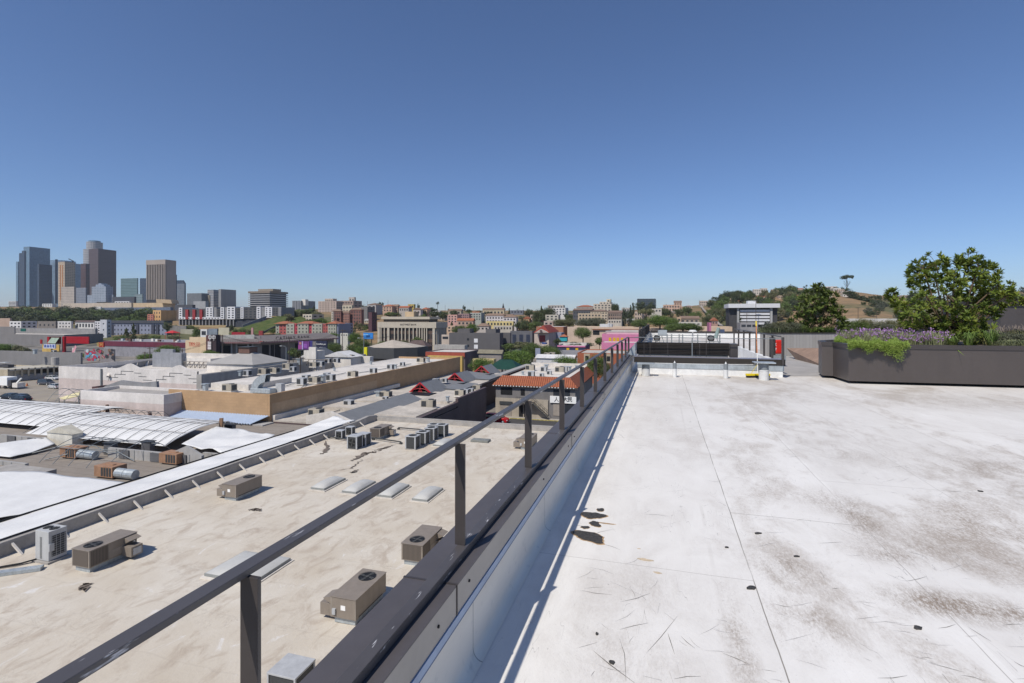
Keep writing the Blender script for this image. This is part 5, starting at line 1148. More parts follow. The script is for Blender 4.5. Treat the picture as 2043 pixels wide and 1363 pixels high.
for k in range(6):
    p, q = G(-80, 782 + k * 9 - 4, 19.98), G(110, 768 + k * 9, 19.98); m.bar(p + V((0, 0, .0)), q, .12, .004)
struct(m.build('parking_lines', M('line_paint', (.60, .50, .24), .8, .3, 1), None))
for i, (px, py) in enumerate(((46.5, 772), (54, 770))):
    c = G(px, py, 20); o = MB().cyl(c, c + V((0, 0, .9)), .28, .05, n=10).box(c.x - .35, c.x + .35, c.y - .35, c.y + .35, .015, .06).build('traffic_cone', M('cone_orange', (.55, .16, .05)), None); tag(o, ('left one of two small traffic cones in the car park', 'right one of two small traffic cones in the car park')[i], 'traffic cone', 'traffic cones')
# ---------------------------------------------------------------- cars
def car_mats(c): return M('car_' + '_'.join('%02d' % int(v * 99) for v in c), c, .25, .05, 1, .2, .6, False)
TYRE = M('tyre', (.02, .02, .02), .9); GLS = M('car_glass', (.03, .04, .045), .08, .05, 1, 0, .8, False); HL = M('headlamp', (.6, .62, .62), .2); TL = M('tail_lamp', (.4, .01, .01), .3)
def car(label, col, suv=False):
    t = thing('parked_car', label, 'car', (0, 0, 0)); L_, h_ = (4.7, 1.68) if suv else (4.6, 1.42); body = car_mats(col)
    st = [(-L_/2, .62, .35, .72), (-L_/2 + .12, .82, .25, .84), (-L_/2 + .6, .9, .22, .94 if suv else .90), (-.6, .92, .22, .98), (1.0, .92, .22, .96), (1.6, .9, .22, .92 if not suv else .96), (L_/2 - .25, .84, .24, .76 if not suv else .84), (L_/2, .66, .34, .62)]
    rows = []
    for x, w_, z0, z1 in st: rows.append([(x, -w_, z0), (x, -w_ * 1.0, (z0 + z1) / 2), (x, -w_ * .94, z1), (x, 0, z1 + .03), (x, w_ * .94, z1), (x, w_, (z0 + z1) / 2), (x, w_, z0)])
    m = MB(); m.grid(rows, 0, True); m.face(list(reversed(rows[0]))); m.face(rows[-1]); b = m.build('body', body, t, False, smooth=False, bevel=.03)
    rx0, rx1 = (-L_/2 + .35, .75) if suv else (-1.35, .55); bx0, bx1 = (-L_/2 + .15, 1.45) if suv else (-2.0, 1.35); zb = .95
    lo = [(bx0, -.84, zb), (bx1, -.84, zb), (bx1, .84, zb), (bx0, .84, zb)]; hi = [(rx0, -.66, h_ - .05), (rx1, -.66, h_ - .05), (rx1, .66, h_ - .05), (rx0, .66, h_ - .05)]
    m = MB(); [m.face([lo[k], lo[(k + 1) % 4], hi[(k + 1) % 4], hi[k]]) for k in range(4)]; m.face(hi); m.build('windows', GLS, t, False)
    m = MB(); m.box(rx0 - .05, rx1 + .05, -.68, .68, h_ - .048, h_)
    for s_ in (-1, 1):
        for x_a, x_b in ((bx1, rx1), (bx0, rx0), ((bx0 + bx1) / 2, (rx0 + rx1) / 2)): m.bar((x_a, s_ * .85, zb), (x_b, s_ * .67, h_ - .04), .07)
    m.build('roof', body, t, False, bevel=.02)
    for x in (-1.4, 1.42):
        for s_ in (-1, 1):
            w_ = MB().cyl((x, s_ * .72, .33), (x, s_ * .93, .33), .33, n=18).build('wheel', TYRE, t, False); MB().cyl((x, s_ * .931, .33), (x, s_ * .945, .33), .2, n=12).build('rim', HL, w_, False)
    for s_ in (-1, 1): MB().box(L_/2 - .2, L_/2 - .02, s_ * .68 - .14, s_ * .68 + .14, .56, .70).build('headlight', HL, t, False, bevel=.02); MB().box(-L_/2 - .0, -L_/2 + .12, s_ * .72 - .12, s_ * .72 + .12, .62, .80).build('tail_light', TL, t, False)
    return t
def put_car(t, px, py, rz, H=20): c = G(px, py, H); t.location = (c.x, c.y, EYE - H + .02); t.rotation_euler = (0, 0, rz)
put_car(car('red hatchback parked on the street beside the maroon wall', (.50, .012, .02), True), 991, 843, 0.0)
CB = car('dark blue saloon, rightmost of the dark cars in the car park', (.012, .018, .035)); put_car(CB, 42, 801, PI + .1)
for px, py, lb in ((24, 799.5, 'dark saloon second from the right in the car park row'), (4, 798, 'dark saloon third from the right at the left edge')): c = G(px, py, 20); dup(CB, (c.x, c.y + 1.5, .02), PI + .1, lb, 'dark cars parked in a row')
CB['group'] = 'dark cars parked in a row'
put_car(car('white saloon facing right in the car park by the white hall', (.55, .56, .57)), 110, 775, PI * .95)
put_car(car('grey black estate car between the white ones', (.08, .085, .10), True), 92, 768, .1); put_car(car('white car behind the grey one near the parking arcade', (.6, .6, .6)), 105, 758, .05)
CS = car('silver car in the far street behind the street trees', (.35, .36, .38)); put_car(CS, 655, 704, PI / 2, 19)
for i, (px, py, H) in enumerate(((690, 706, 19.2), (703, 709, 19.2), (676, 712, 19.2), (660, 694, 18), (767, 690, 18.6), (645, 706, 19), (715, 711, 19.3), (652, 699, 18.6))): c = G(px, py, H); dup(CS, (c.x, c.y, EYE - H), PI / 2 + .1 * i, 'tiny parked car in the far street left of the yellow banner', 'cars parked in the far street')
tk = thing('box_truck', 'white box truck with a lowered tail lift at the left edge', 'truck', G(8, 775, 20)); c = G(8, 776, 20)
MB().box(c.x - 4, c.x + 1.2, c.y, c.y + 2.4, .9, 3.2).build('box_body', WHT, tk, bevel=.05); MB().box(c.x + 1.3, c.x + 2.5, c.y + .2, c.y + 2.2, .5, 2.4).build('cab', M('truck_dark', (.06, .06, .07)), tk); MB().box(c.x + 2.9, c.x + 5, c.y + .2, c.y + 2.0, .5, 1.7).build('pump_unit', OFFW, tk); m = MB(); m.bar((c.x + 3.5, c.y + 1, 1.7), (c.x + 5.2, c.y + 1, 3.0), .3); m.build('boom', WHT, tk)
for x in (-2.5, 0, 2.2): MB().cyl((c.x + x, c.y + .1, .45), (c.x + x, c.y + .4, .45), .45, n=12).build('wheel', TYRE, tk)
t = thing('golf_cart', 'small covered utility cart on the roof behind the parking arcade', 'cart', G(10, 733, 16)); c = G(10, 733, 16); MB().box(c.x - 3, c.x + 1.4, c.y, c.y + 1.6, EYE - 16, EYE - 15.2).build('body', M('truck_dark'), t); MB().box(c.x - 3, c.x, c.y, c.y + 1.6, EYE - 14.6, EYE - 14.5).build('canopy', HL, t)
# ---------------------------------------------------------------- left: arcade, long grey wall, gate, theatre
r = gb('parking_arcade', 'low cream parking arcade with a row of dark openings', 'garage', -60, 17, None, 738, M('cream_wall', (.44, .38, .28)), t=16.2, zb=.02)
p, q = G(17, 738, 16.2), G(120, 731, 16.2)
t = thing('parking_arcade', 'flat cream roofed arcade wing running right to the white hall', 'garage', (p.x, p.y, 0)); dv = (q - p).normalized(); nv = V((-dv.y, dv.x, 0)); Lq = (q - p).length; mc = (p + q) / 2
MB().obox(mc + nv * 6 + V((0, 0, -.2)), dv, nv, V((0, 0, 1)), Lq / 2, 6, .2).build('roof', M('cream_roof', (.48, .45, .38)), t); MB().obox(mc + nv * .4 + V((0, 0, -p.z * .72)), dv, nv, V((0, 0, 1)), Lq / 2, .25, p.z * .24).build('low_wall', M('grey_render'), t); MB().obox(mc + nv * 1.6 + V((0, 0, -p.z / 2 - .2)), dv, nv, V((0, 0, 1)), Lq / 2, .2, p.z / 2 - .21).build('dark_bay', M('bay_brown', (.09, .075, .06)), t)
for k in range(9): c = p.lerp(q, k / 8) + nv * .2; MB().obox(c + V((0, 0, -p.z * .28)), dv, nv, V((0, 0, 1)), .2, .2, p.z * .2 + .5).build('pillar', M('cream_wall'), t)
gb('long_grey_hall', 'long windowless grey hall behind the parking arcade', 'building', -60, 161, 165, 704, M('warehouse_grey', (.205, .20, .20), .85, .1, .2), t=11.8, par=.3)
units(12.3, [(2, 70, 706, 1.4, 'white vent box'), (0, 108, 705, 1., 'low dark vent'), ], 'on the long grey hall')
t = thing('water_tank', 'pale round water tank in front of the long grey hall', 'tank', G(110, 728, 15)); c = G(110, 728, 15); MB().cyl(c, c + V((0, 0, 2.3)), 1.0, n=16).build('tank', M('beige_grey_wall'), t)
TG = M('plaza_grey', (.20, .19, .185), .85, .08, .2)
gb('plaza_hall', 'big plain grey brown hall behind the red gate', 'building', -40, 128, 206, 668, TG, d=330, zb=-1); gb('plaza_hall', 'taller grey brown block at the left edge', 'building', -60, 29, 31, 652, TG, d=345)
gb('garage_deck', 'long grey garage deck with a green sign', 'garage', 30, 190, 195, 656, M('deck_grey', (.24, .235, .235)), d=350, S=(5, 1, .82, .22, .0, .62, BLACK)); q = P(47, 658.5, 346); o = MB().box(q.x - 2.4, q.x + 2.4, q.y - .3, q.y, q.z - 1, q.z + 1).build('sign', M('sign_green', (.01, .10, .08)), None); tag(o, 'dark green sign on the long garage deck', 'sign')
CR = M('gate_red', (.34, .008, .015), .5, .08, 1)
r = gb('red_gate', 'bright red market front panel beside the grey hall', 'building', 126, 177, 179, 672, CR, d=290, zb=zy(686, 290)); t = thing('red_gate', 'red framed gateway with a green awning between red posts', 'gate', P(98, 700, 285))
q0, q1 = P(98, 703, 288), P(128, 703, 288); zt_ = zy(672, 288)
for a_ in (q0, q1): MB().box(a_.x - .8, a_.x + .8, a_.y - .5, a_.y + .5, 0, zt_).build('post', CR, t)
MB().box(q0.x + .81, q1.x - .81, q0.y + .6, q0.y + 1.4, zt_ - 4, zt_).build('header', M('gate_dark', (.10, .01, .015)), t); m = MB(); m.face([(q0.x + .9, q0.y - 1.5, zt_ - 3.6), (q1.x - .9, q0.y - 1.5, zt_ - 3.6), (q1.x - .9, q0.y + .5, zt_ - .5), (q0.x + .9, q0.y + .5, zt_ - .5)]); m.build('awning', M('sage_awning', (.26, .34, .27)), t)
r = gb('market_sign_building', 'blue and white lettered sign board over a yellow market front', 'shop', 84, 118, 120, 688, M('ochre'), d=270, S=(4, 1, .6, .5, .0, .5, BLACK)); q = P(101, 691, 268); MB().box(q.x - 4.3, q.x + 4.3, q.y - .6, q.y - .1, q.z - 1.1, q.z + 1.1).build('sign_board', M('sign_blue_white', (.55, .60, .75)), r)
for k, s_ in enumerate('商海市場'): text_mesh(s_, 1.6, .05, 'lettering', M('sign_blue', (.05, .10, .45)), r, (q.x - 3 + k * 2, q.y - .68, q.z), RS)
gb('red_kiosk', 'tiny red block left of the blue lettered sign', 'kiosk', 80, 84, 85, 686, CR, d=268, zb=8)
gb('white_gate_house', 'tiny white gate house beside the slanted flag', 'kiosk', 144, 150, 151, 694, OFFW, d=240); t = thing('flag', 'striped red and white flag leaning over the grey hall', 'flag', P(143, 704, 235)); q = P(143, 704, 236); e = P(150, 688, 236); m = MB(); m.face([q + V((0, 0, .3)), q + V((1.4, 0, .1)), e + V((.8, 0, -1.2)), e]); m.build('cloth', M('flag_stripe', (.62, .30, .34)), t); MB().bar(q - V((0, 0, 2)), e, .1).build('pole', PIPEG, t)
# maroon striped theatre
p, q = P(207, 686, 262), P(370.5, 677.5, 246); t = thing('striped_hall', 'long grey hall with a broad maroon band along its top', 'building', (p.x, p.y, 0)); dv = (q - p); dv.z = 0; Lq = dv.length; dv.normalize(); nv = V((-dv.y, dv.x, 0)); mc = (p + q) / 2; hz = zy(682, 254)
MB().obox(V((mc.x, mc.y, hz / 2)) + nv * 12, dv, nv, V((0, 0, 1)), Lq / 2, 12, hz / 2).build('wall', M('stripe_hall_grey', (.27, .265, .285), .85), t)
MB().obox(V((mc.x, mc.y, hz - 1.25)) + nv * 11.9, dv, nv, V((0, 0, 1)), Lq / 2 + .1, 12.1, 1.25 - .002).build('band', M('maroon_band', (.14, .028, .05), .6), t)
m = MB()
rnd = random.Random(3)
for k in range(16): c = V((mc.x, mc.y, hz)) + dv * (rnd.uniform(-.48, .48) * Lq) + nv * rnd.uniform(1, 8); tt_ = thing('roof_vent', 'small pale vent on the maroon banded hall roof', 'roof vent', tuple(c), 0, 'vents on the maroon banded hall'); MB().box(c.x - .7, c.x + .7, c.y - .5, c.y + .5, hz, hz + rnd.uniform(.5, 1.4)).build('body', (OFFW, GRY, M('rust_brown'))[k % 3], tt_)
r = gb('theatre_lobby', 'red lettered lobby block at the left end of the maroon banded hall', 'building', 197, 207, 209, 683, CR, d=250, zb=zy(693, 250)); q = P(202, 688, 248); text_mesh('宏利', 2.2, .06, 'lettering', M('gold', (.6, .4, .1)), r, (q.x, q.y - .6, q.z), RS)
r = gb('mural_wall', 'wall painted with a blue, red and white figure mural', 'wall', 168, 228, 230, 697, M('mural_grey', (.24, .22, .22)), d=225)
rnd = random.Random(5); q0 = Vector(r['_o'])
for k in range(46):
    px = rnd.uniform(170, 226); py = rnd.uniform(698, 718); dd_ = dY(px, q0.y); x_ = at(px, dd_)[0]; s_ = rnd.uniform(.3, 1.1); c_ = ((.10, .34, .50), (.45, .52, .55), (.40, .05, .09), (.20, .12, .08), (.35, .30, .25), (.04, .04, .05))[int((px < 196) * rnd.choice((0, 0, 1, 2)) + (px >= 196) * rnd.choice((3, 4, 5, 2)))]
    pts_ = [(x_ + s_ * 1.3 * math.cos(a_ * PI / 4 + k) * rnd.uniform(.6, 1.2), zy(py, dd_) + s_ * math.sin(a_ * PI / 4 + k) * rnd.uniform(.6, 1.2)) for a_ in range(8)]
    m = MB(); m.face([(a_, q0.y - .02 - k * .004, b_) for a_, b_ in pts_]); m.f = [tuple(reversed(m.f[0]))] if (pts_[1][0] - pts_[0][0]) * (pts_[2][1] - pts_[0][1]) - (pts_[1][1] - pts_[0][1]) * (pts_[2][0] - pts_[0][0]) < 0 else m.f
    m.build('painted_patch', M('mural_%d' % int(c_[0] * 1000), c_), r)
# cream corner building with red sign, pagoda roofed bank
CRM = M('cream_stucco', (.60, .46, .30), .85, .08, .3)
r = gb('cream_building', 'cream stucco block with a small red sign', 'building', 378, 411, 413, 673, CRM, d=215); q = P(393, 686, 212)
text_mesh('TIEN CO', 1.5, .08, 'lettering', M('sign_red', (.45, .05, .02)), r, (q.x, q.y - 1.2, q.z), RS, bold=.03); q = P(393, 690, 212); MB().box(q.x - 2.6, q.x + 3, q.y - 1.4, q.y - 1.2, q.z - .12, q.z + .12).build('sign_bar', M('sign_red'), r)
gb('cream_building', 'lower cream side block left of the red sign', 'building', 370, 379, 381, 679, CRM, d=222)
t = thing('wall_sign', 'maroon pylon with a white cross symbol beside the cream block', 'sign', P(420, 700, 214)); x_, y_ = at(411, 213); x2 = X_at(430, y_)
MB().box(x_, x_ + (x2 - x_) * .42, y_, y_ + 1.5, 0, zy(669, 213)).build('pylon', M('pylon_maroon', (.10, .045, .045)), t); MB().box(x_ + (x2 - x_) * .43, x2, y_ + .3, y_ + 2.5, 0, zy(668, 213)).build('pylon', M('pylon_dark', (.045, .03, .035)), t)
for px in (415.5, 425.5):
    q = P(px, 673.5, 211.5); m = MB(); s_ = .55
    m.box(q.x - .10, q.x + .10, y_ - .12, y_ - .04, q.z - 1.3, q.z + 1.0); m.box(q.x - .8, q.x + .8, y_ - .12, y_ - .04, q.z + .5, q.z + .68); m.box(q.x - .8, q.x + .8, y_ - .12, y_ - .04, q.z - .5, q.z - .32); m.box(q.x - .8, q.x - .62, y_ - .12, y_ - .04, q.z - .3, q.z + .48); m.box(q.x + .62, q.x + .8, y_ - .12, y_ - .04, q.z - .3, q.z + .48); m.build('emblem', WHT, t)
for k in range(3): q = P(416, 684 + k * 5.5, 212); MB().box(q.x - .9, q.x + .9, y_ - .1, y_ - .01, q.z - .5, q.z + .5).build('sign_panel', M('panel_white', (.6, .55, .55)), t)
t = thing('bank_building', 'pagoda roofed bank hall with a scalloped red eave and arched columns', 'building', P(430, 705, 222))
p, q = P(428, 684, 216), P(520, 684, 224); e2 = P(672, 675.5, 262)
def eave(p, q, name, n_=26):
    m = MB(); rows = []
    for k in range(n_ * 4 + 1):
        f = k / (n_ * 4); c = p.lerp(q, f); z = .28 * abs(math.sin(f * n_ * PI)); dv2 = (q - p).normalized(); nv2 = V((-dv2.y, dv2.x, 0)); lift = 1.2 * (abs(f - .5) * 2) ** 6 * .5
        rows.append([c + V((0, 0, z + lift)) - nv2 * 1.2, c + nv2 * 1.5 + V((0, 0, 1.3 + lift * .4)), c + nv2 * 7 + V((0, 0, 2.9))])
    m.grid([list(reversed(r_)) for r_ in rows]); return m
eave(p, q, 'e').build('roof', M('bank_roof', (.17, .15, .145), .8, .1, .5), t, smooth=False); eave(q, e2, 'e', 34).build('roof', M('bank_roof'), t)
m = MB()
for A2_, B2_, n_ in ((p, q, 100), (q, e2, 130)):
    dv2 = (B2_ - A2_).normalized(); nv2 = V((-dv2.y, dv2.x, 0)); rr_ = []
    for k in range(n_ + 1): f = k / n_; c = A2_.lerp(B2_, f) - nv2 * 1.25; z = .3 * abs(math.sin(f * n_ / 4 * PI)); rr_.append([c + V((0, 0, z - .42)), c + V((0, 0, z + .18))])
    m.grid(rr_)
m.build('eave_trim', M('eave_red', (.38, .20, .19)), t)
for A2_, B2_, y2 in ((p, q, 0), (q, e2, 0)):
    dv2 = (B2_ - A2_); dv2.z = 0; Lq = dv2.length; dv2.normalize(); nv2 = V((-dv2.y, dv2.x, 0)); mc = (A2_ + B2_) / 2; z_ = A2_.z
    MB().obox(V((mc.x, mc.y, z_ / 2)) + nv2 * 5, dv2, nv2, V((0, 0, 1)), Lq / 2 - .5, 3.5, z_ / 2 - .1).build('wall', M('bank_wall', (.26, .23, .20)), t)
dv2 = (q - p); dv2.z = 0; Lq = dv2.length; dv2.normalize(); nv2 = V((-dv2.y, dv2.x, 0)); z_ = p.z
for f in (.06, .16, .36, .47, .72, .82): c = p.lerp(q, f) + nv2 * .6; MB().cyl((c.x, c.y, 0), (c.x, c.y, z_ - .2), .34, n=10).build('column', M('column_stone', (.42, .40, .36)), t)
for f0, f1 in ((.07, .15), (.17, .35), (.48, .71), (.73, .81)): a_, b_ = p.lerp(q, f0) + nv2 * 1.46, p.lerp(q, f1) + nv2 * 1.46; MB().bar(V((a_.x, a_.y, z_ * .45)), V((b_.x, b_.y, z_ * .45)), .06, z_ * .8).build('glazing', BLACK, t)
dv3 = (e2 - q); dv3.z = 0; dv3.normalize(); nv3 = V((-dv3.y, dv3.x, 0))
for f0, f1 in ((.04, .12), (.14, .18), (.19, .26), (.44, .55)): a_, b_ = q.lerp(e2, f0) + nv3 * 1.46, q.lerp(e2, f1) + nv3 * 1.46; MB().bar(V((a_.x, a_.y, z_ * .45)), V((b_.x, b_.y, z_ * .45)), .06, z_ * .75).build('glazing', BLACK, t)
c = p.lerp(q, .52) + nv2 * 3; MB().obox(V((c.x, c.y, z_ + 2.2)), dv2, nv2, V((0, 0, 1)), Lq * .34, .4, .9).build('fascia_board', M('cream_board'), t)
c = P(585, 674.5, 240); text_mesh('CATHAY BANK', 2.3, .1, 'lettering', M('bronze_letter', (.12, .10, .09)), t, (c.x, c.y, c.z), (PI / 2, 0, math.atan2(dv3.y, dv3.x)), spacing=1.25, bold=.04)
# billboards
def board(px0, px1, y0, y1, d, lab, bg, dec, words=()):
    a_, b_ = P(px0, y1, d), P(px1, y0, d); Y_ = a_.y; b_.x = X_at(px1, Y_); t = thing('billboard', lab, 'billboard', (a_.x, Y_, 0))
    MB().box(a_.x, b_.x, Y_, Y_ + .5, a_.z, b_.z).build('panel', bg, t); MB().box(a_.x - .2, b_.x + .2, Y_ - .5, Y_ + .6, a_.z - .4, a_.z - .1).build('catwalk', GRL, t)
    for f in (.2, .8): x_ = a_.x + (b_.x - a_.x) * f; MB().cyl((x_, Y_ + .8, 0), (x_, Y_ + .8, a_.z), .25).build('post', GRL, t)
    W_, H_ = b_.x - a_.x, b_.z - a_.z
    for i, (x, z, w_, h_, c_) in enumerate(dec): MB().box(a_.x + W_ * x, a_.x + W_ * (x + w_), Y_ - .03 - i * .006, Y_ - .004 - i * .006, a_.z + H_ * z, a_.z + H_ * (z + h_)).build('artwork', M('art_%s' % ''.join('%02d' % int(v * 99) for v in c_), c_, .5, .25, .9), t)
    for s_, x, z, sz in words: text_mesh(s_, H_ * sz, .05, 'lettering', WHT, t, (a_.x + W_ * x, Y_ - .2, a_.z + H_ * z), RS)
board(595, 617, 681, 697, 195, 'purple and pink billboard, the left one of a pair', M('bill_purple', (.14, .04, .20)), [(.0, 0, .35, .5, (.35, .08, .30)), (.35, 0, .08, 1, (.45, .42, .70)), (.5, .2, .3, .5, (.28, .10, .40)), (.1, .6, .2, .3, (.45, .2, .15))])
board(616, 652, 680, 696, 200, 'dark navy billboard with white lettering, the right one of a pair', M('bill_navy', (.02, .025, .06)), [(0, 0, .25, 1, (.06, .05, .22)), (.2, .1, .22, .85, (.12, .13, .15)), (.24, .45, .14, .45, (.22, .2, .19))], [('Goodbye gas', .70, .62, .26), ('electric', .72, .2, .2)])
board(725, 744, 664, 676, 300, 'bright blue billboard left of the columned office', M('bill_blue', (.03, .22, .62)), [(.3, .3, .4, .3, (.01, .06, .2)), (.0, .6, .5, .2, (.2, .45, .75))])
t = thing('banner', 'tall yellow banner at the end of the dark canopy', 'banner', P(729, 706, 166)); q = P(729, 709, 166); MB().box(q.x - .55, q.x + .55, q.y, q.y + .6, q.z, q.z + 2.6).build('panel', M('banner_yellow', (.66, .60, .02)), t); MB().cyl((q.x, q.y + .2, 0), (q.x, q.y + .2, q.z), .12).build('pole', PIPEG, t)
# poles
def pole(px, py0, py1, d, lab, arms=1, lamp=False):
    a_, b_ = P(px, py0, d), P(px, py1, d); t = thing('street_lamp' if lamp else 'utility_pole', lab, 'street lamp' if lamp else 'utility pole', (a_.x, a_.y, 0)); w_ = M('pole_wood', (.09, .07, .06)) if not lamp else PIPEG
    MB().cyl((a_.x, a_.y, 0), (a_.x, a_.y, b_.z), .17, .12, n=8).build('pole', w_, t)
    if lamp: m = MB(); m.tube([(a_.x, a_.y, b_.z), (a_.x - .6, a_.y, b_.z + .5), (a_.x - 1.8, a_.y, b_.z + .6)], .06, 5); m.build('arm', w_, t); MB().box(a_.x - 2.5, a_.x - 1.7, a_.y - .15, a_.y + .15, b_.z + .52, b_.z + .66).build('lantern', HL, t)
    else:
        for k in range(arms): MB().box(a_.x - 1.3, a_.x + 1.3, a_.y - .08, a_.y + .08, b_.z - .5 - k * 1.2, b_.z - .35 - k * 1.2).build('cross_arm', w_, t)
for i, a_ in enumerate(((99.7 * 3, 718, 693, 170, 'utility pole before the striped hall'), (289, 716, 702, 176, 'short utility pole left of the taller one before the striped hall'), (364, 712, 696, 180, 'utility pole at the striped hall end'), (444, 706, 668, 190, 'dark pole in front of the pagoda eave'), (577, 702, 672, 190, 'dark pole before the bank lettering'), (683, 705, 657, 185, 'tall dark utility pole by the street trees'), (599, 742, 711, 120, 'black mast on the roof strip behind the tan building'))): pole(*a_[:4], a_[4])
pole(571, 704, 694, 170, 'grey street lamp in front of the pagoda hall', lamp=True); pole(726, 706, 678, 180, 'white street lamp beside the yellow banner', lamp=True); pole(874, 690, 668, 215, 'curved street lamp before the columned office', lamp=True)

for H_, pts_, lb in ((11.2, [(560, 775), (600, 762), (640, 757), (690, 745)], 'thin pipe run across the white roof of the tan building'), (11.2, [(600, 776), (628, 758), (616, 754)], 'short pipe elbow beside the beige ribbed unit'), (11.2, [(700, 748), (760, 738), (820, 727)], 'thin pipe run at the far end of the tan building roof'), (14, [(640, 832), (700, 812), (760, 796)], 'grey pipe run on the low roof beside the tan building'), (13.95, [(700, 815), (720, 820), (735, 812)], 'bent pipe beside the long brown unit')):
    o = MB().tube([G(a_, b_, H_) + V((0, 0, .12)) for a_, b_ in pts_], .06, 5).build('roof_pipe', PIPEG, None); tag(o, lb, 'pipe', 'pipes on the mall roofs')
def wire(p, q, lb, n_=3):
    m = MB()
    for k in range(n_): dv_ = V((-.9 + k * .9, 0, 0)); m.tube([p.lerp(q, f / 12) + dv_ - V((0, 0, 2.2 * math.sin(PI * f / 12))) for f in range(13)], .035, 4)
    tag(m.build('overhead_wire', BLACK, None), lb, 'wire', 'overhead wires')
wire(P(289, 703, 176), P(444, 670, 190), 'overhead wires sagging past the maroon banded hall'); wire(P(444, 670, 190), P(577, 674, 190), 'overhead wires in front of the pagoda roofed hall'); wire(P(577, 674, 190), P(683, 659, 185), 'overhead wires above the billboards'); wire(P(683, 659, 185), P(790, 668, 240), 'overhead wires leading to the columned office')
# ================================================================ terrain
# height above street level, read off columns of the view: (depth, z) pairs
TCOL = [(-900, [(300, 1), (450, 8), (640, 18), (900, 36), (1300, 40)]), (0, [(360, 1), (480, 8), (640, 18), (900, 38), (1300, 42)]), (300, [(330, 1), (420, 8), (520, 15), (760, 30), (1300, 48)]),
    (430, [(330, 1), (400, 6), (450, 11.5), (640, 22), (1300, 48)]), (560, [(320, 1), (400, 5), (470, 16), (640, 26), (1300, 40)]), (640, [(300, 1), (380, 5), (480, 18), (600, 28), (1300, 40)]),
    (760, [(300, 2), (400, 9), (500, 20), (640, 30), (1300, 36)]), (900, [(280, 1), (400, 9), (520, 18), (700, 26), (1300, 36)]), (1100, [(280, 1), (400, 9), (520, 17), (700, 27), (1300, 36)]),
    (1250, [(300, 1), (400, 9), (520, 18), (700, 28), (1300, 36)]), (1400, [(300, 1), (400, 8), (520, 20), (650, 33), (800, 38), (1300, 38)]), (1460, [(280, 1), (400, 8), (520, 26), (650, 43), (1300, 38)]),
    (1560, [(280, 1), (400, 10), (540, 34), (660, 53), (1300, 40)]), (1690, [(260, 1), (400, 16), (540, 38), (650, 54), (760, 50), (1300, 36)]), (1740, [(260, 1), (380, 16), (520, 32), (620, 47), (1300, 40)]),
    (1800, [(260, 1), (380, 14), (520, 28), (620, 41), (1300, 44)]), (1900, [(260, 1), (400, 12), (600, 28), (900, 50), (1300, 56)]), (2100, [(260, 1), (400, 14), (600, 34), (900, 72), (1300, 80)]), (2900, [(260, 1), (500, 20), (900, 60), (1300, 70)])]
def _col(c, d):
    if d <= c[0][0] - 60: return 0.
    if d <= c[0][0]: return c[0][1] * (d - c[0][0] + 60) / 60
    for (a, za), (b, zb) in zip(c, c[1:]):
        if d <= b: t = (d - a) / (b - a); return za + (zb - za) * t
    return c[-1][1]
def terr(px, d):
    for (pa, ca), (pb, cb) in zip(TCOL, TCOL[1:]):
        if px <= pb: t = max(0, (px - pa) / (pb - pa)); return _col(ca, d) * (1 - t) + _col(cb, d) * t
    return _col(TCOL[-1][1], d)
def terr_w(x, y):
    d = -x * ST + y * CT; u = (x * CT + y * ST) / max(d, 1); return terr(CX + F * u, d)
def landm():
    n = N('hillside'); p = n.P(); a = n.noise(.012, 5); b = n.noise(.09, 5); c_ = n.noise(.6, 4)
    c = n.mix(n.ramp(b, .35, .6), (.30, .20, .115), (.22, .155, .09)); c = n.mix(n.ramp(a, .48, .57), c, (.12, .12, .06)); c = n.mix(n.ramp(c_, .55, .7, 0, .6), c, (.06, .07, .035))
    z = n.sep(p)[2]; c = n.mix(n.ramp(z, .8, 3.5, 1, 0), c, n.mix(n.ramp(n.noise(.06, 4), .4, .6), (.10, .098, .095), (.24, .22, .195)))
    return n.fin(c, .95, 0, .1)
def PY(px, py, Y_): return P(px, py, dY(px, Y_))
M('clay_tile', (.36, .13, .07), .8, .25, 1.2)
m = MB(); rows = []
ds = [1, 30, 60, 100, 140, 180, 220, 240] + [260 + 12 * k for k in range(56)] + [960, 1060, 1200, 1400, 1700, 2200, 3000, 4500, 7000]
pxs = [-6000, -3500, -2000, -1400] + [-900 + 25 * k for k in range(125)] + [2500, 2900, 3600, 5000, 8000]
for d in ds:
    r = []
    for px in pxs:
        x, y = at(px, d); z = terr(px, d)
        if z > 1.5 and d < 2500: z += 1.3 * noise.noise(V((x * .02, y * .02, 0))) + .5 * noise.noise(V((x * .09, y * .09, 4)))
        r.append((x, y, z if z > .1 else 0))
    rows.append(r)
m.grid(rows)
m.v += [(-9000, -3000, -.02), (9000, -3000, -.02), (9000, 9000, -.02), (-9000, 9000, -.02)]; nb4 = len(m.v); m.f.append((nb4 - 4, nb4 - 3, nb4 - 2, nb4 - 1)); m.mi.append(0)
struct(m.build('ground', landm(), None, smooth=True))
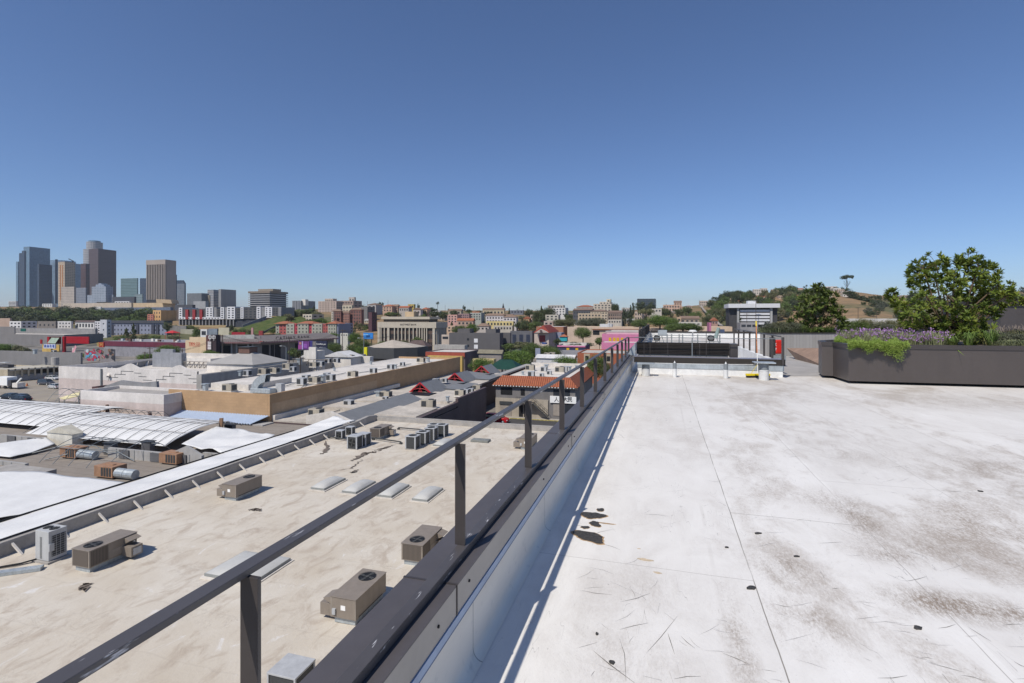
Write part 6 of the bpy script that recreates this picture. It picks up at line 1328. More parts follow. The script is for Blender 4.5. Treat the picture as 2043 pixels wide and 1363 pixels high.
# ================================================================ downtown towers
def tower(label, xl, xc, xr, yt, d, mat, base=60, name='skyscraper', **k):
    X, Y, zt = solve(xl, xc, xr, yt, d)
    r = thing(name, label, 'skyscraper', (X[0], Y[0], base - 30)); MB().box(X[0], X[1], Y[0], Y[1], base - 30, zt).build('tower_body', mat, r)
    r['_b'] = (X[0], X[1], Y[0], Y[1], zt); return r
BG = FAC('blue_curtain_wall', (.13, .19, .25), (.10, .17, .24), 3, 4.0, .8, .7, grough=.25); BG2 = FAC('dark_blue_curtain_wall', (.04, .055, .085), (.025, .04, .07), 3, 4, .8, .7, grough=.2); BG3 = FAC('pale_blue_curtain_wall', (.19, .26, .33), (.13, .20, .28), 4, 4, .8, .6, grough=.25)
t = tower('tallest blue glass tower at the far left of the skyline', 47, 58.7, 100, 492, 1500, BG); b = t['_b']; MB().box(b[0] - 2, b[0] + 9, b[2] - 3, b[2] + 20, 30, b[4] - 12).build('shoulder', BG2, t); MB().box(b[1] - 3, b[1] + .6, b[2] + 68, b[2] + 73, 60, b[4] - 30).build('dark_strip', BG2, t)
tower('second step of the blue glass cluster, left of the tallest', 38, 44, 50, 505, 1520, BG2); tower('lowest leftmost slab of the blue glass cluster', 32, 36, 42, 522, 1540, BG)
tower('dark navy block standing for a reflection on the tallest blue glass tower', 74.5, 78, 104, 527, 1400, BG2)  # dark reflection in the tall tower's glass, built as a block of its own
x, y = at(131, 1650); t = thing('skyscraper', 'round pale blue glass tower behind the tan tower', 'skyscraper', (x, y, 40)); MB().cyl((x, y, 30), (x, y, zy(527, 1650)), 47, n=40).cyl((x - 14, y, zy(527, 1650) + .01), (x - 14, y, zy(521, 1650)), 33, n=30).build('tower_body', BG3, t)
TAN = FAC('tan_tower_wall', (.50, .40, .29), (.10, .09, .08), 4.5, 4, .45, .5); ORG = M('orange_stripe', (.45, .20, .08))
t = tower('tan residential tower with orange vertical stripes', 116, 129, 150, 522, 1250, TAN); b = t['_b']; m = MB(); [m.box(b[0] + (b[1] - b[0]) * f, b[0] + (b[1] - b[0]) * (f + .12), b[2] - .6, b[2] - .02, 60, b[4] - 8) for f in (.30, .62)]; m.build('orange_stripe', ORG, t)
cr = thing('tower_crane', 'thin dark crane jib above the tan tower', 'crane', tuple(P(145, 522, 1270))); MB().bar(P(137, 516.5, 1270), P(147, 521.5, 1270), 1.6).bar(P(145, 520, 1270), P(145, 535, 1270), 1.4).build('jib', BLACK, cr)
tower('pale beige lower block in front of the tan tower', 122, 148, 152, 572, 1150, FAC('beige_block_wall', (.42, .37, .32), (.13, .12, .12), 4, 3.6, .5, .5))
DR = FAC('maroon_tower_wall', (.12, .06, .055), (.025, .022, .028), 200, 4.0, 1., .5, grough=.3); DR2 = FAC('brown_tower_wall', (.105, .072, .072), (.05, .036, .04), 200, 4.0, 1., .45, grough=.3)
tower('narrow dark tower with reddish bands left of the tall brown one', 161, 171, 179, 526, 1450, DR)
tower('tallest brown banded tower in the middle of the skyline', 177, 196, 232, 496, 1500, DR2)
x, y = at(188, 1800); t = thing('skyscraper', 'round topped grey tower rising behind the brown banded tower', 'skyscraper', (x, y, 40)); cw_ = FAC('crown_tower_wall', (.34, .33, .33), (.12, .13, .15), 5, 6, .55, .5)
MB().cyl((x, y, 30), (x, y, zy(499, 1800)), 30, n=24).build('tower_body', cw_, t); MB().cyl((x + 2, y, zy(499, 1800) + .01), (x + 2, y, zy(484, 1800)), 23, n=24).build('crown', cw_, t); MB().cyl((x + 2, y, zy(484, 1800) + .01), (x + 2, y, zy(481, 1800)), 17, n=20).build('crown_cap', BG, t)
GA = FAC('grey_apartment_wall', (.27, .31, .37), (.13, .16, .20), 4.5, 3.5, .5, .55)
t = tower('broad blue grey stepped apartment block before the brown tower', 174, 225, 228, 588, 1050, GA, name='apartment_tower'); 
for px0, px1, yt, q in ((183, 223, 572, 2), (191, 214, 568, 3), (196, 205, 565.5, 4)):
    b0, b1 = P(px0, yt, 1052 + q), P(px1, yt, 1052 + q); MB().box(b0.x, b1.x, b0.y, b0.y + 16 - q, 50, b0.z).build('upper_block', GA, t)
tower('small slate blue block left of the stepped apartments', 152, 171, 174, 574, 1120, FAC('slate_block_wall', (.20, .22, .26), (.08, .09, .12), 4, 3.6, .5, .5))
GG = FAC('green_glass_wall', (.13, .20, .21), (.07, .12, .13), 200, 4.2, 1., .45)
tower('square green glass block with pale floor bands', 241, 274, 276, 555, 1400, GG); tower('low green glass wing beside the green glass block', 268, 284, 286, 587, 1300, FAC('green_wing_wall', (.22, .27, .29), (.10, .14, .15), 200, 4, 1., .5)); tower('dark slate block half hidden by the striped tower', 279, 293, 297, 555, 1380, BG2)
ST_ = M('stripe_stone', (.36, .31, .27), .8, .06, .02); t = tower('beige tower with dark vertical stripes and a plain top band', 293.5, 330, 349.5, 518, 1200, M('stripe_dark', (.04, .038, .042), .35, .1, .05)); b = t['_b']
n_ = 11
for k in range(n_ + 1): x = b[0] + (b[1] - b[0]) * k / n_; MB().box(x - .95, x + .95, b[2] - 1.4, b[2] - .05, 60, b[4] - 11).build('stone_fin', ST_, t)
for k in range(1, 10): y = b[2] + (b[3] - b[2]) * k / 9; MB().box(b[1] + .05, b[1] + 1.4, y - 1.4, y + 1.4, 60, b[4] - 11).build('stone_fin', ST_, t)
MB().box(b[0] - 1.5, b[1] + 1.5, b[2] - 1.5, b[3] + 1.5, b[4] - 10.98, b[4]).build('top_band', ST_, t)
t = tower('grey tower with sloping shoulders right of the striped tower', 351, 368, 371, 566, 1330, FAC('slope_tower_wall', (.15, .17, .20), (.09, .11, .14), 4, 4, .5, .6)); b = t['_b']; m = MB(); z0 = b[4]; m.face([(b[0], b[2] - .0, z0), (b[1], b[2], z0), (b[1] - 7, b[2], z0 + 9), (b[0], b[2], z0 + 9)]); m.face([(b[1], b[2], z0), (b[1], b[3], z0), (b[1] - 7, b[3], z0 + 9), (b[1] - 7, b[2], z0 + 9)]); m.face([(b[0], b[2], z0 + 9), (b[1] - 7, b[2], z0 + 9), (b[1] - 7, b[3], z0 + 9), (b[0], b[3], z0 + 9)]); m.build('sloped_top', BG2, t)
tower('thin spire like dark slab beside the striped tower', 349, 351, 353, 548, 1260, BG2)
tower('pale slatted office tower, left one of the joined pair', 414, 426, 436, 578, 1100, FAC('pale_slat_wall', (.34, .33, .33), (.12, .13, .15), 200, 3.6, 1., .5)); tower('taller grey office tower, right one of the joined pair', 436, 441, 471, 577, 1080, FAC('grey_office_wall', (.26, .26, .25), (.15, .15, .16), 2.4, 200, .4, 1.))
t = tower('box shaped office with white floor slabs and a brown top storey', 499, 538, 571, 584, 980, M('slab_glass', (.035, .04, .05), .2, .1, .1)); b = t['_b']
for k in range(9): z = b[4] - 4 - k * 4.1; MB().box(b[0] - 2.4, b[1] + 2.4, b[2] - 2.4, b[3] + 2.4, z - .75, z + .75).build('floor_slab', M('slab_grey', (.34, .34, .35), .8, .05, .1), t)
MB().box(b[0] - 2.5, b[1] + 2.5, b[2] - 2.5, b[3] + 2.5, b[4] - .9, b[4] + 3).build('top_storey', FAC('brown_top_wall', (.24, .19, .14), (.10, .08, .065), 2, 20, .4, 1.), t); b0 = P(515, 577, 990); b1 = P(552, 577, 990); MB().box(b0.x, b1.x, b0.y, b0.y + 22, b[4] + 3.01, b0.z).build('penthouse', M('roof_taupe', (.27, .23, .18)), t)
t = tower('wide low office block with vertical fins right of the slab office', 583, 600, 629, 600, 900, FAC('fin_office_wall', (.26, .26, .27), (.06, .065, .08), 3.4, 200, .55, 1.)); b0 = P(602, 597.5, 905); b1 = P(611, 597.5, 905); MB().box(b0.x, b1.x, b0.y, b0.y + 8, 40, b0.z).build('penthouse', OFFW, t)
def far(name, label, xl, xc, xr, yt, yb, d, wall, roof='flat', rh=2., S=None, E=None, cat=None, drop=8, **k):
    X, Y, zt = solve(xl, xc, xr, yt, d); zb = min(zy(yb, d), zt - 2)
    return bldg(name, label, cat or ('building' if name != 'house' else 'house'), X, Y, (zb - drop, zt), wall, kind=roof, rh=rh, th=.25, par=.3, S=S and (*S[:2], S[2] if len(S) > 2 else .5, S[3] if len(S) > 3 else .45, S[4] if len(S) > 4 else drop / (zt - zb + drop) + .02, S[5] if len(S) > 5 else .97), E=E and (*E[:2], E[2] if len(E) > 2 else .5, E[3] if len(E) > 3 else .45, drop / (zt - zb + drop) + .02, .97), **k)
def C(*c): return M('wall_%02d_%02d_%02d' % tuple(int(v * 100) for v in c), c, .85, .1, .2)
far('office_block', 'small white banded office at the foot of the blue glass towers', 17, 32, 36, 601, 613, 1100, C(.5, .5, .5), S=(1, 4, .98, .45)); far('office_block', 'small white blocky building before the navy block', 84, 104, 113, 606, 612, 900, C(.55, .55, .53), S=(4, 2)); far('office_block', 'low cream hall at the tower bases', 126, 262, 266, 604, 614, 800, C(.46, .40, .33)); far('office_block', 'little white block below the green glass tower', 229, 258, 262, 601, 606, 850, C(.58, .58, .58), S=(5, 1)); far('office_block', 'dark slab below the brown banded tower', 224, 268, 272, 592, 604, 900, M('slate_dark', (.07, .075, .09)))
r = far('cathedral', 'cream angular cathedral hall with a raised wedge', 263, 343, 350, 604, 614, 780, C(.52, .40, .26)); b0, b1 = P(312, 604, 776), P(343, 601, 776); m = MB(); f_ = [b0, P(343, 606, 776), P(341, 598.5, 776), P(311, 597, 776)]; bb_ = [v_ + V((0, 12, 0)) for v_ in f_]; m.face(f_); m.face(bb_[::-1]); [m.face([f_[k], bb_[k], bb_[(k + 1) % 4], f_[(k + 1) % 4]][::-1]) for k in range(4)]; m.build('wedge', C(.50, .38, .25), r)
far('office_block', 'long slate blue hall behind the dark trees', 200, 340, 346, 613, 629, 640, M('slate_blue', (.13, .16, .22), .5)); far('office_block', 'white gable roofed shed among the dark trees', 151, 184, 190, 615, 621, 620, C(.5, .48, .45)); far('office_block', 'white end wall of the slate blue hall', 185, 201, 203, 612, 620, 635, C(.58, .57, .55))
far('museum', 'dark slate museum block with slanted metal panels', 373, 402, 417, 585, 613, 900, M('museum_grey', (.16, .17, .18), .5)); far('museum', 'pale tilted panel hall in front of the slate museum', 386, 410, 416, 601, 613, 860, C(.33, .33, .34)); far('museum', 'brown slab behind the museum block', 400, 418, 420, 589, 613, 910, M('roof_taupe')); far('office_block', 'dark row of glass below the museum', 349, 384, 390, 608, 618, 760, M('slate_dark'))
r = far('apartment_block', 'orange and pink stucco apartment block beside the dark trees', 305, 321, 355, 619, 645, 520, C(.58, .36, .17), S=(3, 3, .35, .5)); q = Vector(r['_o']); far('apartment_block', 'salmon pink wing of the orange apartment block', 294, 306, 308, 627, 641, 515, C(.45, .17, .12), S=(2, 3)); far('apartment_block', 'dark brown block between orange and white apartments', 352, 358, 360, 618, 642, 530, M('brown_wall'))
# white, red and charcoal apartment row
WA = M('apt_white', (.62, .62, .64), .7, .06, .2, streak=False); WG = M('apt_charcoal', (.085, .085, .09), .7, .08, .2); WR_ = M('apt_red', (.28, .035, .04), .6, .08, .2); WS = M('apt_grey', (.24, .24, .245))
YQ = at(358, 460)[1]; r = thing('apartment_block', 'long apartment block in white, charcoal and red panels above the bank', 'apartment block', tuple(PY(358, 648, YQ)))
for a_, b_, yt, yb, mt, n_ in ((358, 365, 614, 637, WA, 1), (365, 412, 616, 633, WG, 0), (412, 426, 613, 637, WA, 2), (426, 432, 613, 637, WS, 0), (432, 441, 616, 633, WG, 1), (441, 448, 613, 637, WA, 1), (448, 454, 613, 637, WS, 0), (454, 470, 612, 637, WA, 2), (470, 481, 614, 637, WG, 1), (481, 487, 613, 636, WA, 1), (487, 513, 613, 636, WG, 3), (513, 521, 612, 636, WA, 1), (521, 530, 613, 635, WS, 0), (530, 536, 612, 634, WA, 1), (536, 544, 613, 634, WA, 1), (544, 555, 613, 634, WG, 2), (555, 561, 613, 633, WS, 0)):
    p, q = PY(a_, yb, YQ), PY(b_, yt, YQ); x1_ = q.x
    o = MB().box(p.x + .02, x1_ - .02, p.y - (.7 if mt is WA else .35 if mt is WR_ else 0), p.y + 16, p.z, q.z).build('wing', mt, r)
    if n_: panes(r, 'S', p.x + .2, x1_ - .2, p.y - (.72 if mt is WA else .02), p.y, p.z + .5, q.z - .6, n_, 5 if mt is WA else 4, .5, .5, name='window')
for a_ in (372, 386, 400): p, q = PY(a_, 637, YQ), PY(a_ + 5.5, 618, YQ); MB().box(p.x, q.x, p.y - 1.1, p.y - .01, p.z, q.z).build('red_bay', WR_, r)
p, q = PY(358, 637, YQ), PY(441, 633, YQ); MB().box(p.x + .1, q.x, p.y - .9, p.y - .36, p.z, q.z).build('white_band', WA, r); panes(r, 'S', p.x + .5, q.x - .5, p.y - .92, p.y, p.z + .2, q.z - .2, 14, 1, .45, .55)
p, q = PY(358, 648, YQ), PY(466, 637.4, YQ); x1_ = q.x; MB().box(p.x, x1_, p.y + .4, p.y + 14, p.z - 6, q.z).build('podium', BLACK, r)
for k in range(17): x = p.x + (x1_ - p.x) * k / 16; MB().box(x - .55, x + .55, p.y - .2, p.y + .38, p.z - 1, q.z - .01).build('podium_column', WS, r)
p, q = PY(466, 649, YQ), PY(530, 636.5, YQ); MB().box(p.x + .05, q.x, p.y + 1, p.y + 12, p.z - 6, q.z).build('dark_podium', M('podium_dark', (.05, .055, .07)), r)
def patchm(name, a, b):
    n = N(name); q = n.noise(.25, 5); w_ = n.noise(2.5, 4); c = n.mix(n.ramp(q, .38, .6), a, b); c = n.mix(n.ramp(w_, .5, .7, 0, .5), c, mul(a, .55)); return n.fin(c, .95, 0, .1)
GRS = patchm('green_slope', (.05, .08, .02), (.10, .11, .04)); DRY = patchm('dry_slope', (.27, .19, .10), (.30, .24, .13))
def slope(name, rows, mat):
    R_ = [[P(*q) for q in r] for r in rows]; m = MB(); out = []
    for i in range(len(R_) - 1):
        for u in range(4):
            f = u / 4; rr_ = []
            for j in range(len(R_[0]) - 1):
                for v_ in range(5): g_ = v_ / 5; c = (R_[i][j].lerp(R_[i][j + 1], g_)).lerp(R_[i + 1][j].lerp(R_[i + 1][j + 1], g_), f); rr_.append(c + V((0, 0, .5 * noise.noise(c * .12))))
            out.append(rr_)
    m.grid(out); o = m.build(name, mat, None, smooth=True); return struct(o)
slope('grassy_slope', [[(455, 666, 360), (500, 668, 350), (545, 662, 350), (575, 655, 352)], [(478, 655, 385), (515, 650, 382), (545, 642, 385), (575, 640, 390)], [(486, 651, 400), (520, 640, 405), (552, 628, 415), (580, 628, 420)]], GRS)
slope('grassy_slope', [[(575, 650, 420), (595, 650, 420), (620, 650, 420)], [(580, 640, 430), (597, 638, 430), (615, 640, 430)], [(592, 632, 440), (600, 630, 440), (610, 634, 440)]], GRS)
slope('dry_slope', [[(340, 652, 425), (400, 653, 422), (462, 653, 420)], [(340, 647, 436), (400, 648, 436), (465, 648, 436)]], DRY); slope('dry_slope', [[(540, 632, 430), (562, 630, 430), (575, 634, 430)], [(548, 624, 440), (560, 622, 440), (570, 628, 440)]], DRY)
st = thing('hillside_stair', 'grey stair railing climbing the green slope to the right', 'stair', tuple(P(525, 664, 348))); MB().bar(P(525, 664, 345), P(549, 652, 350), 1.2, 1.2).build('flight', GRL, st); st = thing('retaining_wall', 'grey wall climbing the left edge of the green slope', 'wall', tuple(P(487, 651, 395))); MB().bar(P(484, 651, 395), P(531, 633, 410), .6, 2).build('wall', WS, st)
# retaining walls, shade canopy, white hut below the apartments
far('retaining_wall', 'pale beige retaining wall below the charcoal apartments', 360, 388, 389, 657, 668, 400, C(.36, .35, .28)); far('retaining_wall', 'short cream retaining wall left of the green slope', 436, 457, 458, 654, 661, 395, C(.46, .44, .34)); far('retaining_wall', 'grey terrace wall behind the red canopy', 335, 371, 372, 650, 662, 405, M('deck_grey'))
far('hut', 'white two storey hut behind the cream stucco block', 400, 413, 416, 657, 672, 330, C(.6, .6, .58), S=(1, 1, .7, .6)); far('hut', 'grey blue flat roofed hut beside the white one', 416, 433, 435, 656, 669, 335, M('hut_blue', (.20, .24, .28))); far('market_hall', 'dark red billboard like hall left of the green slope foot', 462, 489, 490, 663, 671, 300, C(.30, .02, .03)); far('market_hall', 'small dark red block at the foot of the stair', 516, 524, 526, 660, 668, 330, C(.24, .04, .04)); far('pylon_sign', 'small pink sign board below the green slope', 501, 505, 506, 654, 662, 330, C(.40, .22, .22), cat='sign')
t = thing('shade_canopy', 'bright red tent canopy on posts below the apartments', 'canopy', tuple(P(335, 668, 350))); q = P(336, 664, 350); m = MB(); m.hip(q.x - 4, q.x + 4, q.y, q.y + 6, q.z - .2, 1.6, 3); m.build('canvas', M('canopy_red', (.48, .03, .03), .6), t); m = MB(); [m.cyl((q.x + a_, q.y + b_, q.z - 5), (q.x + a_, q.y + b_, q.z), .15) for a_ in (-3.4, 3.4) for b_ in (.5, 5.5)]; m.build('post', C(.5, .1, .1), t)
# white and grey blue housing on the left
far('apartment_block', 'white two storey flats with a pink wall at the left edge', 19, 42, 74, 641, 656, 420, C(.62, .62, .62), S=(3, 2), E=(3, 2)); far('apartment_block', 'pinkish plain block at the far left edge', -30, 20, 24, 635, 650, 450, C(.40, .30, .24)); far('office_block', 'grey brown windowed block beside the white flats', 75, 111, 115, 641, 656, 415, M('block_taupe', (.20, .18, .165)), S=(4, 1, .3, .3))
far('apartment_block', 'white gabled flats left of the grey blue housing', 110, 142, 146, 641, 656, 430, C(.58, .57, .56), S=(5, 2, .4, .4)); far('apartment_block', 'white flats with dark roof right of the gabled flats', 150, 188, 192, 643, 656, 428, C(.58, .58, .57), S=(6, 1, .5, .6), roof='gabx', rh=1.5, rmat=M('dark_tile')); far('apartment_block', 'narrow white tower of the grey blue housing', 189, 200, 202, 641, 668, 400, C(.56, .56, .58), S=(2, 5)); far('apartment_block', 'tall pale grey stair tower of the housing', 200, 213, 222, 638, 678, 380, C(.48, .49, .52), S=(1, 3, .2, .2), E=(1, 5, .3, .4))
r = far('apartment_block', 'long grey blue housing block with dark balconies', 216, 332, 334, 644, 682, 390, M('blue_grey_wall', (.235, .255, .33), .8, .08, .2), S=(16, 4, .3, .4)); q = Vector(r['_o']); p0, p1 = at(216, 390), at(330, 390)
for px in (224, 275, 306, 315): p = P(px, 646, dY(px, q.y)); MB().box(p.x - 1.4, p.x + 1.4, q.y - .7, q.y - .06, p.z - 12, p.z - .5).build('balcony_stack', M('balcony_dark', (.06, .065, .09)), r)
MB().box(q.x, at(330, dY(330, q.y))[0], q.y - .8, q.y + 6, zy(645, 390) + .0, zy(643, 390) + 1.2).build('roof_edge', M('slate_dark'), r)
# green, pink and tile terrace housing
r = thing('apartment_block', 'long sage green and rose terrace flats with clay tile roofs', 'apartment block', tuple(P(550, 670, 330))); 
YT = at(610, 330)[1]; SG = C(.33, .33, .27); RO = C(.34, .09, .08); PK = C(.40, .05, .07)
for a_, b_, yt, mt, n_, pr in ((550, 557, 647, SG, 1, 0), (557, 572, 647, RO, 2, 0), (572, 588, 646, SG, 2, .6), (588, 595, 646, PK, 1, .2), (595, 617, 645, SG, 3, .8), (617, 623, 645, PK, 1, .2), (623, 644, 646, SG, 3, .6), (644, 655, 646, RO, 2, .2), (655, 672, 646, SG, 3, .6)):
    p, q = PY(a_, 672, YT), PY(b_, yt, YT); x1_ = q.x; MB().box(p.x + .02, x1_ - .02, p.y - pr, p.y + 12, p.z - 4, q.z).build('bay', mt, r); panes(r, 'S', p.x + .2, x1_ - .2, p.y - pr, p.y, p.z, q.z - .3, n_, 4, .35, .4)
p = PY(672, 646, YT); MB().box(p.x, p.x + 1, p.y + .1, Y_at(700, p.x + 1), 0, p.z).build('side_wall', M('blue_grey_wall'), r)
for a_, b_ in ((549, 574), (593, 625), (652, 672)): p, q = PY(a_, 646, YT), PY(b_, 646, YT); m = MB(); m.hip(p.x - .6, q.x + .6, p.y - 1.2, p.y + 9, p.z + .05, 1.6, 4); m.build('tile_roof', M('clay_tile'), r)
far('apartment_block', 'dark grey side block right of the terrace flats', 672, 688, 704, 645, 665, 350, M('blue_grey_wall'), E=(3, 3)); far('kiosk', 'small white corner shop beside the street trees', 679, 694, 698, 665, 672, 290, C(.55, .53, .46), S=(3, 1), cat='shop')
# hillside flats around the crest
far('apartment_block', 'tall pale beige flats on the crest with square windows', 635, 671, 684, 601, 630, 560, C(.42, .34, .29), S=(6, 6, .4, .4), E=(3, 6)); far('apartment_block', 'rooftop storey of the tall beige flats', 648, 664, 672, 596, 603, 568, C(.44, .36, .30), S=(4, 1)); far('apartment_block', 'stepped beige flats right of the tall ones', 671, 705, 722, 600, 625, 580, C(.34, .26, .22), S=(6, 4), E=(2, 4)); far('apartment_block', 'small pale tower on the stepped beige flats', 696, 707, 710, 593, 605, 585, C(.42, .38, .34), S=(2, 1))
far('apartment_block', 'cream flats with arched windows below the crest', 683, 702, 707, 609, 625, 500, C(.52, .45, .34), S=(3, 2)); 
for i, (a_, b_, c_, yt, lb) in enumerate(((662, 680, 684, 621, 'left wing'), (684, 697, 699, 624, 'recessed middle wing'), (699, 721, 726, 618, 'right corner wing'))):
    far('apartment_block', 'brown and cream balconied flats with hip roofs, ' + lb, a_, b_, c_, yt, 646, 430, C(.20, .10, .085) if i != 1 else C(.28, .15, .12), 'hip', 1.6, S=(4, 4, .45, .5), rmat=M('brown_roof', (.22, .15, .11)))
    p, q = P(a_ + 1, 645, 428), P(a_ + 4, yt, 428); 
far('apartment_block', 'narrow cream corner of the brown balconied flats', 661, 665, 667, 622, 643, 426, C(.52, .46, .38), S=(1, 4)); far('apartment_block', 'grey flats behind the brown balconied ones', 720, 733, 748, 612, 646, 460, M('shop_grey'), E=(3, 5)); far('apartment_block', 'dark maroon flats left of the columned office', 735, 742, 752, 623, 650, 400, C(.10, .05, .06), E=(2, 4)); far('villa', 'small white villa on the green slope', 604, 622, 646, 627, 642, 440, C(.52, .47, .38), S=(3, 2), E=(2, 2), cat='house')
# columned office
r = thing('office_block', 'beige stone office with tall slim columns and brown glass', 'office', tuple(P(752, 690, 262))); d0 = 262; X, Y, zt = solve(753, 870, 893, 643, 262)
STN = M('office_stone', (.46, .41, .33), .85, .06, .3); X0, X1, Y0, Y1 = X[0], X[1], Y[0], Y[1]
MB().box(X0 + 1, X1 - 1, Y0 + 1, Y1 - 1, .02, zt - 3).build('glass_hall', FAC('brown_glass', (.10, .065, .05), (.03, .026, .026), 3.0, 4.2, .9, .62, grough=.2), r)
MB().box(X0, X1, Y0, Y1, zt - 3, zt).build('entablature', STN, r); MB().box(X0 + 2.5, X1 - 5, Y0 + 2, Y1 - 2, zt + .003, zy(637, 270)).build('attic_band', M('attic_dark', (.09, .075, .06)), r); MB().box(X0 + 1.6, X1 - 4.2, Y0 + 1.2, Y1 - 1.2, zy(637, 270) + .003, zy(632, 270)).build('attic_cornice', STN, r); p, q = P(808, 633, 280), P(828, 622, 280); MB().box(p.x, q.x, p.y, p.y + 6, p.z, q.z).build('lift_tower', C(.50, .38, .24), r)
for f in (0, .055, .115, .175, .30, .365, .43, .495, .565, .635, .70, .745, .79, .83, .87, .98): x = X0 + (X1 - X0 - 1.4) * f; MB().box(x, x + (1.3 if f in (0, .175, .98) else .5), Y0 + .1, Y0 + .95, .02, zt - 3.003).build('column', STN, r)
for k in range(7): y = Y0 + 1.2 + (Y1 - Y0 - 2.4) * k / 6.5; MB().box(X1 - .95, X1 - .1, y, y + .9, .02, zt - 3.003).build('column', STN, r)
text_mesh('EASTWEST BANK', 1.2, .08, 'lettering', M('bronze_letter'), r, (P(806, 645, 262).x, Y0 - .08, zt - 1.3), RS)
far('kiosk', 'white topped kiosk right of the columned office', 881, 896, 898, 668, 680, 255, C(.50, .42, .35), S=(1, 1, .8, .5), cat='shop')
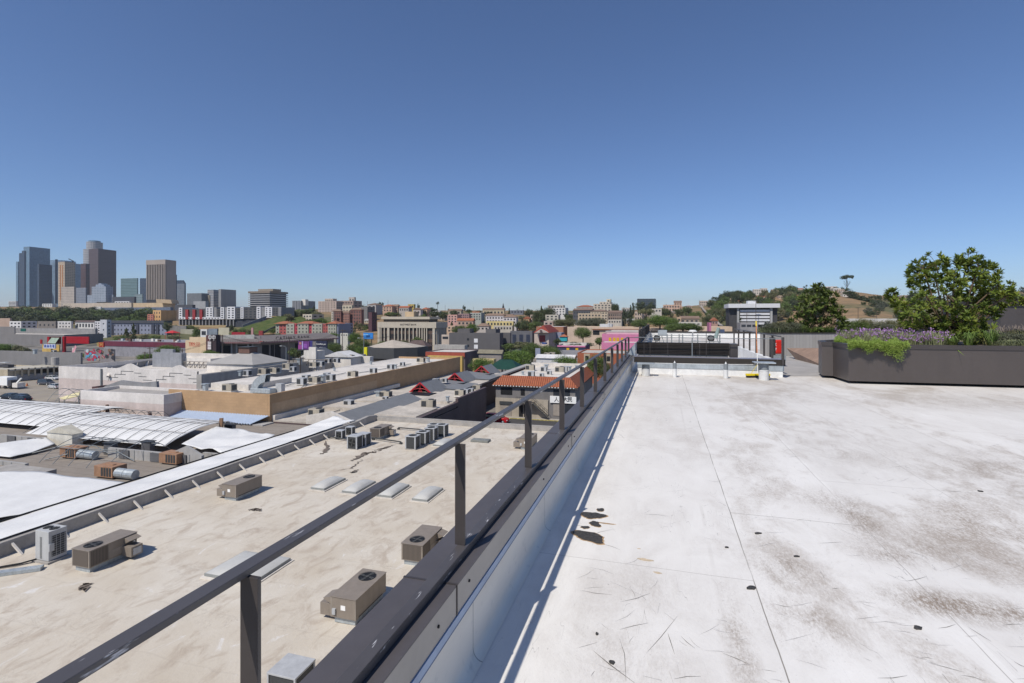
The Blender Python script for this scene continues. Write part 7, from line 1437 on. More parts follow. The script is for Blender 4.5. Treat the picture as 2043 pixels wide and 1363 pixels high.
# crest houses between the office and the chapel
CT_ = M('clay_tile'); BRF = M('brown_roof')
T = [('two storey grey villa with dark roof at the crest end', 733, 750, 763, 608, 622, 520, (.42, .39, .37), 'hip', 2, 2), ('peach house with tile roof on the crest', 764, 782, 789, 611, 622, 500, (.50, .33, .24), 'hip', 3, 2), ('brown balconied house beside the peach one', 781, 794, 797, 611, 624, 505, (.32, .22, .17), 'gabx', 3, 2), ('house with a wide red gable roof on the crest', 796, 815, 822, 614, 622, 500, (.42, .38, .34), 'gabx', 4, 1), ('mustard yellow tower house', 814, 826, 829, 607, 616, 510, (.42, .33, .10), 'flat', 2, 1), ('small cream gable house right of the mustard one', 824, 839, 844, 618, 628, 470, (.55, .47, .42), 'gaby', 2, 1), ('peach house with maroon hip roof', 841, 852, 859, 617, 628, 480, (.52, .35, .24), 'hip', 2, 1),
    ('pink stucco flats left of the balconied ones', 893, 912, 920, 628, 645, 400, (.50, .30, .26), 'flat', 3, 3), ('rose flats with long balconies', 914, 936, 940, 626, 640, 415, (.30, .20, .20), 'flat', 5, 3), ('pale green balconied flats', 938, 960, 967, 624, 640, 420, (.36, .38, .34), 'flat', 4, 3), ('orange tiled low house before the rose flats', 912, 944, 948, 640, 650, 370, (.40, .28, .22), 'gabx', 4, 1), ('long cream school hall with an arch window', 963, 1006, 1008, 618, 630, 560, (.46, .38, .26), 'gabx', 6, 1), ('white flats with brown roof, left part', 969, 1005, 1007, 630, 645, 400, (.56, .53, .53), 'hip', 6, 2), ('white flats with brown hip roof, right part', 1004, 1030, 1034, 633, 647, 395, (.54, .51, .51), 'hip', 4, 2), ('yellow terrace below the white flats', 970, 1024, 1026, 641, 652, 360, (.56, .46, .22), 'flat', 8, 1), ('cream low block below the yellow terrace', 985, 1022, 1024, 650, 660, 330, (.46, .42, .36), 'flat', 6, 1), ('brown roofed cottage behind the charcoal block', 951, 975, 980, 651, 660, 310, (.45, .40, .36), 'hip', 3, 1), ('peach cottage left of the charcoal block', 892, 908, 912, 650, 664, 320, (.50, .36, .26), 'flat', 2, 2), ('cream flats on the left of the far crest', 894, 920, 924, 620, 628, 520, (.38, .33, .25), 'gabx', 3, 1),
    ('orange gable house left of the tall dark trees', 1044, 1056, 1060, 636, 646, 420, (.45, .30, .17), 'gaby', 2, 1), ('dark flat block on the far crest behind the steeple', 1018, 1044, 1046, 619, 626, 620, (.16, .17, .20), 'flat', 4, 1), ('pale brick wall house on the street rise', 1058, 1068, 1072, 628, 645, 450, (.40, .32, .26), 'flat', 2, 2), ('white modern block on the crest with a stair tower', 1102, 1128, 1134, 614, 630, 520, (.62, .61, .59), 'flat', 4, 3), ('grey roofed top storey over the white modern block', 1093, 1124, 1127, 609, 616, 535, (.34, .31, .28), 'flat', 5, 1), ('cream two storey house under the white modern block', 1088, 1114, 1118, 628, 640, 420, (.50, .47, .40), 'flat', 3, 2), ('brown roofed charcoal flats with pale bands', 1143, 1180, 1186, 619, 636, 450, (.09, .09, .10), 'gabx', 7, 2), ('low pink walled house beneath the cream one', 1085, 1104, 1106, 641, 650, 360, (.42, .33, .29), 'flat', 2, 1), ('wide brown tile roofed hall on the crest', 1150, 1184, 1187, 612, 622, 520, (.36, .32, .28), 'hip', 4, 1),
    ('tall beige terraced flats on the crest', 1184, 1220, 1238, 606, 622, 500, (.50, .44, .36), 'flat', 5, 3), ('top terrace of the tall beige flats', 1196, 1216, 1222, 602, 608, 510, (.50, .44, .36), 'flat', 3, 1), ('slim cream chimney block above the beige flats', 1210, 1218, 1220, 597, 604, 515, (.56, .50, .38), 'flat', 1, 1), ('tan balconied flats below the crest flats', 1153, 1200, 1203, 625, 646, 390, (.44, .36, .26), 'flat', 7, 3), ('second row of tan flats with hip roof', 1178, 1213, 1217, 621, 635, 430, (.46, .38, .28), 'hip', 6, 2), ('brown gabled row house with many bays', 1213, 1240, 1244, 624, 640, 400, (.27, .20, .16), 'gabx', 6, 2), ('cream square house between the tan flats', 1200, 1212, 1214, 626, 645, 380, (.48, .40, .30), 'flat', 2, 3), ('pale terrace front below the row house', 1213, 1240, 1243, 638, 646, 370, (.48, .44, .38), 'flat', 5, 1), ('small cream house with red trim right of the dark cypress', 1266, 1281, 1285, 622, 640, 420, (.46, .37, .30), 'flat', 3, 2),
    ('light block half hidden left of the far trees', 1240, 1256, 1258, 614, 625, 600, (.40, .38, .35), 'flat', 3, 1), ('salmon terraced flats behind our roof', 1323, 1357, 1376, 608, 622, 560, (.48, .33, .25), 'flat', 6, 2), ('upper storey of the salmon terraced flats', 1345, 1360, 1375, 603, 610, 568, (.46, .31, .23), 'gabx', 3, 1), ('white low house before the salmon flats', 1300, 1320, 1323, 616, 624, 480, (.50, .46, .40), 'flat', 3, 1), ('pale block on the rise left of the hill', 1396, 1412, 1418, 600, 612, 640, (.48, .40, .34), 'flat', 4, 2), ('brown roofed cottage beyond the far parapet', 1357, 1395, 1400, 636, 645, 330, (.34, .28, .22), 'gabx', 4, 1), ('cream cube house behind the brown roofed cottage', 1351, 1359, 1361, 633, 643, 325, (.50, .36, .24), 'flat', 1, 1), ('white flat roof strip beyond the far parapet', 1328, 1400, 1404, 643, 650, 290, (.52, .49, .44), 'flat', 8, 1), ('small red tiled house near the road up the hill', 1420, 1432, 1436, 640, 648, 300, (.40, .25, .2), 'gaby', 2, 1)]
for lb, xl, xc, xr, yt, yb, d, c_, rf, nx, nz in T:
    far('house' if nx < 4 else 'apartment_block', lb, xl, xc, xr, yt, yb, d, C(*c_), rf, 1.8, S=(nx, nz, .5, .5), rmat=(CT_ if ('tile' in lb or 'red' in lb or 'orange' in lb or 'maroon' in lb) else BRF), drop=10, cat=None if nx < 4 else 'apartment block')
t = thing('church_steeple', 'thin dark church spire on the skyline', 'steeple', tuple(P(1004, 622, 570))); p = P(1004, 620, 570); m = MB(); m.cyl(p - V((0, 0, 8)), p, 2.0, 2.0, 4); m.cyl(p + V((0, 0, .01)), P(1004, 604.5, 570), 2.2, .05, 8); m.build('spire', M('spire_dark', (.05, .055, .06)), t)
r = far('office_block', 'dark glass office tower left of the hill', 1271, 1308, 1312, 596, 612, 800, FAC('dark_office_wall', (.05, .06, .07), (.025, .04, .055), 4, 3.6, .75, .6), cat='office')
# chapel, long peach hall, pink shops, brick block
r = gb('chapel', 'cream chapel with a red tile hip roof and a round gable window', 'building', 1066, 1095, 1114, 664, C(.50, .42, .36), d=235, kind='hip', rh=3.4, rmat=M('chapel_tile', (.24, .045, .03), .8, .2, 1)); q = Vector(r['_o']); p0 = P(1078, 663, 234); m = MB(); a_, b_, c_ = P(1067, 664, 233), P(1093, 664, 233), P(1078, 657, 233); m.face([a_, b_, c_]); m.face([b_ + V((0, 3, 0)), a_ + V((0, 3, 0)), c_ + V((0, 3, 0))]); m.face([a_, c_, c_ + V((0, 3, 0)), a_ + V((0, 3, 0))]); m.face([c_, b_, b_ + V((0, 3, 0)), c_ + V((0, 3, 0))]); m.build('gable', C(.50, .42, .36), r); p0 = P(1079, 660.5, 232.6); MB().cyl(p0, p0 + V((0, .3, 0)), .55, n=14).build('round_window', M('maroon_wall'), r); p0 = P(1080, 676, 234); MB().box(p0.x - 1.4, p0.x + 1.4, q.y - .1, q.y - .003, p0.z - 1.5, p0.z + 1.5).build('red_window', C(.25, .05, .05), r)
gb('chapel_annex', 'grey plain annex behind the red roofed chapel', 'building', 1096, 1120, 1126, 664, M('blue_grey_wall'), d=250); gb('warehouse', 'white roofed brick warehouse behind the chapel', 'warehouse', 1070, 1124, 1134, 652, C(.34, .16, .10), d=300, roof=M('white_sheet'), par=.05)
PH = C(.54, .42, .32); r = gb('peach_hall', 'long peach school hall with a brown beam line', 'building', 1132, 1275, 1278, 653, PH, d=285, zb=.0, par=.4); q = Vector(r['_o']); y_ = q.y; xa, xb = X_at(1182, y_), X_at(1275, y_); MB().box(xa, xb, y_ - .9, y_ - .003, zy(659, 285), zy(657, 285)).build('beam', C(.22, .09, .05), r); MB().box(X_at(1183, y_), X_at(1196, y_), y_ - .1, y_ - .003, zy(669, 285), zy(661, 285)).build('window', BLACK, r)
MB().box(X_at(1196, y_), X_at(1220, y_), y_ + 1, y_ + 8, zy(653, 285), zy(647, 285)).build('roof_plant', C(.55, .55, .55), r); MB().box(X_at(1212, y_), X_at(1216, y_), y_ + .5, y_ + 3, zy(653, 285), zy(645, 285)).build('roof_plant', C(.55, .55, .55), r)
r = gb('peach_hall', 'continuation of the peach hall seen beyond our far parapet', 'building', 1285, 1400, 1402, 655, PH, d=270, zb=0, par=.3); gb('peach_hall', 'right end of the peach hall past the green trees', 'building', 1395, 1461, 1463, 652, C(.56, .43, .31), d=268, zb=0, par=.3); far('pylon_sign', 'tall pink sign panel above the peach hall', 1415, 1419, 1420, 644, 661, 240, C(.45, .16, .26), cat='sign', drop=12)
PN = M('bubblegum_pink', (.58, .20, .33), .7, .08, .3); r = gb('pink_shop', 'bright pink shop with four yellow window panels', 'shop', 1201, 1290, 1292, 667, PN, d=215, par=.3); q = Vector(r['_o'])
for px in (1217, 1225.5, 1232.5, 1241): x_ = X_at(px, q.y); MB().box(x_ - .5, x_ + .55, q.y - .1, q.y - .003, zy(683, 215), zy(674.5, 215)).build('yellow_panel', M('panel_yellow', (.70, .42, .02)), r)
gb('pink_shop', 'lower pink front step below the yellow panels', 'shop', 1200, 1275, 1277, 684, PN, d=195, par=.1); gb('grey_roof_block', 'flat grey roof step on top of the pink shop', 'building', 1208, 1276, 1280, 661, C(.40, .36, .34), d=232)
r = gb('pink_fascia_shop', 'low shop with pink fascia over a navy wall', 'shop', 1112, 1168, 1177, 690, M('navy_wall', (.05, .055, .10)), d=190, par=.3); q = Vector(r['_o']); MB().box(q.x, X_at(1168, q.y), q.y - .3, q.y - .003, zy(693, 190), zy(690, 190)).build('fascia', PN, r); [MB().box(X_at(px, q.y) - .5, X_at(px, q.y) + .5, q.y - .12, q.y - .003, zy(699, 190), zy(695, 190)).build('yellow_window', M('panel_yellow'), r) for px in (1133, 1151)]
gb('white_roof_shed', 'low white roofed block behind the pink fascia shop', 'shed', 1115, 1170, 1173, 685, C(.5, .47, .44), d=200, par=.1); gb('grey_step', 'grey base strip under the navy wall', 'building', 1116, 1175, 1178, 701, C(.28, .28, .30), d=178)
BK = tanbrick('red_brick', (.36, .12, .065)); r = gb('brick_block', 'red brick block with a tan framed window and flat pale roof', 'building', 1152, 1262, 1268, 706, BK, d=150, par=.3, roof=C(.46, .43, .38)); q = Vector(r['_o']); d_ = dY(1171, q.y)
for px in (1171, 1214): x_ = X_at(px, q.y); MB().box(x_ - .9, x_ + .9, q.y - .08, q.y - .003, zy(726, 150), zy(707.5, 150)).build('window_surround', C(.42, .34, .24), r); MB().box(x_ - .5, x_ + .5, q.y - .14, q.y - .085, zy(722, 150), zy(712, 150)).build('window', BLACK, r)
x_ = X_at(1160, q.y); MB().box(q.x, X_at(1262, q.y), q.y - .15, q.y - .003, zy(728.5, 150), zy(727, 150)).build('band', C(.30, .12, .07), r)
gb('white_arch_roof', 'long white curved roofs in front of the brick block', 'building', 1070, 1144, 1150, 716, C(.58, .57, .56), d=155, kind='gabx', rh=1.0, rmat=M('white_sheet')); gb('white_arch_roof', 'narrow white roof strip with a dark walkway', 'building', 1076, 1110, 1114, 724, C(.42, .42, .42), d=140, par=.3); far('parasol', 'turquoise parasol beside the chapel', 1117, 1131, 1133, 672, 675, 228, C(.03, .34, .36), 'hip', 1.0, cat='parasol', drop=.0)
unit(1, 1092, 712, 13.5, 'white boxy unit on the curved white roof', 1.1); unit(1, 1102, 711, 13.5, 'dark framed unit on the curved white roof', 1.1)
t = thing('billboard', 'small grey backed billboard among the street trees', 'billboard', tuple(P(1072, 712, 165))); p = P(1068, 711, 165); MB().box(p.x, p.x + 1.6, p.y, p.y + .4, p.z, p.z + 2.6).build('panel', M('blue_grey_wall'), t); MB().cyl((p.x + .8, p.y + .5, 0), (p.x + .8, p.y + .5, p.z), .15).build('post', GRL, t)
t = thing('blue_awning', 'small dark blue awning at the foot of the chapel', 'awning', tuple(P(1085, 684, 225))); p = P(1083, 686, 226); MB().box(p.x, p.x + 2, p.y - 2, p.y, p.z, p.z + .6).build('canvas', C(.02, .06, .22), t)
# white office at the foot of the right hand hill
r = thing('office_block', 'white banded office with an overhanging flat roof below the hill', 'office', tuple(P(1455, 650, 300))); d0 = 300
p, q = P(1455, 650, d0), P(1540, 614, d0); MB().box(p.x, X_at(1551, p.y), p.y, p.y + 18, p.z - 12, q.z).build('core', M('core_dark', (.06, .058, .06)), r)
MB().box(X_at(1452, p.y), X_at(1554, p.y), p.y - 3, p.y + 19, zy(614.5, d0), zy(606.5, d0)).build('roof_slab', M('slab_white', (.60, .60, .61), .7, .05), r); MB().box(X_at(1493, p.y), X_at(1510, p.y), p.y + 2, p.y + 8, zy(606.4, d0), zy(600.5, d0)).build('penthouse', M('slab_white'), r)
for k in range(5): z0 = zy(619.5 + k * 6.2, d0); MB().box(X_at(1476, p.y), X_at(1535, p.y), p.y - 1.2, p.y - .01, z0 - .85, z0 + .35).build('floor_band', M('slab_white'), r)
for px in (1472, 1538): x_ = X_at(px, p.y); MB().box(x_ - .55, x_ + .55, p.y - 1.6, p.y - .01, p.z - 12, zy(614.6, d0)).build('pier', C(.36, .36, .35), r)
far('shop', 'low grey shop front with a blue panel below the white office', 1477, 1512, 1515, 644, 656, 250, C(.28, .27, .27), S=(3, 1, .8, .5), cat='shop'); far('house', 'low white building behind the planter wall', 1530, 1562, 1566, 651, 658, 240, C(.55, .53, .50), S=(4, 1)); far('low_building', 'long pale flat roof between the tree and the planter', 1684, 1790, 1800, 636, 640, 260, C(.55, .53, .50))
# houses on the hill
rnd = random.Random(8)
for k in range(46):
    px, d = rnd.uniform(690, 1420), rnd.uniform(440, 640); yb_ = HY - (terr(px, d) - EYE) / d * F; w_, h_ = rnd.uniform(10, 24), rnd.uniform(4, 8)
    far('house', 'small house packed among the trees of the middle crest', px, px + w_, px + w_ + 6 if px < 1280 else None, yb_ - h_, yb_, d, C(*rnd.choice(((.52, .47, .40), (.44, .36, .28), (.55, .53, .50), (.36, .30, .26), (.48, .34, .28)))), rnd.choice(('flat', 'hip', 'gabx')), 1.6, S=(3, 1 if h_ < 6 else 2, .45, .45), rmat=rnd.choice((CT_, BRF, HIPR)), drop=4, group='small houses on the middle crest')
for k in range(22):
    px, d = rnd.uniform(1430, 1690), rnd.uniform(560, 640); yb_ = HY - (terr(px, d) - EYE) / d * F; w_ = rnd.uniform(8, 18)
    far('house', 'small pale house stepping up the wooded right hand hill', px, px + w_, None, yb_ - rnd.uniform(4, 7), yb_, d, C(*rnd.choice(((.56, .50, .44), (.58, .55, .5), (.46, .36, .28)))), rnd.choice(('flat', 'flat', 'gabx')), 1.4, S=(3, 1, .45, .45), rmat=CT_, drop=4, group='small houses on the right hand hill')
HH = [('white stepped houses on the hill crest, left group', 1464, 1484, 1488, 582, 590, 640), ('white terraced house on the crest, second group', 1504, 1518, 1524, 577, 588, 650), ('white square house beside the crest palms', 1519, 1531, 1534, 575, 588, 655), ('low cream houses along the crest', 1541, 1570, 1573, 577, 583, 660), ('long white retaining terrace near the crest', 1586, 1615, 1618, 579, 585, 640), ('beige block right of the crest palms', 1591, 1606, 1610, 577, 588, 620), ('small white cottage above the flagpoles', 1467, 1478, 1481, 588, 595, 620), ('red roofed cottage on the hillside', 1512, 1530, 1533, 592, 598, 590), ('tan cottage half way up the hill', 1560, 1574, 1576, 604, 614, 520), ('white wall at the top of the bare hill', 1640, 1670, 1673, 571.5, 575, 655), ('lone white house on the far right slope', 1984, 2001, 2003, 584, 590, 620), ('tiny pale house on the far grey hill', 1800, 1812, 1814, 589, 592, 900)]
for lb, xl, xc, xr, yt, yb, d in HH: far('house', lb, xl, xc, xr, yt, yb, d, C(.56, .50, .44) if 'white' in lb else C(.50, .38, .28), 'flat' if 'roofed' not in lb else 'gabx', 1.4, S=(3, 1 if yb - yt < 8 else 2, .45, .45), rmat=CT_, drop=6)
for i, (px, y0_, y1_, d, lb) in enumerate(((1712, 632, 613, 300, 'utility pole on the dry hillside'), (1749, 634, 624, 300, 'short post on the dry hillside'), (1556, 650, 626, 260, 'flood light pole right of the white office'), (1490, 650, 625, 262, 'dark street pole before the white office, left'), (1508, 640, 600, 290, 'flag pole above the white office'), (1516, 640, 586, 560, 'thin mast on the hill above the white office'), (774, 620, 599, 560, 'roof mast on the peach crest house'), (733, 620, 601, 560, 'short mast at the crest left of the villas'), (888, 625, 609, 560, 'thin pole on the crest near the lone palm'), (945, 622, 612, 600, 'thin pole on the crest left of the spire'), (1044, 640, 610, 560, 'slim pole on the crest right of the spire'), (1395, 618, 598, 620, 'pole at the top of the road up the hill'))): pole(px, y0_, y1_, d, lb, 1 if d < 400 else 0)
slope('road', [[(1436, 650, 330), (1424, 640, 400), (1402, 618, 560), (1396, 608, 640)], [(1446, 650, 330), (1430, 638, 400), (1407, 617, 560), (1399, 607, 640)]], M('concrete_road', (.34, .30, .26)))
# ================================================================ trees
def leafm(name, a, b, c_=None):
    n = N(name); g = n.new('ShaderNodeNewGeometry'); q = n.noise(.9, 4); w_ = n.noise(6, 3); oi = n.new('ShaderNodeObjectInfo')
    c = n.mix(n.ramp(q, .35, .65), a, b); c = n.mix(n.ramp(w_, .5, .72, 0, .55), c, c_ or mul(b, 1.5)); c = n.mix(n.math('MULTIPLY', oi.outputs['Random'], .45), c, mul(a, .6))
    n.b.inputs['Transmission Weight'].default_value = 0; n.b.inputs['Subsurface Weight'].default_value = 0
    return n.fin(c, .6, 0, .3)
LG = {'dark': leafm('leaf_dark', (.05, .068, .026), (.085, .10, .036)), 'mid': leafm('leaf_mid', (.075, .115, .028), (.12, .16, .04)), 'street': leafm('leaf_street', (.075, .13, .022), (.13, .20, .035)), 'olive': leafm('leaf_olive', (.11, .115, .05), (.17, .165, .075)), 'pine': leafm('leaf_pine', (.04, .056, .028), (.065, .08, .038)), 'grey': leafm('leaf_grey', (.08, .09, .06), (.13, .14, .09))}
BARK = M('bark', (.10, .075, .055), .9, .3, 2)
def crown_mesh(name, seed, shape, n_cl, n_leaf, ls, mat):
    """unit crown (radius 1, height 0..2): clusters of leaf faces with gaps; ls = leaf size"""
    rnd = random.Random(seed); V_, F_ = [], []
    for k in range(n_cl):
        if shape == 'round':
            while True:
                c = V((rnd.uniform(-1, 1), rnd.uniform(-1, 1), rnd.uniform(-.9, 1)))
                if .25 < c.length < .86: break
            c = V((c.x, c.y, 1 + c.z * .86)); cr = rnd.uniform(.20, .38)
        elif shape == 'cone': z = rnd.uniform(.05, .98); r = (1 - z) * .8 * rnd.uniform(.4, 1); a = rnd.uniform(0, 6.3); c = V((r * math.cos(a), r * math.sin(a), z * 2)); cr = rnd.uniform(.16, .3) * (1.15 - z)
        elif shape == 'col': z = rnd.uniform(.05, .98); a = rnd.uniform(0, 6.3); r = .55 * math.sin(PI * min(.95, z * .9 + .1)) * rnd.uniform(.3, 1); c = V((r * math.cos(a), r * math.sin(a), z * 2)); cr = .24
        else: a = rnd.uniform(0, 6.3); r = rnd.uniform(.1, .95) ** .6; c = V((r * math.cos(a), r * math.sin(a), 1.55 + rnd.uniform(-.15, .22) * (1.2 - r))); cr = rnd.uniform(.16, .26)
        for j in range(n_leaf):
            d = V((rnd.gauss(0, 1), rnd.gauss(0, 1), rnd.gauss(0, .8))).normalized() * cr * rnd.uniform(.45, 1.0) ** .5; p = c + d
            nrm = (d.normalized() + V((rnd.uniform(-.7, .7), rnd.uniform(-.7, .7), rnd.uniform(-.3, .9)))).normalized(); t1 = nrm.orthogonal().normalized(); t1 = (Matrix.Rotation(rnd.uniform(0, 6.3), 3, nrm) @ t1); t2 = nrm.cross(t1); s_ = ls * rnd.uniform(.6, 1.3); i = len(V_)
            V_ += [tuple(p - t1 * s_), tuple(p + t2 * s_ * .55), tuple(p + t1 * s_), tuple(p - t2 * s_ * .55)]; F_.append((i, i + 1, i + 2, i + 3))
    me = bpy.data.meshes.new(name); me.from_pydata(V_, [], F_); me.materials.append(mat); return me
def trunk_mesh(seed, shape):
    rnd = random.Random(seed); m = MB(); top = {'round': 1.0, 'cone': 1.7, 'col': 1.5, 'umb': 1.45}[shape]
    m.tube([(0, 0, -1.2), (.01, 0, -.4), (.03, .02, .3), (.0, .03, top)], .055, 6)
    if shape in ('round', 'umb'):
        for k in range(6): a = k * 1.05 + rnd.uniform(-.3, .3); z = rnd.uniform(.0, .6); m.tube([(.02, .02, z), (.3 * math.cos(a), .3 * math.sin(a), z + .4), (.65 * math.cos(a), .65 * math.sin(a), z + .8)], .025, 5)
    me = bpy.data.meshes.new('trunk'); me.from_pydata([tuple(v_) for v_ in m.v], [], m.f); me.materials.append(BARK); return me
SHP = {'round': [crown_mesh('crown', s, 'round', 46, 46, .075, None) for s in (1, 2, 3)], 'fine': [crown_mesh('crown', s, 'round', 120, 85, .036, None) for s in (4, 5)], 'cone': [crown_mesh('crown', 6, 'cone', 60, 42, .065, None)], 'col': [crown_mesh('crown', 7, 'col', 40, 40, .07, None)], 'umb': [crown_mesh('crown', 8, 'umb', 40, 42, .065, None)]}
TRK = {k: trunk_mesh(3, k) for k in ('round', 'cone', 'col', 'umb')}
_cm = {}; _ti = [0]; QUEUE = []
def tree(*a, **k): QUEUE.append((a, k))
def _tree(px, ytop, ybase, wpx, d, kind, leaf, label, group=None, name='tree'):
    p = P(px, ybase, d); h = (ybase - ytop) / F * d; r = wpx / 2 / F * d; _ti[0] += 1; i = _ti[0]
    lst = SHP[kind]; k = i % len(lst); key = (kind, k, leaf)
    if key not in _cm:
        me = lst[k].copy(); me.materials.clear(); me.materials.append(LG[leaf]); _cm[key] = me
    t = bpy.data.objects.new(name, None); COL.objects.link(t); t.location = p; t.empty_display_size = .2; t['_o'] = tuple(p); tag(t, label, 'tree', group); t.rotation_euler = (0, 0, i * 1.7)
    sh = 'round' if kind == 'fine' else kind; st = .93 if sh == 'round' else .97
    c = bpy.data.objects.new('crown', _cm[key]); COL.objects.link(c); c.parent = t; c.scale = (r, r, h / 2 * st * 1.03); c.location = (0, 0, h * (1 - st))
    b = bpy.data.objects.new('trunk', TRK[sh]); COL.objects.link(b); b.parent = t; b.scale = (r, r, h / 2 * st); b.location = (0, 0, h * (1 - st)); return t
def palm(px, ytop, ybase, wpx, d, label):
    p = P(px, ybase, d); h = (ybase - ytop) / F * d; r = wpx / 2 / F * d; t = thing('palm_tree', label, 'palm', tuple(p), 0, 'palms on the skyline'); z = h - r
    MB().tube([(0, 0, -2), (r * .05, 0, z * .5), (0, 0, z)], max(.12, r * .09), 6).build('trunk', BARK, t, False); m = MB(); rnd = random.Random(int(px))
    for k in range(34):
        a = rnd.uniform(0, 6.3); e = rnd.uniform(-.9, 1.3); L_ = r * rnd.uniform(.8, 1.05); dv_ = V((math.cos(a) * math.cos(e), math.sin(a) * math.cos(e), math.sin(e))); c = V((0, 0, z)); sd = dv_.cross(V((0, 0, 1))).normalized() * L_ * .16; a1 = c + dv_ * L_ * .6; a2 = c + dv_ * L_ - V((0, 0, L_ * .25)); m.face([c, a1 + sd, a2, a1 - sd])
    m.build('crown', LG['pine'], t, False)
# dark belt on the left ridge
rnd = random.Random(21)
belt = 'trees of the dark belt below the downtown towers'
i = 0
for d_, y0_, yb_, pxs_ in ((600, 612, 638, range(-10, 300, 19)), (560, 618, 644, range(-2, 300, 23)), (520, 626, 650, range(8, 300, 27))):
    for px in pxs_:
        yt = y0_ + rnd.uniform(-4, 4) + (3 if px > 180 else 0); lf = rnd.choice(('dark', 'pine', 'dark', 'mid')); tree(px + rnd.uniform(-4, 4), yt, yb_, rnd.uniform(30, 42), d_ + rnd.uniform(-12, 12), 'round', lf, 'dense dark tree in the belt below the downtown towers', belt)
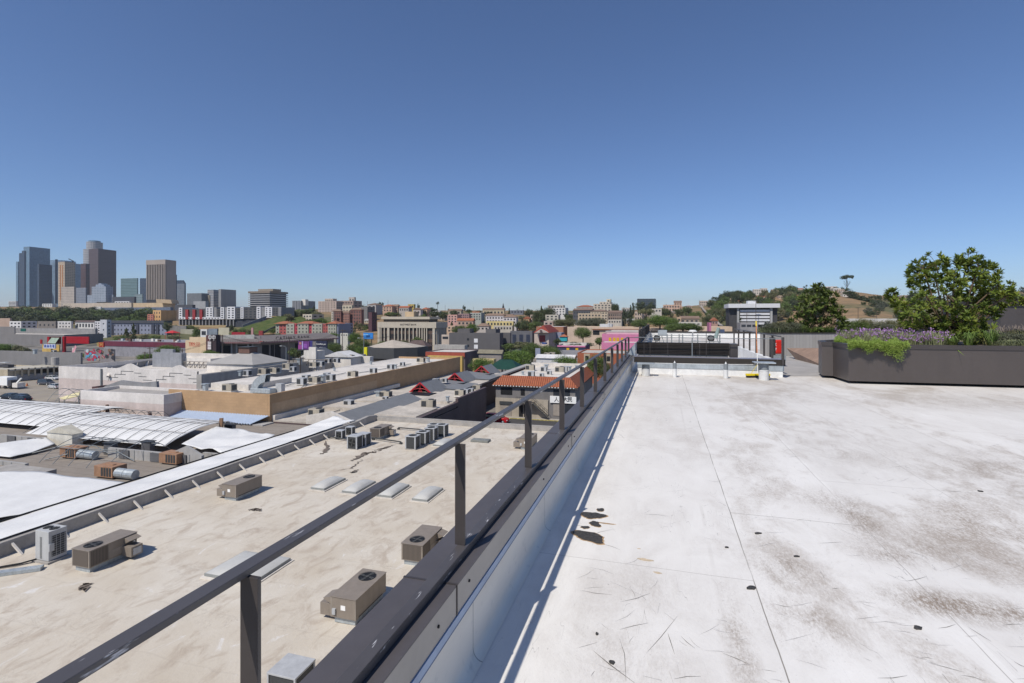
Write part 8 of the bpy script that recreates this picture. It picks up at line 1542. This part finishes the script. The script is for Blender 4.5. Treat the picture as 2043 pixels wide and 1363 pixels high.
# individual trees (px, top, base, width, depth, kind, leaf, label)
TL = [(252, 655, 684, 26, 350, 'cone', 'dark', 'dark conifer before the grey blue housing, left'), (266, 646, 684, 24, 352, 'cone', 'dark', 'taller dark conifer before the grey blue housing, right'), (240, 668, 690, 28, 330, 'round', 'mid', 'round bush tree at the housing foot'), (290, 666, 684, 26, 335, 'round', 'olive', 'olive bush tree right of the conifers'), (310, 668, 682, 22, 330, 'round', 'mid', 'small round tree below the grey blue housing end'), (345, 668, 684, 24, 320, 'round', 'olive', 'olive tree below the red canopy'),
    (334, 640, 664, 20, 372, 'round', 'dark', 'dark tree between the grey blue housing and the apartments'), (350, 648, 660, 18, 412, 'round', 'mid', 'first small tree on the dry bank'), (365, 648, 660, 16, 412, 'round', 'dark', 'second small tree on the dry bank'), (378, 648, 661, 20, 412, 'round', 'mid', 'third small tree on the dry bank'), (391, 652, 678, 18, 370, 'round', 'mid', 'leafy tree left of the white hut'), (461, 648, 664, 13, 400, 'round', 'dark', 'dark tree at the left foot of the green slope'), (470, 655, 668, 14, 350, 'round', 'mid', 'first bush at the foot of the green slope'), (484, 655, 668, 16, 350, 'round', 'mid', 'second bush at the foot of the green slope'), (497, 656, 668, 14, 350, 'round', 'olive', 'third bush at the foot of the green slope'), (545, 655, 668, 18, 345, 'round', 'mid', 'bush beside the hillside stair'), (556, 664, 674, 16, 320, 'round', 'mid', 'bush below the terrace flats, left'),
    (566, 612, 634, 22, 450, 'round', 'dark', 'dark tree right of the charcoal apartments'), (583, 614, 640, 26, 450, 'round', 'dark', 'second dark tree on the knoll'), (575, 624, 644, 24, 430, 'round', 'olive', 'brownish shrub tree on the knoll'), (598, 616, 634, 22, 470, 'round', 'mid', 'light tree above the white villa'), (612, 616, 630, 22, 480, 'round', 'dark', 'dark tree behind the white villa'), (627, 610, 632, 16, 500, 'cone', 'pine', 'pointed conifer left of the tall beige flats'), (560, 628, 644, 16, 430, 'round', 'dark', 'low dark shrub on the knoll'), (640, 634, 650, 30, 400, 'round', 'street', 'bright green tree below the beige flats'), (655, 640, 650, 22, 400, 'round', 'street', 'second bright green tree below the beige flats'), (622, 636, 648, 22, 415, 'round', 'mid', 'green shrub below the white villa'),
    (665, 664, 676, 24, 300, 'round', 'street', 'bush above the pagoda roof end'), (667, 682, 712, 34, 215, 'fine', 'mid', 'round tree right of the navy billboard'), (708, 662, 690, 28, 270, 'fine', 'street', 'bright tree before the corner shop'), (705, 684, 712, 30, 215, 'fine', 'mid', 'dark leafed tree left of the street lamp'), (722, 674, 708, 38, 220, 'fine', 'mid', 'large leafy tree behind the yellow banner'), (720, 690, 714, 26, 190, 'fine', 'street', 'lower leafy tree beside the yellow banner'), (585, 692, 716, 24, 205, 'round', 'mid', 'tree below the purple billboard, left'), (598, 698, 718, 20, 200, 'round', 'dark', 'dark tree below the purple billboard'), (765, 679, 700, 26, 235, 'fine', 'mid', 'tree at the left corner of the columned office'), (800, 678, 692, 40, 245, 'round', 'olive', 'low shrubs before the columned office'), (832, 672, 690, 24, 250, 'round', 'mid', 'small tree before the office columns'),
    (335, 686, 716, 46, 225, 'fine', 'street', 'round bright tree before the maroon banded hall'), (293, 704, 724, 36, 205, 'fine', 'street', 'wide bright bush left of the stepped parapet'), (417, 697, 722, 30, 195, 'fine', 'street', 'tree under the pagoda eave'), (435, 702, 722, 24, 195, 'round', 'mid', 'smaller tree under the pagoda eave'), (10, 684, 706, 46, 260, 'fine', 'street', 'bright tree at the left edge behind the long hall'), (50, 692, 708, 26, 255, 'round', 'olive', 'dry brown bush beside the plaza hall'), (172, 700, 718, 14, 235, 'round', 'street', 'little bright tree left of the mural'), (36, 688, 704, 18, 258, 'round', 'olive', 'dusty shrub right of the edge tree'),
    (917, 648, 668, 34, 290, 'fine', 'mid', 'dark tree left of the charcoal block'), (942, 644, 668, 28, 290, 'fine', 'street', 'bright round tree behind the charcoal block'), (1031, 694, 742, 70, 172, 'fine', 'street', 'large bright street tree in the middle distance'), (961, 712, 752, 54, 142, 'fine', 'street', 'round street tree behind the farthest red gable'), (1062, 682, 722, 44, 182, 'fine', 'mid', 'tall tree right of the large street tree'), (1085, 686, 722, 50, 186, 'fine', 'mid', 'broad tree before the chapel'), (1102, 690, 722, 40, 182, 'fine', 'mid', 'tree left of the pink fascia shop'), (1042, 680, 700, 60, 215, 'round', 'olive', 'olive coloured trees before the fin building'), (1020, 684, 700, 40, 215, 'round', 'mid', 'low green trees before the dark garage'), (1130, 707, 752, 60, 145, 'fine', 'street', 'bright street tree before the brick block'), (1190, 704, 762, 50, 125, 'fine', 'mid', 'tree behind the second far rail post'), (1212, 722, 766, 30, 120, 'fine', 'dark', 'dark tree at the right end of the tile roof'), (1163, 650, 680, 38, 250, 'fine', 'mid', 'round tree before the peach hall'), (1196, 671, 692, 22, 222, 'round', 'mid', 'small tree left of the pink shop'), (1113, 675, 690, 20, 218, 'round', 'dark', 'dark shrub beside the turquoise parasol'), (1154, 682, 696, 70, 205, 'round', 'dark', 'dark hedge like tree before the peach hall'), (870, 706, 718, 36, 170, 'round', 'street', 'green bush behind the dark pavilion'),
    (1073, 615, 655, 26, 420, 'fine', 'dark', 'tall dark tree on the crest, left of a pair'), (1080, 612, 660, 28, 410, 'cone', 'dark', 'tall pointed dark tree on the crest'), (1094, 612, 640, 34, 450, 'fine', 'dark', 'broad dark tree on the crest'), (1056, 615, 636, 24, 500, 'round', 'dark', 'dark round tree left of the street rise'), (1068, 640, 655, 24, 380, 'round', 'mid', 'green tree on the street rise'), (1118, 636, 652, 34, 360, 'fine', 'olive', 'yellowish tree below the cream house'), (1136, 634, 652, 30, 365, 'fine', 'olive', 'olive tree left of the tan flats'), (1170, 634, 656, 46, 345, 'fine', 'grey', 'grey green tree before the tan flats'), (1190, 632, 656, 40, 348, 'fine', 'grey', 'second grey green tree before the tan flats'), (1205, 644, 656, 24, 340, 'round', 'mid', 'low tree right of the grey green trees'), (1036, 640, 658, 24, 350, 'round', 'dark', 'dark tree right of the white flats'), (1046, 644, 662, 22, 330, 'round', 'dark', 'dark tree above the fin building'), (1245, 615, 655, 18, 380, 'cone', 'pine', 'dark cypress right of the row house'), (1258, 610, 655, 22, 385, 'cone', 'pine', 'taller dark cypress beside the first'), (1227, 604, 630, 18, 490, 'fine', 'dark', 'dark tree against the beige crest flats'), (1263, 606, 630, 14, 560, 'col', 'pine', 'slim dark tree left of the glass office'), (1278, 600, 628, 26, 600, 'round', 'pine', 'dark tree in front of the glass office, left'), (1298, 602, 628, 22, 600, 'round', 'pine', 'dark tree in front of the glass office, right'), (1289, 614, 652, 30, 400, 'umb', 'olive', 'umbrella shaped tree behind our far parapet'), (1275, 634, 658, 34, 300, 'fine', 'mid', 'round green tree left of the far screen'),
    (1316, 626, 656, 56, 270, 'fine', 'street', 'wide bright tree beyond the far parapet'), (1342, 634, 656, 30, 275, 'fine', 'mid', 'green tree right of the wide bright one'), (1362, 643, 662, 70, 210, 'fine', 'mid', 'broad low tree behind the blower machines'), (1340, 646, 664, 36, 205, 'fine', 'mid', 'left part tree of the broad low group'), (1384, 648, 664, 40, 208, 'fine', 'mid', 'right tree of the broad low group'), (1334, 618, 630, 12, 480, 'round', 'dark', 'small dark tree before the salmon flats, left'), (1352, 616, 630, 12, 480, 'round', 'dark', 'small dark tree before the salmon flats, middle'), (1374, 612, 630, 16, 480, 'round', 'dark', 'dark tree before the salmon flats, right'), (1390, 620, 640, 22, 420, 'round', 'mid', 'green tree left of the hill road'), (1412, 630, 645, 16, 380, 'round', 'dark', 'dark tree beside the hill road'),
    (843, 617, 636, 24, 480, 'round', 'pine', 'dark pine right of the maroon roof house'), (867, 620, 634, 26, 470, 'round', 'dark', 'dark tree at the columned office roof line'), (884, 620, 640, 22, 470, 'round', 'dark', 'dark tree left of the lone palm'), (905, 618, 632, 16, 520, 'round', 'dark', 'small dark tree on the mid crest'), (778, 622, 634, 30, 470, 'round', 'mid', 'green tree below the peach crest house'), (835, 604, 620, 6, 540, 'col', 'pine', 'thin cypress beside the mustard tower house'), (926, 607, 622, 7, 600, 'col', 'pine', 'lone slim cypress on the skyline'), (895, 614, 628, 5, 560, 'col', 'pine', 'thin cypress near the lone palm'), (1016, 615, 632, 10, 560, 'cone', 'pine', 'pointed tree right of the church spire'), (936, 617, 626, 18, 600, 'round', 'dark', 'low dark tree right of the skyline cypress'), (860, 612, 626, 20, 560, 'round', 'dark', 'dark tree on the crest left of the palm'), (955, 619, 628, 16, 600, 'round', 'dark', 'low dark tree left of the school hall')]
for q in TL: tree(*q)
palm(873, 600, 628, 9, 540, 'lone palm rising above the crest houses')
for px, yt, w_, lb in ((1583, 569, 6, 'left palm of the group on the hill crest'), (1586.5, 572, 6, 'second palm of the group on the hill crest'), (1609, 567, 6, 'taller of two palms on the hill crest'), (1604, 570, 6, 'shorter of two palms on the hill crest'), (1626, 571, 6, 'palm left of the dark crest tree'), (1642, 564, 8, 'palm behind the planter tree'), (1478, 632, 9, 'palm left of the white office'), (1530, 638, 16, 'short palm right of the white office front')): palm(px, yt, 592 if yt < 600 else 655, w_, 640 if yt < 600 else 255, lb)
# hill woodland: individual trees scattered by zone
def scatter(zone, n_, group, label, leafs, kinds, sw, seed):
    rnd = random.Random(seed)
    for k in range(n_):
        (xa, ya), (xb, yb), dep = zone; f = rnd.random(); g_ = rnd.random(); px = xa + (xb - xa) * f; d = dep[0] + (dep[1] - dep[0]) * g_; z = terr(px, d); yb_ = HY - (z - EYE) / d * F; w_ = rnd.uniform(*sw) * 550 / d
        if not (min(ya, yb) - 8 <= yb_ <= max(ya, yb) + 30): continue
        tree(px, yb_ - w_ * rnd.uniform(.7, 1.0), yb_ + 1.5, w_, d, rnd.choice(kinds), rnd.choice(leafs), label, group)
scatter(((1416, 590), (1500, 650), (420, 660)), 60, 'trees on the left flank of the hill', 'tree in the wooded left flank of the right hand hill', ('dark', 'mid', 'olive', 'pine'), ('round', 'round', 'fine'), (15, 26), 5)
scatter(((1500, 580), (1640, 650), (430, 650)), 78, 'trees below the hill crest', 'tree on the wooded slope between the white office and the crest', ('dark', 'mid', 'olive', 'olive', 'pine'), ('round',), (13, 24), 6)
scatter(((1700, 590), (1795, 640), (400, 600)), 22, 'scrub on the bare hill', 'dark scrub bush on the bare brown hillside', ('dark', 'grey'), ('round',), (9, 18), 7)
scatter(((1800, 585), (1960, 640), (420, 900)), 36, 'trees on the far right hill', 'tree on the distant right hand hill behind the planter', ('dark', 'mid', 'pine'), ('round',), (16, 28), 8)
scatter(((1960, 570), (2120, 640), (500, 900)), 36, 'trees on the far right hill', 'tree on the distant right hand hill behind the planter', ('dark', 'pine'), ('round',), (22, 36), 9)
scatter(((700, 610), (1300, 650), (380, 640)), 70, 'trees between the crest houses', 'tree among the crest houses in the middle distance', ('dark', 'mid', 'olive', 'pine'), ('round', 'round', 'cone'), (12, 20), 10)
scatter(((1300, 610), (1420, 650), (360, 620)), 26, 'trees before the salmon flats', 'tree on the gentle rise left of the right hand hill', ('dark', 'mid', 'olive'), ('round',), (12, 22), 12)
scatter(((560, 620), (640, 650), (380, 520)), 14, 'trees on the knoll', 'tree on the knoll beside the terrace flats', ('dark', 'mid', 'olive'), ('round',), (14, 22), 13)
for px, yt, yb_, w_, d, lb in ((1690, 547, 578, 22, 640, 'lone umbrella pine on top of the bare hill'), ): tree(px, yt, yb_, w_, d, 'umb', 'pine', lb)
for px, yt, w_ in ((1440, 588, 22), (1452, 580, 30), (1466, 578, 26), (1477, 584, 20), (1497, 580, 24), (1555, 580, 18), (1574, 574, 18), (1650, 570, 16), (1668, 571, 20), (1684, 572, 24), (1640, 574, 16), (1702, 576, 14)): tree(px, yt, yt + 22, w_, 640, 'round', 'pine', 'dark tree on the crest of the right hand hill', 'dark trees along the hill crest')
# scrub band that crosses the bare hill
for k in range(22): f = k / 21; px = 1690 + 100 * f; d = 560 - 40 * f; yb_ = 588 + 34 * f + rnd.uniform(-4, 4); tree(px, yb_ - rnd.uniform(6, 11), yb_ + 3, rnd.uniform(14, 24), d, 'round', 'dark', 'scrub bush in the dark band crossing the bare hill', 'scrub band on the bare hill')

# the biggest trees in the picture are objects of their own, the rest one woodland
QUEUE.sort(key=lambda q: -(q[0][2] - q[0][1]) * q[0][3] * (3 if len(q[0]) < 9 else 1))
for a_, k_ in QUEUE[:292]: _tree(*a_, **k_)
LOWC = [crown_mesh('crown', 30 + s, 'round', 30, 24, .11, None) for s in range(3)]; Vv, Ff, Mi = [], [], []; lk = list(LG)
for i, (a_, k_) in enumerate(QUEUE[292:]):
    px, yt, yb_, w_, d, kind, lf = a_[:7]; p = P(px, yb_, d); h = (yb_ - yt) / F * d; r = w_ / 2 / F * d; me = LOWC[i % 3]; n0 = len(Vv)
    Vv += [(p.x + v_.co.x * r, p.y + v_.co.y * r, p.z - .1 * h + v_.co.z * h * .55) for v_ in me.vertices]; Ff += [tuple(n0 + q for q in f.vertices) for f in me.polygons]; Mi += [lk.index(lf)] * len(me.polygons)
if Vv:
    me = bpy.data.meshes.new('woodland'); me.from_pydata(Vv, [], Ff); [me.materials.append(LG[q]) for q in lk]; me.polygons.foreach_set('material_index', Mi); o = bpy.data.objects.new('woodland', me); COL.objects.link(o); tag(o, 'small dark trees and scrub massed on the far hills and crest', 'woodland', kind='stuff')
# ================================================================ planter planting
def leafblade(name, a, b): return leafm(name, a, b)
MAG = leafm('shrub_leaf', (.075, .115, .016), (.15, .20, .028), (.38, .36, .06)); MAGB = M('shrub_stem', (.13, .09, .055), .9)
def rosette_shrub(name, label, base, env, seed, n_tips, rl, mat=MAG):
    """woody shrub: stems run to tips that each carry a rosette of long leaves. env: list of (centre, radius)"""
    rnd = random.Random(seed); t = thing(name, label, 'shrub', tuple(base)); ms = MB(); Vv, Ff = [], []; base = V(base)
    def rosette(p, up, n=15, L_=rl):
        t1 = up.orthogonal().normalized(); t2 = up.cross(t1)
        for k in range(n):
            a = k * 2.4 + rnd.uniform(-.3, .3); el = rnd.uniform(.0, 1.0) if k > n / 3 else rnd.uniform(.7, 1.35); d = ((t1 * math.cos(a) + t2 * math.sin(a)) * math.cos(el) + up * math.sin(el)).normalized(); sd = d.cross(up).normalized() if abs(d.dot(up)) < .98 else t1; nn = sd.cross(d).normalized(); l = L_ * rnd.uniform(.65, 1.1); w_ = l * .16; i = len(Vv); q = p - up * rnd.uniform(0, L_ * .35)
            m1 = q + d * l * .55 + nn * l * .04; Vv.extend([tuple(q), tuple(m1 + sd * w_), tuple(q + d * l - nn * l * .08), tuple(m1 - sd * w_)]); Ff.append((i, i + 1, i + 2, i + 3))
    for c, r, nt_ in env:
        c = V(c); root = base + V((rnd.uniform(-.15, .15), rnd.uniform(-.15, .15), 0)); fork = root.lerp(c, .6) + V((0, 0, .1)); ms.tube([root, root.lerp(fork, .5) + V((rnd.uniform(-.05, .05), 0, 0)), fork, c], .018, 5)
        for k in range(nt_):
            while True:
                u = V((rnd.uniform(-1, 1), rnd.uniform(-1, 1), rnd.uniform(-1, 1)))
                if u.length < 1: break
            u = u.normalized() * (u.length ** .45); p = c + u * r; up = (u * .8 + V((0, 0, .75))).normalized()
            if k % 3 == 0: ms.tube([c, c.lerp(p, .5) + V((0, 0, .02)), p], .006, 4)
            rosette(p, up)
    o = ms.build('stem', MAGB, t); me = bpy.data.meshes.new('foliage'); off = V(base); me.from_pydata([tuple(V(v_) - off) for v_ in Vv], [], Ff); me.materials.append(mat); f = bpy.data.objects.new('foliage', me); COL.objects.link(f); f.parent = t; return t
SOIL = PT - .06
def PP(px, py, d): return P(px, py, d)
D1 = 13.9; env = []
for px, py, rp, n_ in ((1842, 540, 24, 16), (1866, 524, 20, 14), (1828, 556, 18, 12), (1868, 562, 30, 20), (1905, 540, 26, 18), (1932, 517, 20, 14), (1952, 530, 20, 14), (1918, 560, 30, 20), (1950, 575, 30, 20), (1968, 545, 20, 12), (1992, 568, 20, 12), (1890, 590, 32, 20), (1850, 592, 26, 16), (1935, 605, 32, 20), (1975, 598, 24, 14), (1815, 625, 26, 18), (1838, 632, 28, 18), (1798, 612, 16, 9), (1787, 590, 14, 10), (1880, 635, 30, 20), (1920, 645, 30, 20), (1958, 635, 28, 18), (1860, 660, 24, 14), (1900, 668, 26, 16), (1940, 668, 26, 14), (1813, 648, 18, 12), (2010, 590, 18, 10), (2028, 598, 14, 8), (1985, 615, 16, 8)):
    env.append((tuple(PP(px, py, D1 + random.uniform(-.55, .55))), rp / F * D1, n_))
rosette_shrub('planter_shrub', 'tall spreading evergreen shrub in the near planter', PP(1890, 690, D1), [(c_, r_ * 1.05, int(n_ * 1.5)) for c_, r_, n_ in env], 4, 0, .155)
env = [(tuple(PP(px, py, 23.2 + random.uniform(-.5, .5))), rp / F * 23.2, n_) for px, py, rp, n_ in ((1632, 582, 16, 10), (1608, 594, 14, 8), (1655, 590, 14, 9), (1620, 605, 18, 12), (1645, 610, 20, 12), (1665, 612, 14, 9), (1598, 620, 14, 8), (1625, 628, 20, 12), (1655, 632, 20, 12), (1605, 640, 18, 10), (1640, 648, 20, 12), (1670, 645, 16, 10), (1682, 630, 10, 5), (1586, 645, 12, 6), (1620, 655, 18, 9))]
rosette_shrub('planter_shrub', 'smaller evergreen shrub behind the board wall', PP(1632, 668, 23.2), [(c_, r_, int(n_ * 1.5)) for c_, r_, n_ in env], 8, 0, .24, leafm('shrub_leaf_dark', (.06, .09, .018), (.11, .15, .028), (.24, .26, .05)))
def tuft(name, label, cat, pts_, n_, hgt, spread, mat, seed, wd=.006, droop=.4, flowers=None, kind=None, fn=.0, fs=.018):
    """many thin blades or stems growing from a set of footprints (x, y, z, r)"""
    rnd = random.Random(seed); Vv, Ff = [], []; fl = MB()
    for x, y, z, r in pts_:
        for k in range(n_):
            a, q = rnd.uniform(0, 6.3), r * rnd.random() ** .5; b = V((x + q * math.cos(a), y + q * math.sin(a), z)); a2 = a + rnd.uniform(-1, 1); h = hgt * rnd.uniform(.5, 1.1); dv_ = V((math.cos(a2), math.sin(a2), 0)) * spread * rnd.uniform(.2, 1.); m1 = b + dv_ * .45 + V((0, 0, h * .8)); tp = b + dv_ + V((0, 0, h * (1 - droop * rnd.random()))); sd = V((-math.sin(a2), math.cos(a2), 0)) * wd; i = len(Vv)
            Vv.extend([tuple(b - sd), tuple(b + sd), tuple(m1 + sd), tuple(m1 - sd), tuple(tp)]); Ff.extend([(i, i + 1, i + 2, i + 3), (i + 3, i + 2, i + 4)])
            if flowers and rnd.random() < fn:
                for e in range(5): c = tp + V((rnd.gauss(0, fs), rnd.gauss(0, fs), rnd.gauss(0, fs * .6))); s_ = fs * .6; n1 = V((rnd.gauss(0, 1), rnd.gauss(0, 1), rnd.gauss(0, 1))).normalized(); t1 = n1.orthogonal(); t2 = n1.cross(t1); fl.face([c - t1 * s_, c + t2 * s_, c + t1 * s_, c - t2 * s_])
    t = thing(name, label, cat, tuple(pts_[0][:3]))
    if kind: t['kind'] = kind
    me = bpy.data.meshes.new('foliage'); off = V(pts_[0][:3]); me.from_pydata([tuple(V(v_) - off) for v_ in Vv], [], Ff); me.materials.append(mat); f = bpy.data.objects.new('foliage', me); COL.objects.link(f); f.parent = t
    if kind: f['kind'] = kind
    if flowers: o = fl.build('blossom', flowers, t); o['kind'] = 'stuff'
    return t
def row(px0, px1, d0, d1, n_, z, r, jit=.15):
    out = []
    for k in range(n_): f = k / max(1, n_ - 1); px = px0 + (px1 - px0) * f; d = d0 + (d1 - d0) * f + random.uniform(-jit, jit); x, y = at(px, d); out.append((x, y, z, r))
    return out
LIME = leafm('trailing_leaf', (.14, .22, .03), (.24, .33, .06), (.36, .42, .12)); SAGE = leafm('sage_leaf', (.16, .19, .09), (.27, .29, .15), (.38, .38, .24)); GRN = leafm('green_blade', (.10, .17, .04), (.18, .26, .06), (.32, .38, .14)); PURP = M('purple_blossom', (.42, .24, .50), .7, .3, 8); 
# trailing plant that spills over the rim
rnd = random.Random(77); Vv, Ff = [], []
def spill(px, drop, k):
    f = (px - 1662) / (1812 - 1662); d = 14.3 + (12.85 - 14.3) * min(1, f * 1.3) if px < 1693 else 13.07 + (12.2 - 13.07) * (px - 1693) / 350; x, y = at(px, d + .25 + rnd.uniform(0, .3)); top = V((x, y, PT + rnd.uniform(.0, .22) * (.6 + .4 * math.sin(px * .17)))); xo, yo = at(px + rnd.uniform(-3, 3), d - .05 - rnd.uniform(0, .10)); rim = V((xo, yo, PT + rnd.uniform(.02, .08))); end = V((xo, yo, PT - drop * rnd.uniform(.2, 1))) + V((rnd.uniform(-.05, .05), rnd.uniform(-.05, 0), 0)); pts_ = [top, rim, rim.lerp(end, .5) - V((0, .03, 0)), end]
    for a, b in zip(pts_, pts_[1:]):
        for q in range(7):
            p = a.lerp(b, q / 7 + rnd.uniform(0, .1)); d2 = V((rnd.uniform(-1, 1), rnd.uniform(-1, .2), rnd.uniform(-.6, .8))).normalized() * rnd.uniform(.025, .05); sd = d2.orthogonal().normalized() * .006; i = len(Vv); Vv.extend([tuple(p), tuple(p + d2 * .5 + sd), tuple(p + d2), tuple(p + d2 * .5 - sd)]); Ff.append((i, i + 1, i + 2, i + 3))
for k in range(950):
    px = rnd.uniform(1666, 1810); f = (px - 1666) / 144; drop = .06 + .22 * abs(math.sin(f * 7.3 + 1)) * (.6 + .4 * math.sin(f * 31)) + (.22 if .7 < f < .93 else 0) + (.08 if .05 < f < .2 else 0); spill(px, drop, k)
t = thing('trailing_plant', 'lime green trailing plant spilling over the planter edge', 'plant', tuple(PP(1740, 690, 13.2))); me = bpy.data.meshes.new('foliage'); off = PP(1740, 690, 13.2); me.from_pydata([tuple(V(v_) - off) for v_ in Vv], [], Ff); me.materials.append(LIME); f = bpy.data.objects.new('foliage', me); COL.objects.link(f); f.parent = t
tuft('flowering_plant', 'purple flowering ground cover behind the lime trailing plant', 'flowers', row(1690, 1790, 14.6, 13.7, 16, SOIL, .28, .3) + row(1765, 1872, 13.6, 13.1, 14, SOIL, .22, .15), 100, .44, .16, SAGE, 3, .005, .5, PURP, fn=.30, fs=.02)
tuft('ground_cover', 'grey green woolly ground cover behind the purple flowers', 'ground cover', row(1790, 1860, 14.6, 14.3, 9, SOIL, .3), 110, .22, .12, SAGE, 4, .007, .2, kind='stuff')
for px, d, h, lb, n_ in ((1897, 12.95, .34, 'spiky strappy grass clump with yellow blades in the near planter', 90), (1932, 13.05, .42, 'middle dark strappy grass clump in the near planter', 90), (1976, 12.95, .50, 'tallest strappy grass clump near the right edge', 100)):
    x, y = at(px, d); tuft('grass_clump', lb, 'grass clump', [(x, y, SOIL, .06)], n_, h, .34, GRN, int(px), .009, .55)
a, b = PP(1900, 690, 12.75), PP(1926, 711, 12.2); m = MB(); sd = V((.01, 0, .012)); m.face([a - sd, b, a + sd]); o = m.build('fallen_blade', LIME, None); tag(o, 'single long pale blade hanging over the planter rim', 'leaf')
tuft('ground_cover', 'silvery pale green ground cover at the right end of the planter', 'ground cover', row(1995, 2120, 12.75, 12.5, 14, SOIL, .22), 130, .20, .14, SAGE, 14, .008, .3, kind='stuff')
tuft('ground_cover', 'pale yellow green low shrubs behind the strappy grasses', 'ground cover', row(1960, 2120, 14.2, 13.6, 18, SOIL, .35), 120, .34, .18, leafm('pale_leaf', (.22, .24, .09), (.34, .35, .15), (.44, .42, .22)), 15, .009, .3, kind='stuff')
tuft('ornamental_grass', 'purplish feathery grass at the back right of the planter', 'grass', row(1985, 2110, 16.2, 15.6, 9, SOIL, .3), 60, .55, .35, leafm('feather_grass', (.20, .16, .15), (.32, .27, .22), (.4, .35, .28)), 16, .005, .5)
ZB = EYE - .74
tuft('ground_cover', 'blue green ground cover along the board wall, left end', 'ground cover', row(1528, 1590, 22.9, 22.9, 16, ZB, .35, .3), 90, .3, .3, SAGE, 17, .012, .3, kind='stuff')
tuft('ground_cover', 'mixed green ground cover under the smaller shrub', 'ground cover', row(1585, 1700, 23.2, 23.2, 26, ZB, .4, .3), 90, .28, .34, GRN, 18, .012, .3, kind='stuff')
tuft('ground_cover', 'yellowish ground cover between the two shrubs', 'ground cover', row(1690, 1850, 23.4, 23.4, 30, ZB, .45, .3), 90, .30, .36, leafm('straw_leaf', (.20, .21, .08), (.32, .31, .13), (.42, .38, .2)), 19, .013, .4, kind='stuff')

ME2 = {}
for k, (px, w_, h_, d, lf, lb) in enumerate(((1540, .55, .5, 22.9, 'grey', 'grey green bush at the left end of the board wall'), (1556, .5, .62, 23, 'olive', 'yellowish bush second from the left on the board wall'), (1572, .6, .6, 22.9, 'grey', 'dusty bush left of the smaller shrub'), (1592, .45, .5, 22.9, 'mid', 'green bush at the left foot of the smaller shrub'), (1702, .7, .65, 23.1, 'mid', 'green bush right of the smaller shrub'), (1728, .6, .75, 23.4, 'olive', 'tall olive bush between the two shrubs'), (1752, .7, .55, 23.2, 'grey', 'grey bush between the two shrubs'), (1778, .6, .7, 23.6, 'olive', 'olive bush at the left edge of the tall shrub'), (1805, .34, .4, 14.4, 'dark', 'dark bush behind the purple flowers'), (1850, .3, .32, 13.6, 'dark', 'dark low bush at the foot of the tall shrub'), (2022, .45, .42, 13.4, 'grey', 'silvery mound at the right end of the planter'), (2040, .5, .5, 14.2, 'olive', 'yellow green mound at the right edge'))):
    z0 = ZB if d > 20 else SOIL; x, y = at(px, d); t = thing('bush', lb, 'shrub', (x, y, z0)); key = lf
    if key not in ME2: ME2[key] = SHP['fine'][k % 2].copy(); ME2[key].materials.clear(); ME2[key].materials.append(LG[lf])
    f = bpy.data.objects.new('foliage', ME2[key]); COL.objects.link(f); f.parent = t; f.scale = (w_, w_, h_ * .55); f.location = (0, 0, -.08); f.rotation_euler = (0, 0, k)

# ================================================================ air
HZ = bpy.data.materials.new('haze_air'); HZ.use_nodes = True; nt = HZ.node_tree; nt.nodes.clear(); om = nt.nodes.new('ShaderNodeOutputMaterial'); pv = nt.nodes.new('ShaderNodeVolumePrincipled')
pv.inputs['Color'].default_value = (.84, .92, 1, 1); pv.inputs['Density'].default_value = .00007; pv.inputs['Anisotropy'].default_value = .2; nt.links.new(pv.outputs[0], om.inputs['Volume'])
o = MB().box(-8600, 8600, -2800, 8600, -1.1, 290).build('haze', HZ, None); o['kind'] = 'stuff'; o['label'] = 'thin pale haze in the air over the city'
